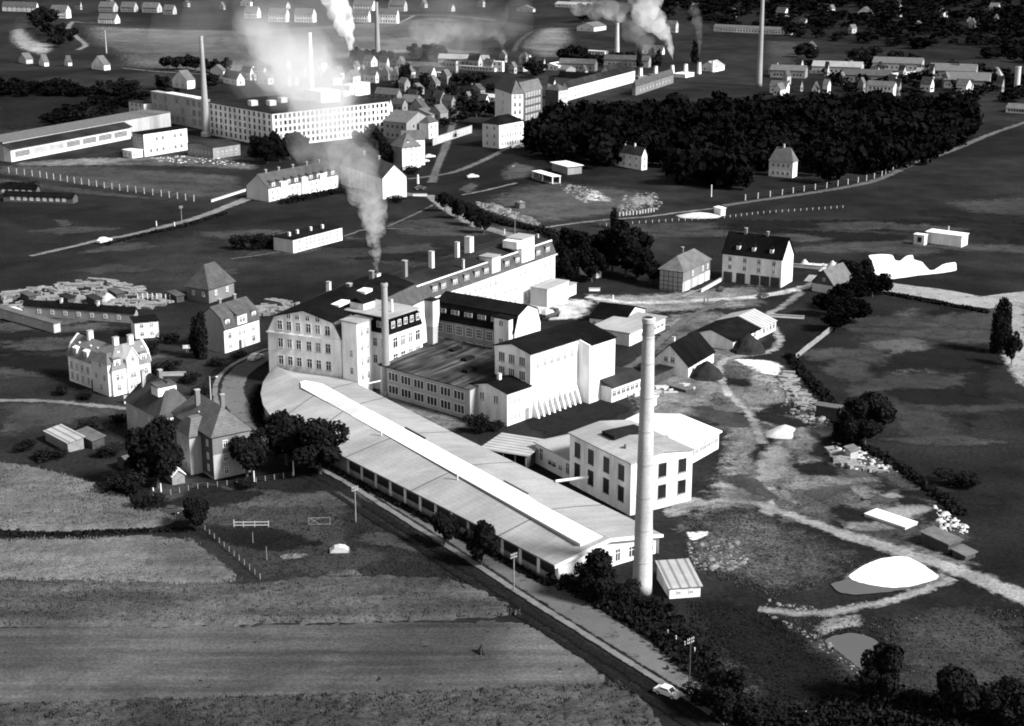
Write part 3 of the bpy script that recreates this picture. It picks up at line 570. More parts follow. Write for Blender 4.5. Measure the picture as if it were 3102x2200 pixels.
for c_a, c_b in zip(cuts[:-1], cuts[1:]):
    for A, B_ in ((le, mid1), (mid1, ri), (ri, mid2), (mid2, re_)):
        a_, b_ = A[c_a:c_b + 1], B_[c_a:c_b + 1]
        d = (a_[0] - a_[1]).normalized() * -.06
        a_ = [a_[0] + d] + a_[1:]; b_ = [b_[0] + d] + b_[1:]
        strip(a_, b_).build('roof_bay', 'roof_felt', shed)
for ci in (3, 8, 12, 18, 26):
    jb = MB(); row_ = [q[ci] for q in (le, mid1, ri, mid2, re_)]; dd = (le[ci + 1] - le[ci - 1]).normalized() * .11
    for a_, b_ in zip(row_[:-1], row_[1:]): up = Vector((0, 0, .025)); jb.poly([a_ - dd + up, b_ - dd + up, b_ + dd + up, a_ + dd + up])
    jb.build('roof_joint', 'roof_tar_grey', shed)
def wall_line(A, ins, m='render_white', name='wall', z1=None):
    ctr = loc_(sum(RI, Vector()) / len(RI)); b = MB(); V = []
    for p, q in zip(A, ins): d = Vector((q[0] - p[0], q[1] - p[1], 0)).normalized() * .6; V.append((p[0] + d.x, p[1] + d.y, (p[2] if z1 is None else z1) - .24))
    n = len(V); b.v = [(x, y, 0) for x, y, z in V] + V; b.f = [(i, i + 1, n + i + 1, n + i) for i in range(n - 1)]; return b.build(name, m, shed)
wall_line(le, ri, 'dark_wall'); wall_line(re_, ri, 'render_white')  # road-side wall in a darker grey than the far side
s0, s1, s2 = le[0], ri[0], re_[0]; ins = Vector((0, .45, 0))
MB().poly([(s0[0] + .5, .5, 0), (s2[0] - .5, .5, 0), (s2[0] - .5, .5, s2[2] - .25), (mid2[0][0], .5, mid2[0][2] - .25), (s1[0], .5, s1[2] - .25), (mid1[0][0], .5, mid1[0][2] - .25), (s0[0] + .5, .5, s0[2] - .25)]).build('end_wall', 'render_white', shed)
MB().extr([(s0[0] - .1, s0[2] - .05), (mid1[0][0], mid1[0][2] - .05), (s1[0], s1[2] - .05), (mid2[0][0], mid2[0][2] - .05), (s2[0] + .1, s2[2] - .05), (s2[0] + .1, s2[2] - .55), (s1[0], s1[2] - .6), (s0[0] - .1, s0[2] - .55)], 'v', -.35, -.08).build('fascia', 'frame_white', shed)
for x, w_, h_ in ((5.2, 1.2, 2.0), (2.2, 1.1, 2.3), (9.6, 1.0, 1.9), (-4, 1.2, 1.8)):
    gm, fm, sm = win_mesh(w_, h_, 'd'); o = child(gm, 'window', shed, (x, .49, .7)); child(fm, 'frame', o, (0, 0, 0))
# window band and white piers on the road side
L3 = [loc_(p) for p in LE[:3]]; total = (L3[2] - L3[0]).length; dirv = (L3[2] - L3[0]).normalized(); rz_l = math.atan2(dirv.y, dirv.x)
inn = Vector((-dirv.y, dirv.x, 0)); inn = inn if inn.x > 0 else -inn
npier = 13
pier = MB().box(-.35, -.25, 0, .35, .02, 3.2).mesh('pier'); pier.materials.append(MATS['render_white'])
band = MB().box(-total / npier / 2 + .5, -.1, 1.3, total / npier / 2 - .5, -.02, 2.9).mesh('window'); band.materials.append(MATS['glass'])
for i in range(npier + 1):
    p = L3[0] + dirv * (total * i / npier) + inn * .58
    child(pier, 'pier', shed, (p.x, p.y, 0), rz_l + math.pi if False else rz_l)
    if i < npier: q = L3[0] + dirv * (total * (i + .5) / npier) + inn * .58; child(band, 'window', shed, (q.x, q.y, 0), rz_l)
# glazed monitor along the ridge, in lengths
m0 = loc_(G(*K('d7', 1608, 455), 6.2)); m1 = loc_(G(*K('d2', 600, 945), 6.0)); md = (m1 - m0); mlen = Vector((md.x, md.y, 0)).length; mang = math.atan2(md.y, md.x)
mon = MB().box(0, -2.3, 4.4, mlen - 3.5, 2.3, 5.42).build('monitor_curb', 'render_pale', shed, (m0.x, m0.y, 0), mang)
nseg = 9
for i in range(nseg):
    a, b = (mlen - 3.5) * i / nseg + .01, (mlen - 3.5) * (i + 1) / nseg - .01; g_ = i == nseg - 2
    MB().extr([(-2.5, 5.44), (2.5, 5.44), (2.5, 5.50), (0, 5.95), (-2.5, 5.50)], 'u', a, b).build('monitor_light', 'metal_pale' if g_ else 'skylight_white', mon)
MB().hexa([(mlen - 3.5, -2.7, 5), (mlen + .5, -.7, 5), (mlen + .5, .7, 5), (mlen - 3.5, 2.7, 5), (mlen - 3.5, -2.45, 5.5), (mlen + .5, -.7, 5.45), (mlen + .5, .7, 5.45), (mlen - 3.5, 2.45, 5.5)]).build('monitor_end', 'skylight_white', mon)
for i, t in enumerate((.22, .56)): MB().box(mlen * t, -3.3, 5.2, mlen * t + 8, -3.0, 5.5).build('gutter', 'metal_dark', mon)
for t in (.35, .62): MB().tube((mlen * t, 3.2, 5), (mlen * t, 3.2, 7.0), .16, n=8).build('vent_pipe', 'metal_pale', mon)
# boiler house with tall windows, its lower wing and the white-roofed hall behind
A = Bld('boiler_house', 'white two-storey boiler house with tall dark windows behind the tall chimney', K('z3', 1000, 1325), K('z3', 1715, 1150), K('z3', 290, 0), top=1406)
A.walls('render_white', 'gable', 'v', 1.0); A.roof('roof_felt', .3, .25)
hA = A.h
A.win('L', [.148, .387, .64, .866], [hA * .608, hA * .195], 1.75, hA * .285, 'b', sill=True); A.win('R', [.18, .507, .833], [hA * .62, hA * .2], 1.8, hA * .26, 'b', sill=True)
for t in (.02, .26, .51, .75): MB().box(-.08, A.Lv * t, 0, -.002, A.Lv * t + .5, hA - .1).build('pilaster', 'render_white', A.root)
MB().box(A.Lu * .25, A.Lv * .52, hA + .7, A.Lu * .78, A.Lv * .72, hA + 1.6).build('roof_monitor', 'roof_tar_grey', A.root)
MB().box(A.Lu * .2, A.Lv * .28, hA + .5, A.Lu * .9, A.Lv * .31, hA + 1.5).build('roof_upstand', 'render_dim', A.root)
aw = 13.0; wing = MB().box(.6, A.Lv + .003, 0, 9.0, A.Lv + aw, 4.3).build('wing_wall', 'render_pale', A.root)
MB().box(.2, A.Lv + .02, 4.32, 9.4, A.Lv + aw + .3, 4.55).build('wing_roof', 'roof_felt', A.root)
for t, w_, h_ in ((1.5, 1.2, 2.4), (4.0, 1.3, 1.2), (7, 3.0, 1.1), (10.8, 1.2, 2.6)):
    o = child(win_mesh(w_, h_, 'd')[0], 'window', A.root, (.6, A.Lv + t, 1.2), -math.pi / 2); child(win_mesh(w_, h_, 'd')[1], 'frame', o, (0, 0, 0))
p2 = A.W(A.Lu, 0); 
A2 = Bld('white_roofed_hall', 'wide hall with bright white low-pitched roof right of the tall chimney', K('z3', 1420, 885), K('z3', 2035, 540), h=3.6, lv=19)
A2.walls('render_white', 'gable', 'u', 1.7); A2.roof('roof_white', .5, .25); A2.win('R', even(9, .3, .98), 1.5, 1.5, 1.7, 'p')
A4 = Bld('open_shed', 'open-fronted shed with striped sheet roof beside the pale factory annex', K('z4', 1070, 1260), K('z4', 1420, 1005), K('z4', 290, 1000), h=3.1, zc='eave', cat='shed')
MB().hexa([(-.2, -.2, 3.1), (A4.Lu + .2, -.2, 3.1), (A4.Lu + .2, A4.Lv + .2, 3.1), (-.2, A4.Lv + .2, 3.1), (-.2, -.2, 3.25), (A4.Lu + .2, -.2, 3.25), (A4.Lu + .2, A4.Lv + .2, 3.25), (-.2, A4.Lv + .2, 3.25)]).build('roof', 'roof_sheet', A4.root)
MB().box(.5, .5, 0, A4.Lu, .65, 3.08).build('side_wall', 'wood_dark', A4.root); MB().box(A4.Lu - .2, .66, 0, A4.Lu, A4.Lv, 3.08).build('back_wall', 'wood_dark', A4.root)
for t in (.03, .25, .5, .75, .97): MB().box(.05, A4.Lv * t, 0, .25, A4.Lv * t + .2, 3.09).build('post', 'wood_grey', A4.root)
# tall round chimney
def chimney(name, label, base, topy, r0, r1, m, rings=(), plinth=True, group=None):
    h = ZT(base, topy); p = G(base); t = thing(name, label, 'chimney', (p.x, p.y, 0), 0, group); n = 28
    prof = [(r0 + (r1 - r0) * i / 24, h * i / 24) for i in range(25)]
    MB().rings(prof, n).build('shaft', m, t, smooth=True)
    MB().rings([(r1 + .02, h - .9), (r1 + .14, h - .8), (r1 + .14, h - .1), (r1 + .02, h)], n, cap=False).build('crown', m, t)
    MB().rings([(r1 * .75, h + .004), (r1 * .75, h + .02)], n).build('flue', 'black_hole', t)
    for fz in rings:
        r = r0 + (r1 - r0) * fz; MB().rings([(r + .005, h * fz), (r + .035, h * fz), (r + .035, h * fz + .1), (r + .005, h * fz + .1)], n, cap=False).build('iron_band', 'chimney_dull', t)
    if plinth: MB().rings([(r0 * 1.35, 0), (r0 * 1.35, h * .035), (r0 * 1.05, h * .045)], 8, cap=False).build('plinth', m, t)
    return t, h
tall, hc = chimney('factory_chimney', 'tallest pale brick chimney in front of the white boiler house', (1945, 1794), 962, 1.62, .92, 'chimney_brick', rings=(.12, .24, .36, .48, .6, .72, .84, .93), plinth=False)
MB().rings([(.965, hc - 3.2), (.955, hc - .92)], 28, cap=False).build('sooty_band', 'chimney_dull', tall)
# slim chimney in the courtyard
chimney('factory_chimney', 'slim grey round chimney between the mansard wings', K('d2', 1276, 1075), K('d2', 0, 155)[1], 1.0, .66, 'chimney_dull', rings=())
# hut with striped roof by the tall chimney
S2 = Bld('lean_to_shed', 'small shed with striped sheet roof right behind the tall chimney base', K('d8', 52, 842), K('d8', 242, 828), lv=8, h=1.9, cat='shed')
S2.walls('render_white', 'shed', 'u', 1.1); S2.roof('roof_sheet', .3, .12); S2.win('R', [.3, .7], .7, .7, .7, 'd')
# white annex with dark roof
an = Bld('corner_annex', 'small white annex with dark tar roof in front of the three-storey factory', K('d3', 370, 1330), K('d3', 560, 1262), K('d3', 70, 0), top=K('d3', 0, 1065)[1])
an.walls('render_white', 'gable', 'u', 1.2); an.roof('roof_tar', .35, .2)
an.win('L', [.3, .68], an.h * .62, 1.25, 1.7, 'm2', sill=True); an.win('R', even(4, .05, .75), an.h * .62, .8, 1.5, 'p'); an.win('R', even(3, .05, .6), .9, .9, 1.8, 'p'); an.door('R', .85, 1.3, 2.6, 'wood_grey')
an.chimney(an.Lu * .45, an.Lv * .5, .7, .7, an.h + .8, an.h + 2.6, 'render_white')
# three-storey white factory
q = an.W(an.Lu, 0)
hI = 0
lo, hi = 5, 40
for _ in range(40):
    hI = (lo + hi) / 2
    if PR((q.x, q.y, hI))[1] > K('d3', 0, 740)[1]: lo = hI
    else: hi = hI
Ib = Bld('white_factory', 'three-storey white factory with dark low roof and buttressed long wall', PR((q.x, q.y, 0)), PR(an.W(an.Lu + 30, 0)), K('d3', 205, 0), h=hI, zc=0)
# width from the eave picture
wI = (G(*K('d3', 205, 685), hI) - G(*K('d3', 545, 740), hI)).length; Ib.Lv = wI
x1 = K('d3', 955, 0)[0]; x2 = K('d3', 1255, 0)[0]
def len_to(bd, x, b, z):
    lo, hi = 0, 150
    for _ in range(40):
        m = (lo + hi) / 2
        if bd.seen(m, b, z)[0] < x: lo = m
        else: hi = m
    return lo
Ib.Lu = len_to(Ib, x1, 0, hI)
Ib.walls('render_white', 'gable', 'u', 1.3); Ib.roof('roof_tar', .35, .22)
Ib.win('L', [.23, .52, .8], [hI * .78, hI * .56], 1.75, 2.1, 'm3', sill=True)
Ib.win('R', even(6), [hI * .74], 1.2, 1.8, 'p')
out_ = 3.2; l2 = len_to(Ib, x2, -out_, hI - .8) - Ib.Lu
MB().extr([(-out_, 0), (-out_, hI - .9), (Ib.Lv / 2, hI + 1.25), (Ib.Lv, hI - .05), (Ib.Lv, 0)], 'u', Ib.Lu + .004, Ib.Lu + l2).build('rear_wall', 'render_white', Ib.root)
MB().extr([(-out_ - .3, hI - .95), (Ib.Lv / 2, hI + 1.29), (Ib.Lv + .3, hI - .05), (Ib.Lv + .3, hI + .12), (Ib.Lv / 2, hI + 1.48), (-out_ - .3, hI - .76)], 'u', Ib.Lu + .4, Ib.Lu + l2 + .3).build('rear_roof', 'roof_tar', Ib.root)
but = MB().hexa([(-.25, -1.7, 0), (.25, -1.7, 0), (.25, -.003, 0), (-.25, -.003, 0), (-.25, -.35, 3.8), (.25, -.35, 3.8), (.25, -.003, 4.2), (-.25, -.003, 4.2)]).mesh('buttress'); but.materials.append(MATS['render_white'])
for i in range(9): child(but, 'buttress', Ib.root, (1.0 + (Ib.Lu - 2) * i / 8, 0, 0))
Ib.win('R', even(8, .04, .98), .8, 1.0, 2.0, 'p')
l3 = len_to(Ib, K('d3', 1452, 0)[0], -out_ - 2, 3.4)
a0 = Ib.Lu + l2 * .45
MB().box(a0, -out_ - 3.2, 0, l3, -out_ - .004, 3.4).build('lean_to_wall', 'render_white', Ib.root)
MB().box(Ib.Lu + l2 + .004, -out_ - .003, 0, l3, Ib.Lv * .7, 3.4).build('low_wing_wall', 'render_white', Ib.root)
MB().hexa([(a0 - .3, -out_ - 3.6, 3.42), (l3 + .3, -out_ - 3.6, 3.42), (l3 + .3, -out_ - .02, 4.6), (a0 - .3, -out_ - .02, 4.6), (a0 - .3, -out_ - 3.6, 3.6), (l3 + .3, -out_ - 3.6, 3.6), (l3 + .3, -out_ - .02, 4.78), (a0 - .3, -out_ - .02, 4.78)]).build('lean_to_roof', 'roof_tar_grey', Ib.root)
MB().hexa([(Ib.Lu + l2 + .32, -out_ + .0, 4.6), (l3 + .3, -out_ + .0, 4.6), (l3 + .3, Ib.Lv * .7 + .3, 3.42), (Ib.Lu + l2 + .32, Ib.Lv * .7 + .3, 3.42), (Ib.Lu + l2 + .32, -out_, 4.78), (l3 + .3, -out_, 4.78), (l3 + .3, Ib.Lv * .7 + .3, 3.6), (Ib.Lu + l2 + .32, Ib.Lv * .7 + .3, 3.6)]).build('low_wing_roof', 'roof_tar_grey', Ib.root)
nw = 7
for i in range(nw):
    t = a0 + (l3 - a0) * (i + .5) / nw; o = child(win_mesh(1.3, 1.5, 'd')[0], 'window', Ib.root, (t, -out_ - 3.2, 1.2)); child(win_mesh(1.3, 1.5, 'd')[1], 'frame', o, (0, 0, 0))
# two-storey hall with streaky sheet roof
Hh = Bld('courtyard_hall', 'two-storey workshop hall with rows of wide lattice windows and streaky roof', K('d2', 1960, 1282), PR(G(*K('d2', 1960, 1282)) + an.u * 30), K('d2', 1225, 0), top=K('d2', 0, 1032)[1])
Hh.Lu = 22
Hh.walls('render_grey', 'shed', 'v', 0.01); MB().hexa([(-.4, -.3, Hh.h + .05), (Hh.Lu, -.3, Hh.h + 1.6), (Hh.Lu, Hh.Lv + .3, Hh.h + 1.6), (-.4, Hh.Lv + .3, Hh.h + .05), (-.4, -.3, Hh.h + .25), (Hh.Lu, -.3, Hh.h + 1.8), (Hh.Lu, Hh.Lv + .3, Hh.h + 1.8), (-.4, Hh.Lv + .3, Hh.h + .25)]).build('roof', 'roof_streaky', Hh.root)
Hh.win('L', [.115, .26, .41, .555, .70, .845], [Hh.h * .58, Hh.h * .14], 3.1, 2.0, 'm3', sill=True)
for t, b_ in ((.3, .25), (.55, .45), (.7, .7)): MB().hexa([(Hh.Lu * t, Hh.Lv * b_, Hh.h + .3), (Hh.Lu * t + 3, Hh.Lv * b_, Hh.h + .5), (Hh.Lu * t + 3, Hh.Lv * b_ + 1.6, Hh.h + .5), (Hh.Lu * t, Hh.Lv * b_ + 1.6, Hh.h + .3), (Hh.Lu * t, Hh.Lv * b_, Hh.h + 1.2 + t), (Hh.Lu * t + 3, Hh.Lv * b_, Hh.h + 1.3 + t), (Hh.Lu * t + 3, Hh.Lv * b_ + 1.6, Hh.h + 1.3 + t), (Hh.Lu * t, Hh.Lv * b_ + 1.6, Hh.h + 1.2 + t)]).build('roof_light', 'roof_tar_grey', Hh.root)
# main building with the gambrel gable
HJ = 12.6
J = Bld('main_factory', 'large white factory block with gambrel gable and rows of windows above the shed', K('d2', 900, 620), K('d2', 965, 588), K('d2', 300, 0), h=HJ, zc='eave')
J.Lu = 40
J.walls('render_white', 'mansard', 'u', 5.6, (1.9, 3.6)); J.roof('roof_tar', .4, .22, 'roof_slate')
cols = [(900 - x) / 600 for x in (795, 715, 640, 555, 480, 405)]
hz = [HJ + .6, HJ - 3.6, HJ - 7.7]
J.win('L', cols, hz, 1.35, 2.2, 'd', sill=True); J.win('L', [(900 - x) / 600 for x in (715, 635, 550, 480)], HJ + 3.4, 1.2, 1.2, 'd')
J.win('R', [.05, .12], [hz[1], hz[2]], 1.2, 2.2, 'd', sill=True)
MB().box(-.25, -.3, HJ - .35, 0, J.Lv + .3, HJ - .1).build('string_course', 'render_white', J.root)
MB().box(22, J.Lv * .3, HJ + 4.9, 25.5, J.Lv * .42, HJ + 5.6).build('skylight', 'skylight_white', J.root)
MB().box(9, J.Lv * .28, HJ + 4.7, 14, J.Lv * .46, HJ + 5.35).build('skylight', 'skylight_white', J.root)
J.chimney(34, J.Lv * .55, 1.0, 1.0, HJ + 4, HJ + 7.5, 'brick_mid'); J.chimney(27, J.Lv * .97, .9, .9, HJ, HJ + 5.5, 'render_pale')
# stair tower and first wing, light flat roof
HT = 17.2
Tq = Bld('stair_tower', 'white square stair tower with flat pale roof beside the gambrel gable', K('d2', 1030, 492), K('d2', 1145, 455), K('d2', 905, 0), h=HT, zc='eave')
Tq.walls('render_white', 'flat'); Tq.roof('roof_felt', .35, .3)
Tq.win('R', [.32, .72], [HT - 3.2, HT - 6.6, HT - 10, HT - 13.4], .9, 1.7, 'd'); Tq.win('L', [.4], [HT - 8, HT - 12], .9, 1.6, 'd')
HW = 13.6
W1 = Bld('mansard_wing', 'bright courtyard wing with dark mansard, dormers and a pale flat roof', K('d2', 1296, 578), K('d2', 1562, 488), K('d2', 1130, 0), h=HW, zc='eave')
W1.walls('render_white', 'flat')
i1 = 1.1
MB().hexa([(-.3, -.3, HW + .02), (W1.Lu, -.3, HW + .02), (W1.Lu, W1.Lv + 10, HW + .02), (-.3, W1.Lv + 10, HW + .02), (i1, i1, HW + 3.2), (W1.Lu, i1, HW + 3.2), (W1.Lu, W1.Lv + 10, HW + 3.2), (i1, W1.Lv + 10, HW + 3.2)]).build('roof_skirt', 'roof_tar', W1.root)
MB().box(i1 - .2, i1 - .2, HW + 3.21, W1.Lu + 1, W1.Lv + 10.2, HW + 3.45).build('roof', 'roof_felt', W1.root)
W1.win('R', even(4, .06, .98), [HW - 3.6, HW - 7.4], 1.7, 2.5, 'd', sill=True); W1.win('L', [.3, .7], [HW - 3.4, HW - 7.4], 1.2, 2.0, 'd')
for t in even(5, .05, 1.0): W1.dormer('R', t, HW + .9, 1.6, 1.9, 1.6, 'roof_tar', 'roof_tar', (1, 1.2, 1.5, 'd'), inset=.25, hood=.15)
W1.dormer('L', .45, HW + .9, 2.6, 1.9, 1.6, 'roof_tar', 'roof_tar', (2, 1.0, 1.4, 'd'), inset=.25, hood=.15)
MB().box(i1 + 2, i1 + 9, HW + 3.47, i1 + 6, i1 + 13, HW + 5.0).build('roof_hut', 'render_white', W1.root)
MB().extr([(i1 + 8.8, HW + 5.02), (i1 + 13.2, HW + 5.02), (i1 + 11, HW + 6.2)], 'u', i1 + 1.7, i1 + 6.3).build('roof_hut_roof', 'roof_tar', W1.root)
MB().tube((i1 + 5, i1 + 3, HW + 3.46), (i1 + 5, i1 + 3, HW + 6.3), .28, n=10).build('flue_pipe', 'frame_white', W1.root)
# cross wing with the row of dormers
W2 = Bld('mansard_cross_wing', 'shade-grey courtyard wing under a long black mansard roof with white gable end', K('d3', 430, 562), K('d3', 640, 480), K('z2', 1150, 0), h=13.0, zc='eave')
W2.walls('dark_wall', 'mansard', 'v', 5.2, (1.4, 3.6)); W2.roof('roof_tar', .3, .22, 'roof_tar')  # courtyard shade is painted into the dark grey of these walls
MB().extr([(p, z) for p, z in W2.profile('mansard', 'v', 5.2, (1.4, 3.6))] + [(W2.Lu, 0), (0, 0)], 'v', -.05, -.004).build('gable_wall', 'render_white', W2.root)
W2.win('L', even(7, .12, .98), [13 - 3.0, 13 - 6.6], 1.8, 2.2, 'lat', sill=True); W2.win('R', even(4, .15, .85), 9.6, 1.2, 2.2, 'p')
for t in even(5, .16, .98): W2.dormer('L', t, 13.9, 2.2, 1.9, 1.8, 'roof_tar', 'roof_tar', (2, 1.0, 1.5, 'lat'), inset=.35, hood=.2)
MB().box(-1.6, .5, 0, -.006, 4.6, 16.2).build('bay', 'render_white', W2.root); MB().box(-1.8, .3, 16.22, 1.2, 4.8, 16.5).build('bay_roof', 'roof_tar', W2.root)
for dz in (14.4, 10.2): o = child(win_mesh(1.1, 1.4, 'm2')[0], 'window', W2.root, (-1.6, 2.6, dz), -math.pi / 2); child(win_mesh(1.1, 1.4, 'm2')[1], 'frame', o, (0, 0, 0))
# square ventilation tower standing in the inner corner
vb = G(*K('z2', 1130, 870), 13.0); vt = thing('ventilation_shaft', 'white square ventilation shaft tapering downwards in the dark courtyard corner', 'shaft', (vb.x, vb.y, 0), W2.ang)
zt = 0; lo, hi = 5, 40
for _ in range(40):
    zt = (lo + hi) / 2
    if PR((vb.x, vb.y, zt))[1] > K('z2', 0, 480)[1]: lo = zt
    else: hi = zt
MB().hexa([(-.6, -.6, 0), (.6, -.6, 0), (.6, .6, 0), (-.6, .6, 0), (-1.0, -1.0, 12.5), (1.0, -1.0, 12.5), (1.0, 1.0, 12.5), (-1.0, 1.0, 12.5)]).build('lower_shaft', 'render_grey', vt)
MB().hexa([(-1.0, -1.0, 12.502), (1.0, -1.0, 12.502), (1.0, 1.0, 12.502), (-1.0, 1.0, 12.502), (-1.25, -1.25, 15), (1.25, -1.25, 15), (1.25, 1.25, 15), (-1.25, 1.25, 15)]).build('flared_shaft', 'render_white', vt)
MB().box(-1.25, -1.25, 15.002, 1.25, 1.25, zt).build('upper_shaft', 'render_white', vt); MB().box(-1.3, -1.3, zt + .003, 1.3, 1.3, zt + .25).build('cover', 'roof_tar_grey', vt)
# long rear building
HR = 11.0
Rr = Bld('rear_factory', 'long white four-storey factory with mansard roof and two roof towers at the back', (1135, 964), K('z1', 2065, 375), lv=16, h=HR, zc='eave')
Rr.walls('render_white', 'mansard', 'u', 4.6, (1.5, 3.4)); Rr.roof('roof_tar_grey', .4, .25, 'roof_slate')
MB().box(-.2, 1.2, HR + 3.32, Rr.Lu + .3, 1.5, HR + 3.85).build('eave_trim', 'render_white', Rr.root); MB().box(-.3, -.5, HR - .25, Rr.Lu + .5, -.004, HR + .0).build('cornice', 'render_white', Rr.root)
def tz(x): return (len_to(Rr, K('z1', x, 0)[0], 0, HR)) / Rr.Lu
for x in (110, 250, 440, 630, 800, 950, 1290, 1460, 1800, 1955): Rr.dormer('R', tz(x), HR + .7, 2.3, 2.1, 2.0, 'roof_slate', 'roof_tile', (2, .9, 1.5, 'd'), inset=.25, hood=.5)
xs_ = [470, 590, 665, 755, 840, 930, 1005, 1090, 1245, 1330, 1415, 1500, 1575, 1745, 1825, 1905, 1990]
Rr.win('R', [tz(x) for x in xs_], [HR - 3.0, HR - 6.4, HR - 9.8], 1.15, 1.9, 'p', sill=True)
def rtower(x0, x1, z0, z1, b0, b1, flare):
    a0, a1 = tz(x0) * Rr.Lu, tz(x1) * Rr.Lu
    o = MB().hexa([(a0 + flare, -.05, z0), (a1, -.05, z0), (a1, b1, z0), (a0 + flare, b1, z0), (a0, -.06, z1 - 1.5), (a1, -.06, z1 - 1.5), (a1, b1, z1 - 1.5), (a0, b1, z1 - 1.5)]).build('roof_tower', 'render_white', Rr.root)
    MB().box(a0, -.06, z1 - 1.498, a1, b1, z1).build('tower_head', 'render_white', o); MB().box(a0 - .2, -.25, z1 + .003, a1 + .2, b1 + .2, z1 + .25).build('tower_cover', 'roof_felt', o)
rtower(1030, 1165, HR + .4, HR + 4.9, 0, 4, 0); rtower(1520, 1720, HR - .4, HR + 7.2, 0, 5, 0)
MB().box(tz(1440) * Rr.Lu, .0, HR + 5, tz(1520) * Rr.Lu - .01, 4.6, HR + 7.0).build('tower_side', 'render_white', Rr.root)
def rchim(px, top, b, w, m='render_pale', z0=HR + 3.6):
    # find the length position whose foot is seen at px
    lo, hi = 0, Rr.Lu + 10
    for _ in range(40):
        md_ = (lo + hi) / 2
        if Rr.seen(md_, b, z0 + .5)[0] < px: lo = md_
        else: hi = md_
    zt_ = z0
    while Rr.seen(lo, b, zt_)[1] > top and zt_ < 40: zt_ += .1
    return Rr.chimney(lo, b, w, w, z0, zt_, m)
rchim(K('z1', 40, 0)[0], K('z1', 0, 340)[1], 7.5, 1.1); rchim(K('z1', 460, 0)[0], K('z1', 0, 190)[1], 8.5, 1.0); rchim(K('z1', 655, 0)[0], K('z1', 0, 105)[1], 10, 1.8, 'render_white')
rchim(K('z1', 1780, 0)[0], K('z1', 0, 60)[1], 5, .5, 'metal_pale'); rchim(K('z1', 560, 0)[0], K('z1', 0, 475)[1], 2.2, .5, 'metal_pale')
rchim(K('c6', 1425, 0)[0], K('c6', 0, 1060)[1], 7.5, 1.1, 'brick_mid'); stack = rchim(K('c6', 1195, 0)[0], K('c6', 0, 1165)[1], 7.0, 1.5, 'render_white'); rchim(K('c6', 935, 0)[0], K('c6', 0, 1245)[1], 7.5, 1.1, 'brick_mid')
MB().tube((0, 0, 0), (0, 0, 1.0), .55, n=12).build('stack_mouth', 'metal_dark', stack, tuple(Vector(stack.data.vertices[4].co).lerp(Vector(stack.data.vertices[6].co), .5) + Vector((0, 0, .17))))
# faint lettering painted on the long facade
tc_ = bpy.data.curves.new('lettering', 'FONT'); tc_.body = 'Krauter -'; tc_.size = 2.4; tc_.extrude = .02; tc_.materials.append(MATS['ink'])
to = bpy.data.objects.new('lettering', tc_); to.rotation_euler = (math.pi / 2, 0, 0); to.location = (tz(690) * Rr.Lu, -.03, HR - 4.75); COL.objects.link(to)
bpy.context.view_layer.update(); lm = bpy.data.meshes.new_from_object(to.evaluated_get(bpy.context.evaluated_depsgraph_get())); lm.materials.clear(); lm.materials.append(MATS['ink'])
lo_ = bpy.data.objects.new('lettering', lm); lo_.rotation_euler = to.rotation_euler; lo_.location = to.location; bpy.data.objects.remove(to); lo_.name = 'lettering'; link(lo_, Rr.root)
# low white block before the rear factory, and its little annex
SBk = Bld('flat_roofed_block', 'small flat-roofed block, grey side wall and white front, at the rear factory foot', K('z1', 1935, 965), K('c7', 870, 1225), K('z1', 1662, 0), h=5.0, zc='eave')
SBk.walls('render_grey', 'flat'); SBk.roof('roof_felt', .25, .25)
MB().box(0, -.06, 0, SBk.Lu, -.004, SBk.h).build('front_wall', 'render_white', SBk.root)
for z_ in (.6, SBk.h * .58):
    for t in (.3, .65): o = child(win_mesh(1.1, 1.3, 'p')[0], 'window', SBk.root, (t * SBk.Lu, -.06, z_)); child(win_mesh(1.1, 1.3, 'p')[1], 'frame', o, (0, 0, 0))
S3 = Bld('low_annex', 'little white flat annex at the right end of the flat-roofed block', PR(SBk.W(SBk.Lu + .05, .8)), PR(SBk.W(SBk.Lu + 6, .8)), lv=6, h=SBk.h * .62); S3.walls('render_white', 'flat'); S3.roof('roof_felt', .2, .2); S3.win('R', [.5], 1.0, 1.0, 1.2, 'p')
# gate hall and flat store
GH = Bld('gate_hall', 'low hall with dark pitched roof and white gable near the works lane', K('d3', 1325, 475), K('d3', 1500, 370), K('d3', 1045, 0), h=2.8, zc='eave')
GH.walls('render_white', 'gable', 'v', 2.4); GH.roof('roof_tar', .3, .2); GH.win('L', even(5, .1, .95), 1.0, 1.0, 1.1, 'd')
FS = Bld('flat_store', 'long flat pale-roofed store with white windowed wall behind the tall chimney top', K('d3', 1372, 572), K('d3', 1665, 437), lv=11, h=3.3, zc='eave')
FS.walls('render_white', 'flat'); FS.roof('roof_felt', .4, .25); FS.win('R', even(6, .3, .97), 1.2, 1.6, 1.1, 'd')
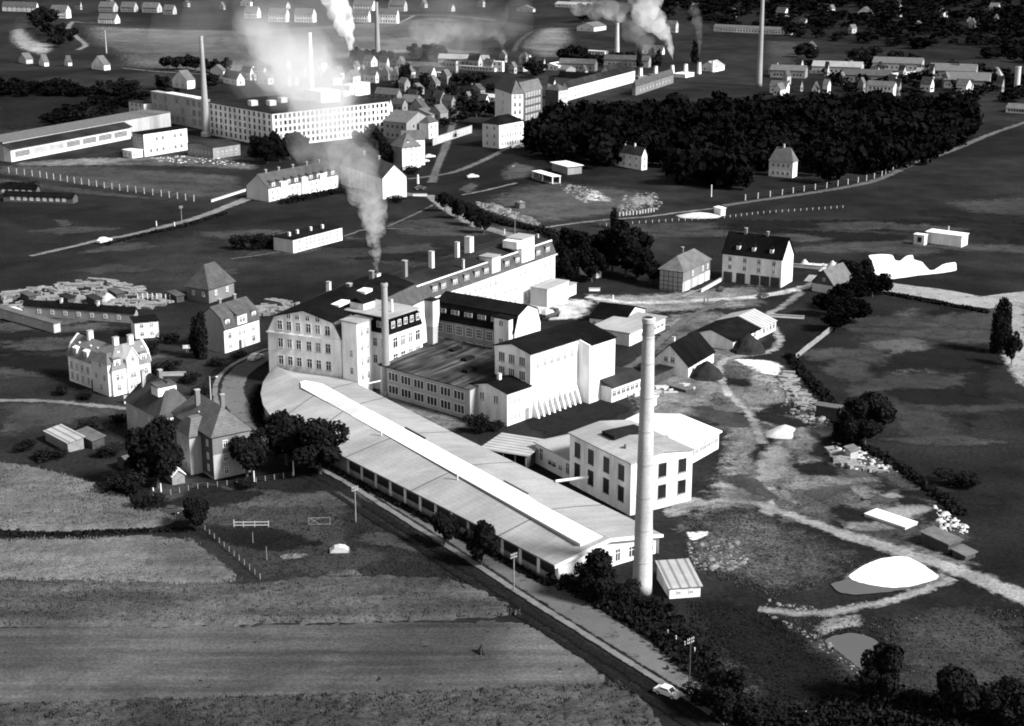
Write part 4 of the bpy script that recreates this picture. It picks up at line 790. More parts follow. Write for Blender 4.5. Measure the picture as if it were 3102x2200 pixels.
# house, halls and stores right of the chimney
Kk = Bld('gabled_store', 'white gabled store with steep dark roof right of the tall chimney', K('d4', 500, 1207), K('d4', 708, 1082), K('d4', 192, 0), top=K('d4', 0, 1112)[1])
Kk.walls('render_white', 'gable', 'u', 4.6); Kk.roof('roof_tar', .4, .2); Kk.win('L', [.42, .60], Kk.h + .4, 1.1, 1.3, 'd', sill=True); Kk.win('R', even(6), 1.2, 1.0, 1.2, 'p'); Kk.chimney(Kk.Lu * .3, Kk.Lv * .62, .6, .6, Kk.h + 2, Kk.h + 5.2, 'render_pale')
Mm = Bld('dark_roofed_hall', 'broad low hall with dark tar roof next to a black coal heap', K('d4', 866, 988), K('d4', 1082, 882), K('d4', 600, 0), top=K('d4', 0, 905)[1])
Mm.Lu *= 1.0; Mm.Lv *= 1.35; Mm.walls('render_white', 'gable', 'u', 2.0); Mm.roof('roof_tar', .4, .2); Mm.win('R', even(4), 1.0, 1.3, 1.4, 'd')
Nn = Bld('striped_hall', 'hall with ribbed pale sheet roof behind the dark-roofed hall', PR(Mm.W(Mm.Lu + .6, 0)), PR(Mm.W(Mm.Lu + 9.5, 0)), lv=Mm.Lv * 1.05, h=Mm.h)
Nn.walls('render_pale', 'gable', 'u', 2.1); Nn.roof('roof_sheet', .3, .15); Nn.win('R', even(4, .1, .95), .8, 1.3, 2.0, 'd')
def heap(name, label, px, r, h, m, n=26, rings=7, cat='heap', sx=1.0):
    p = G(px); t = MB(); prof = [(r * (1 - i / rings) ** .85, h * (1 - (1 - i / rings) ** 1.15)) for i in range(rings)]
    t.rings(prof + [(.05, h)], n); t.v = [(x * sx * (1 + .14 * mnoise.noise(Vector((x * .5, y * .5, z + px[0])))), y * (1 + .14 * mnoise.noise(Vector((y * .5, x * .5, z + 5)))), max(-.02, z + (.25 * h * .3 * mnoise.noise(Vector((x, y, px[1])))) if z > .01 else -.02)) for x, y, z in t.v]
    o = t.build(name, m, None, (p.x, p.y, 0)); return tag(o, label, cat)
heap('coal_heap', 'black coal heap against the dark-roofed hall', K('d4', 990, 985), 4.6, 4.6, 'coal_solid' if 'coal_solid' in MATS else mat('coal_solid', .016, .95, .4, .5, fine=.4) and 'coal_solid')
heap('coal_heap', 'black heap beside the white gabled store wall', K('d4', 650, 1195), 4.2, 4.0, 'coal_solid')
heap('clay_heap', 'crumpled pale clay heap beyond the coal ground', K('d5', 200, 590), 3.2, 2.3, 'white_pile', sx=1.4); heap('clay_heap', 'greyer half of the pale clay heap, on its right', K('d5', 350, 600), 3.0, 2.0, 'rubble', sx=1.3)
# timber-framed house, white garage block, gatehouse
O = Bld('timber_framed_house', 'half-timbered house with hipped roof and white garage doors', K('c7', 1805, 1316), K('c7', 2028, 1208), K('c7', 1615, 0), top=K('c7', 0, 1148)[1], cat='house')
O.walls('timber_panel', 'hip', 'u', 3.6, 1.0); O.roof('roof_tile', .5)
MB().box(-.01, -.06, O.h * .48, O.Lu, -.004, O.h - .02).build('brick_storey', 'brick_mid', O.root)
for t, m_ in ((.17, 'render_white'), (.42, 'render_grey'), (.67, 'render_white')): MB().box(O.Lu * t - 1.5, -.12, .05, O.Lu * t + 1.3, -.064, O.h * .44).build('garage_door', m_, O.root)
MB().box(O.Lu * .82, -.062, 0, O.Lu, -.004, O.h * .475).build('pale_wall', 'render_pale', O.root)
for t in (.35, .72, .9): o = child(win_mesh(.8, 1.5, 'p')[0], 'window', O.root, (O.Lu * t, -.062, O.h * .6)); child(win_mesh(.8, 1.5, 'p')[1], 'frame', o, (0, 0, 0))
for z_ in (.05, .24, .45, .68, .95): MB().box(-.06, 0, O.h * z_, -.003, O.Lv, O.h * z_ + .16).build('beam', 'wood_dark', O.root)
for t in (.0, .2, .4, .6, .8, .98): MB().box(-.075, O.Lv * t, 0, -.004, O.Lv * t + .16, O.h - .03).build('post', 'wood_dark', O.root)
O.chimney(O.Lu * .55, O.Lv * .7, .6, .6, O.h + 1.5, O.h + 4.6, 'brick_mid')
Fb = Bld('garage_block', 'white three-storey block with dark garage doors, steep dark roof and dormers', K('d4', 1258, 467), K('d4', 1352, 412), K('d4', 775, 0), top=K('d4', 0, 237)[1])
Fb.walls('render_white', 'gable', 'v', 5.4); Fb.roof('roof_tar', .35, .22)
Fb.win('L', [.13, .38, .62, .87], [Fb.h * .75, Fb.h * .46], 1.1, 1.35, 'd', sill=True); Fb.win('R', [.5], Fb.h + 1.6, .9, 1.0, 'd')
for t in (.1, .27, .44, .68, .9): MB().box(-.1, Fb.Lv * t - 1.35, .03, -.004, Fb.Lv * t + 1.35, Fb.h * .35).build('garage_door', 'wood_dark', Fb.root)
for t in (.2, .5, .76): Fb.dormer('L', t, Fb.h + 1.0, 1.1, 1.5, 1.8, 'render_white', 'roof_tar', (1, .6, .9, 'd'), inset=1.0, gable=True, hood=.5)
Fb.chimney(Fb.Lu * .5, Fb.Lv * .72, .7, .7, Fb.h + 4.6, Fb.h + 7.0, 'brick_mid'); Fb.chimney(Fb.Lu * .5, Fb.Lv * .35, .6, .6, Fb.h + 4.6, Fb.h + 6.6, 'brick_mid')
Pp = Bld('gatehouse', 'little house with dark gable and pale roof slope at the lane bend', K('d4', 1690, 520), K('d4', 1842, 460), K('d4', 1510, 0), h=2.6, cat='house')
Pp.walls('brick_dark', 'gable', 'u', 4.0); Pp.roof('roof_tile', .4, .18); MB().box(-.05, .2, 0, -.003, Pp.Lv - .2, 2.3).build('pale_base', 'render_pale', Pp.root); Pp.win('L', [.45], 3.4, .8, .9, 'd')
Qb = Bld('pond_side_shed', 'long flat white shed above the bright settling pond', K('c8', 1650, 678), K('c8', 1700, 655), K('c8', 1358, 0), h=3.6, cat='shed'); Qb.walls('render_white', 'flat'); Qb.roof('roof_white', .3, .2); MB().tube((2, Qb.Lv * .45, Qb.h), (2, Qb.Lv * .45, Qb.h + 2.4), .2).build('flue_pipe', 'metal_pale', Qb.root)
Q2 = Bld('small_store', 'small white store with one dark window left of the pond-side shed', K('c8', 1345, 662), K('c8', 1368, 652), K('c8', 1258, 0), h=3.2, cat='shed'); Q2.walls('render_white', 'flat'); Q2.roof('roof_white', .2, .2); Q2.win('L', [.45], 1.0, 1.3, 1.6, 'b')
def pipe(name, label, p, q, r, m):
    t = MB().tube((0, 0, 0), q - p, r, n=10); return tag(t.build(name, m, None, p), label, 'pipe')
pipe('pipe', 'white pipe from the shed roof into the boiler house window', G(*K('z3', 130, 922), 3.9), G(*K('z3', 512, 872), 4.6), .28, 'frame_white')
pipe('pipe', 'thin white pipe bridging from the shed roof to the courtyard hall', G(*K('d2', 1055, 995), 3.9), G(*K('d2', 1225, 958), 4.4), .16, 'frame_white')
# ------------------------------------------------------------------ houses to the west
H1 = Bld('corner_house', 'white corner house with white-edged mansard roofs and three white chimneys', K('d1', 935, 817), K('d1', 1245, 737), K('d1', 572, 0), top=K('d1', 0, 605)[1], cat='house')
def l_roof(b, w, tiers, m, name='roof'):
    """roof over an L of two wings of width w, stepped through tiers (inset, height)"""
    A_, B_ = b.Lu, b.Lv; mb = MB(); oh = .3
    lv = [(-oh, b.h + .02)] + [(i, b.h + z) for i, z in tiers]
    def ring(i, z): return [(i, i), (A_ + .2, i), (A_ + .2, w - i), (w - i, w - i), (w - i, B_ + .2), (i, B_ + .2)]
    rs = []
    for i, z in lv: rs.append([(x, y, z) for x, y in ring(i, z)])
    for a, c in zip(rs[:-1], rs[1:]):
        for j, k in ((0, 1), (2, 3), (3, 4), (5, 0)): mb.poly([a[j], a[k], c[k], c[j]])
    return mb.build(name, m, b.root)
w1 = min(H1.Lu, H1.Lv) * .62; tiers = [(1.0, 2.6), (w1 / 2, 4.6)]
MB().prism([(0, 0), (H1.Lu, 0), (H1.Lu, w1), (w1, w1), (w1, H1.Lv), (0, H1.Lv)], 0, H1.h).build('wall', 'render_white', H1.root)
for ax, T in (('u', H1.Lu), ('v', H1.Lv)):
    pr = [(.0, H1.h + .003), (1.0, H1.h + 2.55), (w1 / 2, H1.h + 4.5), (w1 - 1.0, H1.h + 2.55), (w1, H1.h + .003)]
    MB().extr(pr, ax, T - .3, T).build('gable_wall', 'render_white', H1.root)
    for q0, q1 in zip(pr[:-1], pr[1:]): 
        MB().extr([(q0[0], q0[1] + .05), (q1[0], q1[1] + .05), (q1[0], q1[1] + .3), (q0[0], q0[1] + .3)], ax, T - .1, T + .35).build('verge_board', 'frame_white', H1.root)
l_roof(H1, w1, tiers, 'roof_tile_pale')
zz = H1.h
H1.win('R', [.13, .24, .45, .56, .78, .88], [zz * .56], .95, 1.6, 'd', sill=True); H1.win('R', [.15, .44, .51, .58, .82], [zz * .16], .95, 1.6, 'd', sill=True)
H1.win('L', [.12, .27, .55, .68, .8, .92], [zz * .56, zz * .14], .95, 1.6, 'd', sill=True); H1.door('L', .46, 1.1, 2.2)
bay = MB().extr([(H1.Lu * .36, 0), (H1.Lu * .66, 0), (H1.Lu * .66, zz + 1.9), (H1.Lu * .51, zz + 4.2), (H1.Lu * .36, zz + 1.9)], 'v', -.5, 3.0).build('gable_bay', 'render_white', H1.root)
for a_, b_ in (((H1.Lu * .34, zz + 1.75), (H1.Lu * .51, zz + 4.35)), ((H1.Lu * .51, zz + 4.35), (H1.Lu * .68, zz + 1.75))): MB().extr([a_, b_, (b_[0], b_[1] + .28), (a_[0], a_[1] + .28)], 'v', -.75, 3.2).build('bay_roof', 'frame_white', H1.root)
for x, z_ in ((.47, zz * .56), (.55, zz * .56), (.44, .9), (.51, .9), (.58, .9), (.51, zz + 1.2)): o = child(win_mesh(.85, 1.5, 'd')[0], 'window', H1.root, (H1.Lu * x, -.5, z_)); child(win_mesh(.85, 1.5, 'd')[1], 'frame', o, (0, 0, 0))
MB().box(-.7, H1.Lv * .04, 0, 1.5, H1.Lv * .40, zz + 1.4).build('corner_bay', 'render_pale', H1.root); MB().hexa([(-1.0, H1.Lv * .02, zz + 1.41), (3.4, H1.Lv * .02, zz + 1.41), (3.4, H1.Lv * .42, zz + 1.41), (-1.0, H1.Lv * .42, zz + 1.41), (.6, H1.Lv * .15, zz + 3.4), (3.4, H1.Lv * .15, zz + 3.4), (3.4, H1.Lv * .29, zz + 3.4), (.6, H1.Lv * .29, zz + 3.4)]).build('bay_roof', 'roof_tile', H1.root)
for t, z_ in ((.12, zz * .56), (.3, zz * .56), (.2, .9), (.2, zz + .1)): o = child(win_mesh(.9, 1.4, 'd')[0], 'window', H1.root, (-.7, H1.Lv * t, z_), -math.pi / 2); child(win_mesh(.9, 1.4, 'd')[1], 'frame', o, (0, 0, 0))
for f_c, t in (('R', .15), ('R', .84), ('L', .6), ('L', .84)): H1.dormer(f_c, t, zz + .4, 1.6, 1.9, 1.6, 'render_white', 'roof_tile' if f_c == 'R' else 'skylight_white', (1, 1.0, 1.3, 'd'), inset=.2, hood=.5)
for a_, b_ in ((w1 * .5, H1.Lv * .72), (w1 * .62, w1 * .62), (H1.Lu * .72, w1 * .5)): H1.chimney(a_, b_, 1.2, .9, zz + 3.5, zz + 6.2, 'render_white')
for a_, b_, s_ in ((1.8, H1.Lv * .85, 0), (1.9, H1.Lv * .6, 0), (2.0, H1.Lv * .45, 0), (H1.Lu * .3, 2.0, 0), (H1.Lu * .92, 2.0, 0)): MB().box(a_ - .3, b_ - .3, zz + 3.05, a_ + .3, b_ + .3, zz + 3.5).build('roof_window', 'frame_white', H1.root)
H2 = Bld('street_house', 'cream street house with slate mansard and central gabled bay above the parked car', K('d1', 1846, 462), K('d1', 2132, 367), K('d1', 1640, 0), top=K('d1', 0, 268)[1], cat='house')
H2.walls('render_white', 'mansard', 'u', 5.0, (1.1, 2.6)); H2.roof('roof_slate', .35, .2, 'roof_slate')
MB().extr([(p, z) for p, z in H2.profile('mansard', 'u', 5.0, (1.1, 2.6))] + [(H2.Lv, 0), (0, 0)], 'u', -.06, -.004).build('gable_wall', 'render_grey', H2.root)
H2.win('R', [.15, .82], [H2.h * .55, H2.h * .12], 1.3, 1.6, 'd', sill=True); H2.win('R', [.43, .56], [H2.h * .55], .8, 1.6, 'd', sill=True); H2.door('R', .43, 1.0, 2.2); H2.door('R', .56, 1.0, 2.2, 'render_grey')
H2.dormer('R', .13, H2.h + .5, 1.5, 1.8, 1.6, 'render_pale', 'roof_slate', (1, 1.0, 1.3, 'd'), inset=.25); H2.dormer('R', .88, H2.h + .5, 1.5, 1.8, 1.6, 'render_pale', 'roof_slate', (1, 1.0, 1.3, 'd'), inset=.25)
H2.dormer('R', .5, H2.h + .1, 3.4, 2.4, 2.6, 'render_white', 'roof_slate', (2, .95, 1.5, 'd'), inset=-.25, hood=1.6); H2.chimney(H2.Lu * .3, H2.Lv * .55, .8, .6, H2.h + 4, H2.h + 6.2, 'brick_mid'); H2.chimney(H2.Lu * .75, H2.Lv * .6, .8, .6, H2.h + 4, H2.h + 6.2, 'brick_mid')
H3 = Bld('brick_villa', 'dark brick villa with tall pyramidal roof behind the cream street house', K('c5', 1716, 1135), K('c5', 1922, 1068), K('c5', 1537, 0), top=K('c5', 0, 1022)[1], cat='house')
H3.walls('brick_mid', 'hip', 'u', 6.0, .8); H3.roof('roof_slate', .5); H3.win('R', [.27, .72], [H3.h * .45], .9, 1.4, 'p', sill=True); H3.win('L', [.25, .7], [H3.h * .45], .9, 1.3, 'p', sill=True)
for t in (.35, .62): H3.dormer('R', t, H3.h + 1.2, .9, 1.1, 1.6, 'render_pale', 'roof_slate', (1, .5, .7, 'd'), inset=1.6, gable=True, hood=.3)
H3.dormer('L', .45, H3.h + 1.2, .9, 1.1, 1.6, 'render_pale', 'roof_slate', (1, .5, .7, 'd'), inset=1.6, gable=True, hood=.3)
H5 = Bld('terraced_house', 'pale house with steep roof and white attic storey behind the dark trees', K('z5', 610, 1010), K('z5', 1085, 900), K('z5', 165, 0), h=6.6, cat='house')
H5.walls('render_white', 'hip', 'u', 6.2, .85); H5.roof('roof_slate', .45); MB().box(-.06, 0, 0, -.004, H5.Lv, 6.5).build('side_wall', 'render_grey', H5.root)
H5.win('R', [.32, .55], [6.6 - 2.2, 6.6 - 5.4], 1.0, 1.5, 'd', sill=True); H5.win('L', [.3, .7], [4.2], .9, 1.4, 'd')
H5.dormer('R', .42, 6.6 + 3.6, 4.2, 1.9, 3.0, 'render_white', 'roof_slate', (1, .7, .8, 'd'), inset=2.6, hood=.5); H5.chimney(H5.Lu * .55, H5.Lv * .5, .8, .8, 10, 14.2, 'brick_mid'); H5.chimney(H5.Lu * .3, H5.Lv * .75, .8, .8, 10, 13.6, 'render_grey')
MB().box(H5.Lu * .35, -.5, 6.62, H5.Lu + .3, H5.Lv * .2, 6.8).build('tiled_slope', 'roof_tile', H5.root)
H6 = Bld('slate_hung_house', 'large dark house, slate-hung above and pale plaster below, behind the near trees', K('z5', 1318, 1422), K('z5', 1800, 1315), K('z5', 805, 0), top=K('z5', 0, 852)[1], cat='house')
H6.walls('render_grey', 'hip', 'u', 4.6, .9); H6.roof('roof_tile', .55)
MB().box(-.08, -.08, H6.h * .58, H6.Lu + .05, -.004, H6.h - .01).build('slate_hanging', 'brick_mid', H6.root); MB().box(-.09, 0, H6.h * .05, -.004, H6.Lv, H6.h - .02).build('slate_hanging', 'brick_dark', H6.root)
for z_ in (.08, .38, .70): o = child(win_mesh(1.0, 1.5, 'd')[0], 'window', H6.root, (H6.Lu * .33, -.085, H6.h * z_)); child(win_mesh(1.0, 1.5, 'd')[1], 'frame', o, (0, 0, 0)); o = child(win_mesh(1.0, 1.5, 'd')[0], 'window', H6.root, (H6.Lu * .8, -.085, H6.h * z_)); child(win_mesh(1.0, 1.5, 'd')[1], 'frame', o, (0, 0, 0))
for t in (.12, .45, .8):
    for z_ in (.15, .42, .72): o = child(win_mesh(.8, 1.3, 'd')[0], 'window', H6.root, (-.095, H6.Lv * t, H6.h * z_), -math.pi / 2); child(win_mesh(.8, 1.3, 'd')[1], 'frame', o, (0, 0, 0))
MB().box(-2.6, H6.Lv * .28, 0, -.1, H6.Lv * .62, H6.h * .9).build('stair_bay', 'render_grey', H6.root); MB().hexa([(-2.9, H6.Lv * .25, H6.h * .9), (.5, H6.Lv * .25, H6.h * .9), (.5, H6.Lv * .65, H6.h * .9), (-2.9, H6.Lv * .65, H6.h * .9), (-1.0, H6.Lv * .4, H6.h + 2), (2, H6.Lv * .4, H6.h + 2), (2, H6.Lv * .5, H6.h + 2), (-1.0, H6.Lv * .5, H6.h + 2)]).build('bay_roof', 'roof_tile', H6.root)
for z_, t in ((.75, .45), (.5, .38), (.5, .52), (.15, .4), (.15, .52)): o = child(win_mesh(.55, .7, 'p')[0], 'window', H6.root, (-2.6, H6.Lv * t, H6.h * z_), -math.pi / 2)
H6.chimney(H6.Lu * .3, H6.Lv * .62, .9, .7, H6.h + 3.0, H6.h + 6.2, 'brick_mid'); H6.chimney(H6.Lu * .75, H6.Lv * .4, .8, .6, H6.h + 3.0, H6.h + 5.6, 'brick_mid')
for a_, b_ in ((.3, .2), (.6, .3), (.2, .5)): MB().box(H6.Lu * a_, H6.Lv * b_, H6.h + 1.6, H6.Lu * a_ + .8, H6.Lv * b_ + .5, H6.h + 2.4).build('roof_window', 'frame_white', H6.root)
# generic smaller buildings, each set down by its near corner
def hs(name, label, C, xr, xl, top=None, h=None, ang=45, wall='render_white', roof='roof_tile', kind='gable', axis='u', rise=3.0, wr=0, wl=0, rows=1, oh=.3, st='d', ww=1.0, wh=1.2, cat='house', group=None, ch=0, gwin=None, sh=1.0, side=None, parts=True):
    g0 = G(C); a = math.radians(ang); R_ = PR((g0.x + 10 * math.cos(a), g0.y + 10 * math.sin(a), 0))
    b = Bld(name, label, C, R_, (xl, 0), top=top, h=h, cat=cat, group=group)
    b.Lu = len_to(b, xr, 0, 0); b.Lu = max(2.0, b.Lu)
    b.walls(wall, kind, axis, rise, sh if kind == 'hip' else None)
    b.roof(roof, oh, .18 if b.Lu < 20 else .25)
    fh = b.h / rows
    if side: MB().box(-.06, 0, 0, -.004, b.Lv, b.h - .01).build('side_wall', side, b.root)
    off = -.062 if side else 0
    for r in range(rows):
        if wr: b.win('R', even(wr), r * fh + fh * .3, ww, min(wh, fh * .6), st, parts=parts)
        if wl:
            gm, fm, sm = win_mesh(ww, min(wh, fh * .6), st)
            for t in even(wl):
                o = child(gm, 'window', b.root, (off, t * b.Lv, r * fh + fh * .3), -math.pi / 2)
                if parts: child(fm, 'frame', o, (0, 0, 0))
    if gwin: b.win(gwin, [.5], b.h + rise * .25, ww, 1.0, st, parts=parts)
    for i in range(ch):
        t = (i + 1) / (ch + 1)
        if axis == 'u': b.chimney(b.Lu * t, b.Lv * .5, .6, .6, b.h + rise * .7, b.h + rise + 1.1, 'render_pale')
        else: b.chimney(b.Lu * .5, b.Lv * t, .6, .6, b.h + rise * .7, b.h + rise + 1.1, 'render_pale')
    return b
kc = lambda c, x, y: K(c, x, y)
X = lambda c, x: K(c, x, 0)[0]
Yy = lambda c, y: K(c, 0, y)[1]
# west workshops
hs('white_cube_house', 'small pale flat-roofed house with two windows behind the corner house', kc('c5', 1112, 1430), X('c5', 1305), X('c5', 1080), Yy('c5', 1295), None, 22, 'render_pale', 'roof_tar', 'flat', wr=2, rows=2)
hs('long_workshop', 'long low dark-roofed workshop left of the small flat-roofed house', kc('c5', 1105, 1300), X('c5', 1135), X('c5', 200), None, 2.8, 75, 'render_dim', 'roof_tar', 'gable', 'v', 1.2, wl=7, cat='shed', ch=2)
hs('yard_shed', 'narrow pale shed at the left edge below the timber stacks', kc('c5', 445, 1382), X('c5', 470), X('c5', -60), None, 2.6, 50, 'render_grey', 'roof_tile', 'flat', wl=3, cat='shed')
hs('garden_shed', 'garden shed with ribbed grey roof on the lawn at left', kc('d1', 560, 1275), X('d1', 690), X('d1', 375), None, 2.0, 42, 'wood_grey', 'roof_sheet', 'shed', 'v', .5, cat='shed')
hs('garden_shed', 'small shed with pale patched roof right of the ribbed-roof shed', kc('d1', 760, 1250), X('d1', 860), X('d1', 620), None, 1.8, 42, 'wood_dark', 'roof_tile', 'shed', 'v', .4, cat='shed')
hs('garden_hut', 'small white-roofed garden hut before the dark trees', kc('d1', 1415, 1545), X('d1', 1518), X('d1', 1330), None, 1.9, 30, 'wood_grey', 'roof_white', 'gable', 'v', 1.1, cat='shed')
hs('garden_hut', 'half-hidden hut with pale roof edge left of the dark trees', kc('d1', 1060, 1440), X('d1', 1120), X('d1', 965), None, 1.8, 42, 'wood_dark', 'roof_tile', 'gable', 'u', .9, cat='shed')
# row houses in the middle
row = Bld('row_houses', 'long smoke-veiled row of houses with plain grey gable end', kc('c6', 312, 574), kc('c6', 880, 455), kc('c6', 132, 0), top=Yy('c6', 462))
row.walls('render_white', 'gable', 'u', 4.4); row.roof('roof_slate', .3, .2); MB().extr([(0, 0), (row.Lv, 0), (row.Lv, row.h), (row.Lv / 2, row.h + 4.35), (0, row.h)], 'u', -.05, -.004).build('gable_wall', 'render_pale', row.root)
row.win('R', even(14, .02, .99), [row.h * .12, row.h * .56], .9, 1.4, 'd'); 
for t in even(9, .02, .98): row.dormer('R', t, row.h + .1, 1.6, 1.7, 2.2, 'render_white', 'roof_slate', (1, 1.0, 1.2, 'd'), inset=.15, hood=.6)
for t in (.16, .45, .72): MB().box(row.Lu * t, -.8, 0, row.Lu * t + 3.2, -.004, row.h + 1.5).build('house_bay', 'render_white', row.root)
for t in (.12, .3, .5, .7, .88): row.chimney(row.Lu * t, row.Lv * .5, .9, .6, row.h + 3.6, row.h + 5.6, 'brick_mid')
blk = Bld('gabled_block', 'long house whose plain bright white gable faces the factory', kc('c6', 1246, 552), kc('c6', 1440, 532), kc('c6', 905, 0), top=Yy('c6', 380))
blk.walls('render_white', 'gable', 'v', 4.6); blk.roof('roof_slate', .3, .2); blk.win('L', even(9, .1, .98), [blk.h * .1, blk.h * .42, blk.h * .72], .9, 1.4, 'd')
for t in (.35, .7): blk.chimney(blk.Lu * .5, blk.Lv * t, .9, .7, blk.h + 3.8, blk.h + 6, 'brick_mid')
V1 = Bld('hipped_villa', 'white four-storey villa with hipped roof right of the smoke', kc('c6', 1406, 312), kc('c6', 1556, 296), kc('c6', 1318, 0), top=Yy('c6', 130), cat='house')
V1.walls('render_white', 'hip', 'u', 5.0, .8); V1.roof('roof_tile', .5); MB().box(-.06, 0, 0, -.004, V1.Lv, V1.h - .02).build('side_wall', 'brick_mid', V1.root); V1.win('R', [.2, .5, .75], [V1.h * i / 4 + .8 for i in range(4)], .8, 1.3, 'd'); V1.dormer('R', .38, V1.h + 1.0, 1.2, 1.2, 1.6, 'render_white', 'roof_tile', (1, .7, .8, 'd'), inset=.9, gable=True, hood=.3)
hs('hipped_villa', 'taller white house adjoining the hipped villa from behind', PR(V1.W(V1.Lu * .55, V1.Lv + .4)), X('c6', 1590), X('c6', 1440), None, V1.h + 1.5, 12, 'render_white', 'roof_tile', 'hip', 'u', 4.0, 2, 2, 4)
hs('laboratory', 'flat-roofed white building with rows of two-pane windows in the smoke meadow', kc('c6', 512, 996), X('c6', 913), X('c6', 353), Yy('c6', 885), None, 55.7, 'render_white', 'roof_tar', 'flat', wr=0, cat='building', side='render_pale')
lab = bpy.data.objects['laboratory']
Lb = [o for o in [1]]
g0 = Bld('x', 'x', kc('c6', 512, 996), PR(G(kc('c6', 512, 996)) + Vector((math.cos(math.radians(55.7)), math.sin(math.radians(55.7)), 0)) * 10), (X('c6', 353), 0), top=Yy('c6', 885)); bpy.data.objects.remove(g0.root); g0.root = lab; g0.Lu = len_to(g0, X('c6', 913), 0, 0)
g0.win('R', [(x - 512) / 401 for x in (560, 618, 652, 685, 718, 750, 783, 815, 870)], [.5, 1.75, 3.0], 1.0, 1.0, 'd')
for a_, b_ in ((.12, .5), (.3, .55), (.55, .5), (.75, .4)): g0.chimney(g0.Lu * a_, g0.Lv * b_, .7, .7, g0.h + .2, g0.h + 1.5, 'render_pale', cap=False)
# tower building group
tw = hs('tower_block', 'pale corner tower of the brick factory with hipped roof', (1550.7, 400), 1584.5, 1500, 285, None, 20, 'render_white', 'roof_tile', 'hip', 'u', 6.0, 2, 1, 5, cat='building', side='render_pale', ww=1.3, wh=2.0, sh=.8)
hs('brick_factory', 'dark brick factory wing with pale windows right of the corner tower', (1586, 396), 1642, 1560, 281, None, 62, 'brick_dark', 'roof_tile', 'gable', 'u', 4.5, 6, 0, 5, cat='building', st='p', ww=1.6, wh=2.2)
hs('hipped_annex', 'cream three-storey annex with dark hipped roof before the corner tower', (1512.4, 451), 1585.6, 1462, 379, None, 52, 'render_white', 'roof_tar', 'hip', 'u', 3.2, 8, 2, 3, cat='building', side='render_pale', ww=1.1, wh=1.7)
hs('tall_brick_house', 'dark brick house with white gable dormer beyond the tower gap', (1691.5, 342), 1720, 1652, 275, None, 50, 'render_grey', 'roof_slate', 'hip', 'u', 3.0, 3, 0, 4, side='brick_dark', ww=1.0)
hs('gable_dormer_house', 'small white gable with one window above the dark brick house', (1676, 300), 1683, 1659, 257, None, 15, 'render_white', 'roof_slate', 'gable', 'v', 3.4, 0, 1, 1, cat='house')
hs('long_mill', 'long pale factory range with many windows above the wood', (1721, 305), 1923, 1700, 266, None, 64, 'render_pale', 'roof_tar_grey', 'gable', 'u', 3.0, 22, 0, 2, cat='building', ww=1.5, wh=1.7)
hs('brick_mill', 'brown-grey brick range with dark roof right of the long pale range', (1925, 290), 2040, 1915, 262, None, 66, 'brick_mid', 'roof_slate', 'gable', 'u', 3.0, 10, 0, 1, cat='building')
hs('barn', 'dark barn with pale gable behind the long pale range', (1797, 262), 1812, 1690, 240, None, 62, 'render_dim', 'roof_tar', 'gable', 'v', 3.0, 0, 0, 1, cat='building')
# kiln chimneys
for i, (x, yt, yb) in enumerate(((1340, 565, 640), (1462, 560, 655), (1586, 545, 640), (1722, 538, 610), (1832, 528, 625), (1942, 515, 606), (2056, 503, 590))):
    p = G(kc('c3', x, yb)); hh = ZT(kc('c3', x, yb), Yy('c3', yt)); nm = ('first', 'second', 'third', 'fourth', 'fifth', 'sixth', 'seventh')[i]
    t = thing('kiln_chimney', f'white square kiln chimney, {nm} from the left in the row', 'chimney', (p.x, p.y, 0), .6, 'white kiln chimneys in a row above the wood')
    MB().hexa([(-1, -1, 0), (1, -1, 0), (1, 1, 0), (-1, 1, 0), (-.75, -.75, hh), (.75, -.75, hh), (.75, .75, hh), (-.75, .75, hh)]).build('shaft', 'chimney_white', t); MB().box(-.85, -.85, hh + .003, .85, .85, hh + .3).build('cap', 'stone', t)
    MB().box(-4, -3, 0, 4, 3, hh * .35).build('kiln_house', 'brick_mid', t) if i < 3 else None
chimney('factory_chimney', 'tall grey chimney left of the great white factory', kc('c1', 1692, 1117), Yy('c1', 295), 1.9, .75, 'chimney_dull')
chimney('factory_chimney', 'smoke-veiled pale chimney behind the great white factory', kc('c2', 662, 832), Yy('c2', 268), 1.9, .95, 'chimney_white')
chimney('factory_chimney', 'thin dull chimney cut by the top edge above the white terraces', kc('c2', 1203, 522), Yy('c2', 18), 2.0, .9, 'chimney_dull', plinth=False)
chimney('factory_chimney', 'slender pale chimney standing in drifting smoke left of the kilns', kc('c3', 1268, 456), Yy('c3', 190), 1.8, 1.1, 'chimney_brick', plinth=False)
chimney('factory_chimney', 'tall grey chimney reaching the top edge above the wood', (2299, 262), -8, 1.75, 1.0, 'chimney_dull', plinth=False)
chimney('factory_chimney', 'pale stub chimney at the right edge beside the dome', kc('c4', 2100, 780), Yy('c4', 545), 1.7, 1.5, 'chimney_brick', plinth=False)
chimney('steel_mast', 'thin mast behind the small gabled house at upper left', kc('c1', 874, 440), Yy('c1', 250), .35, .15, 'metal_pale', plinth=False)
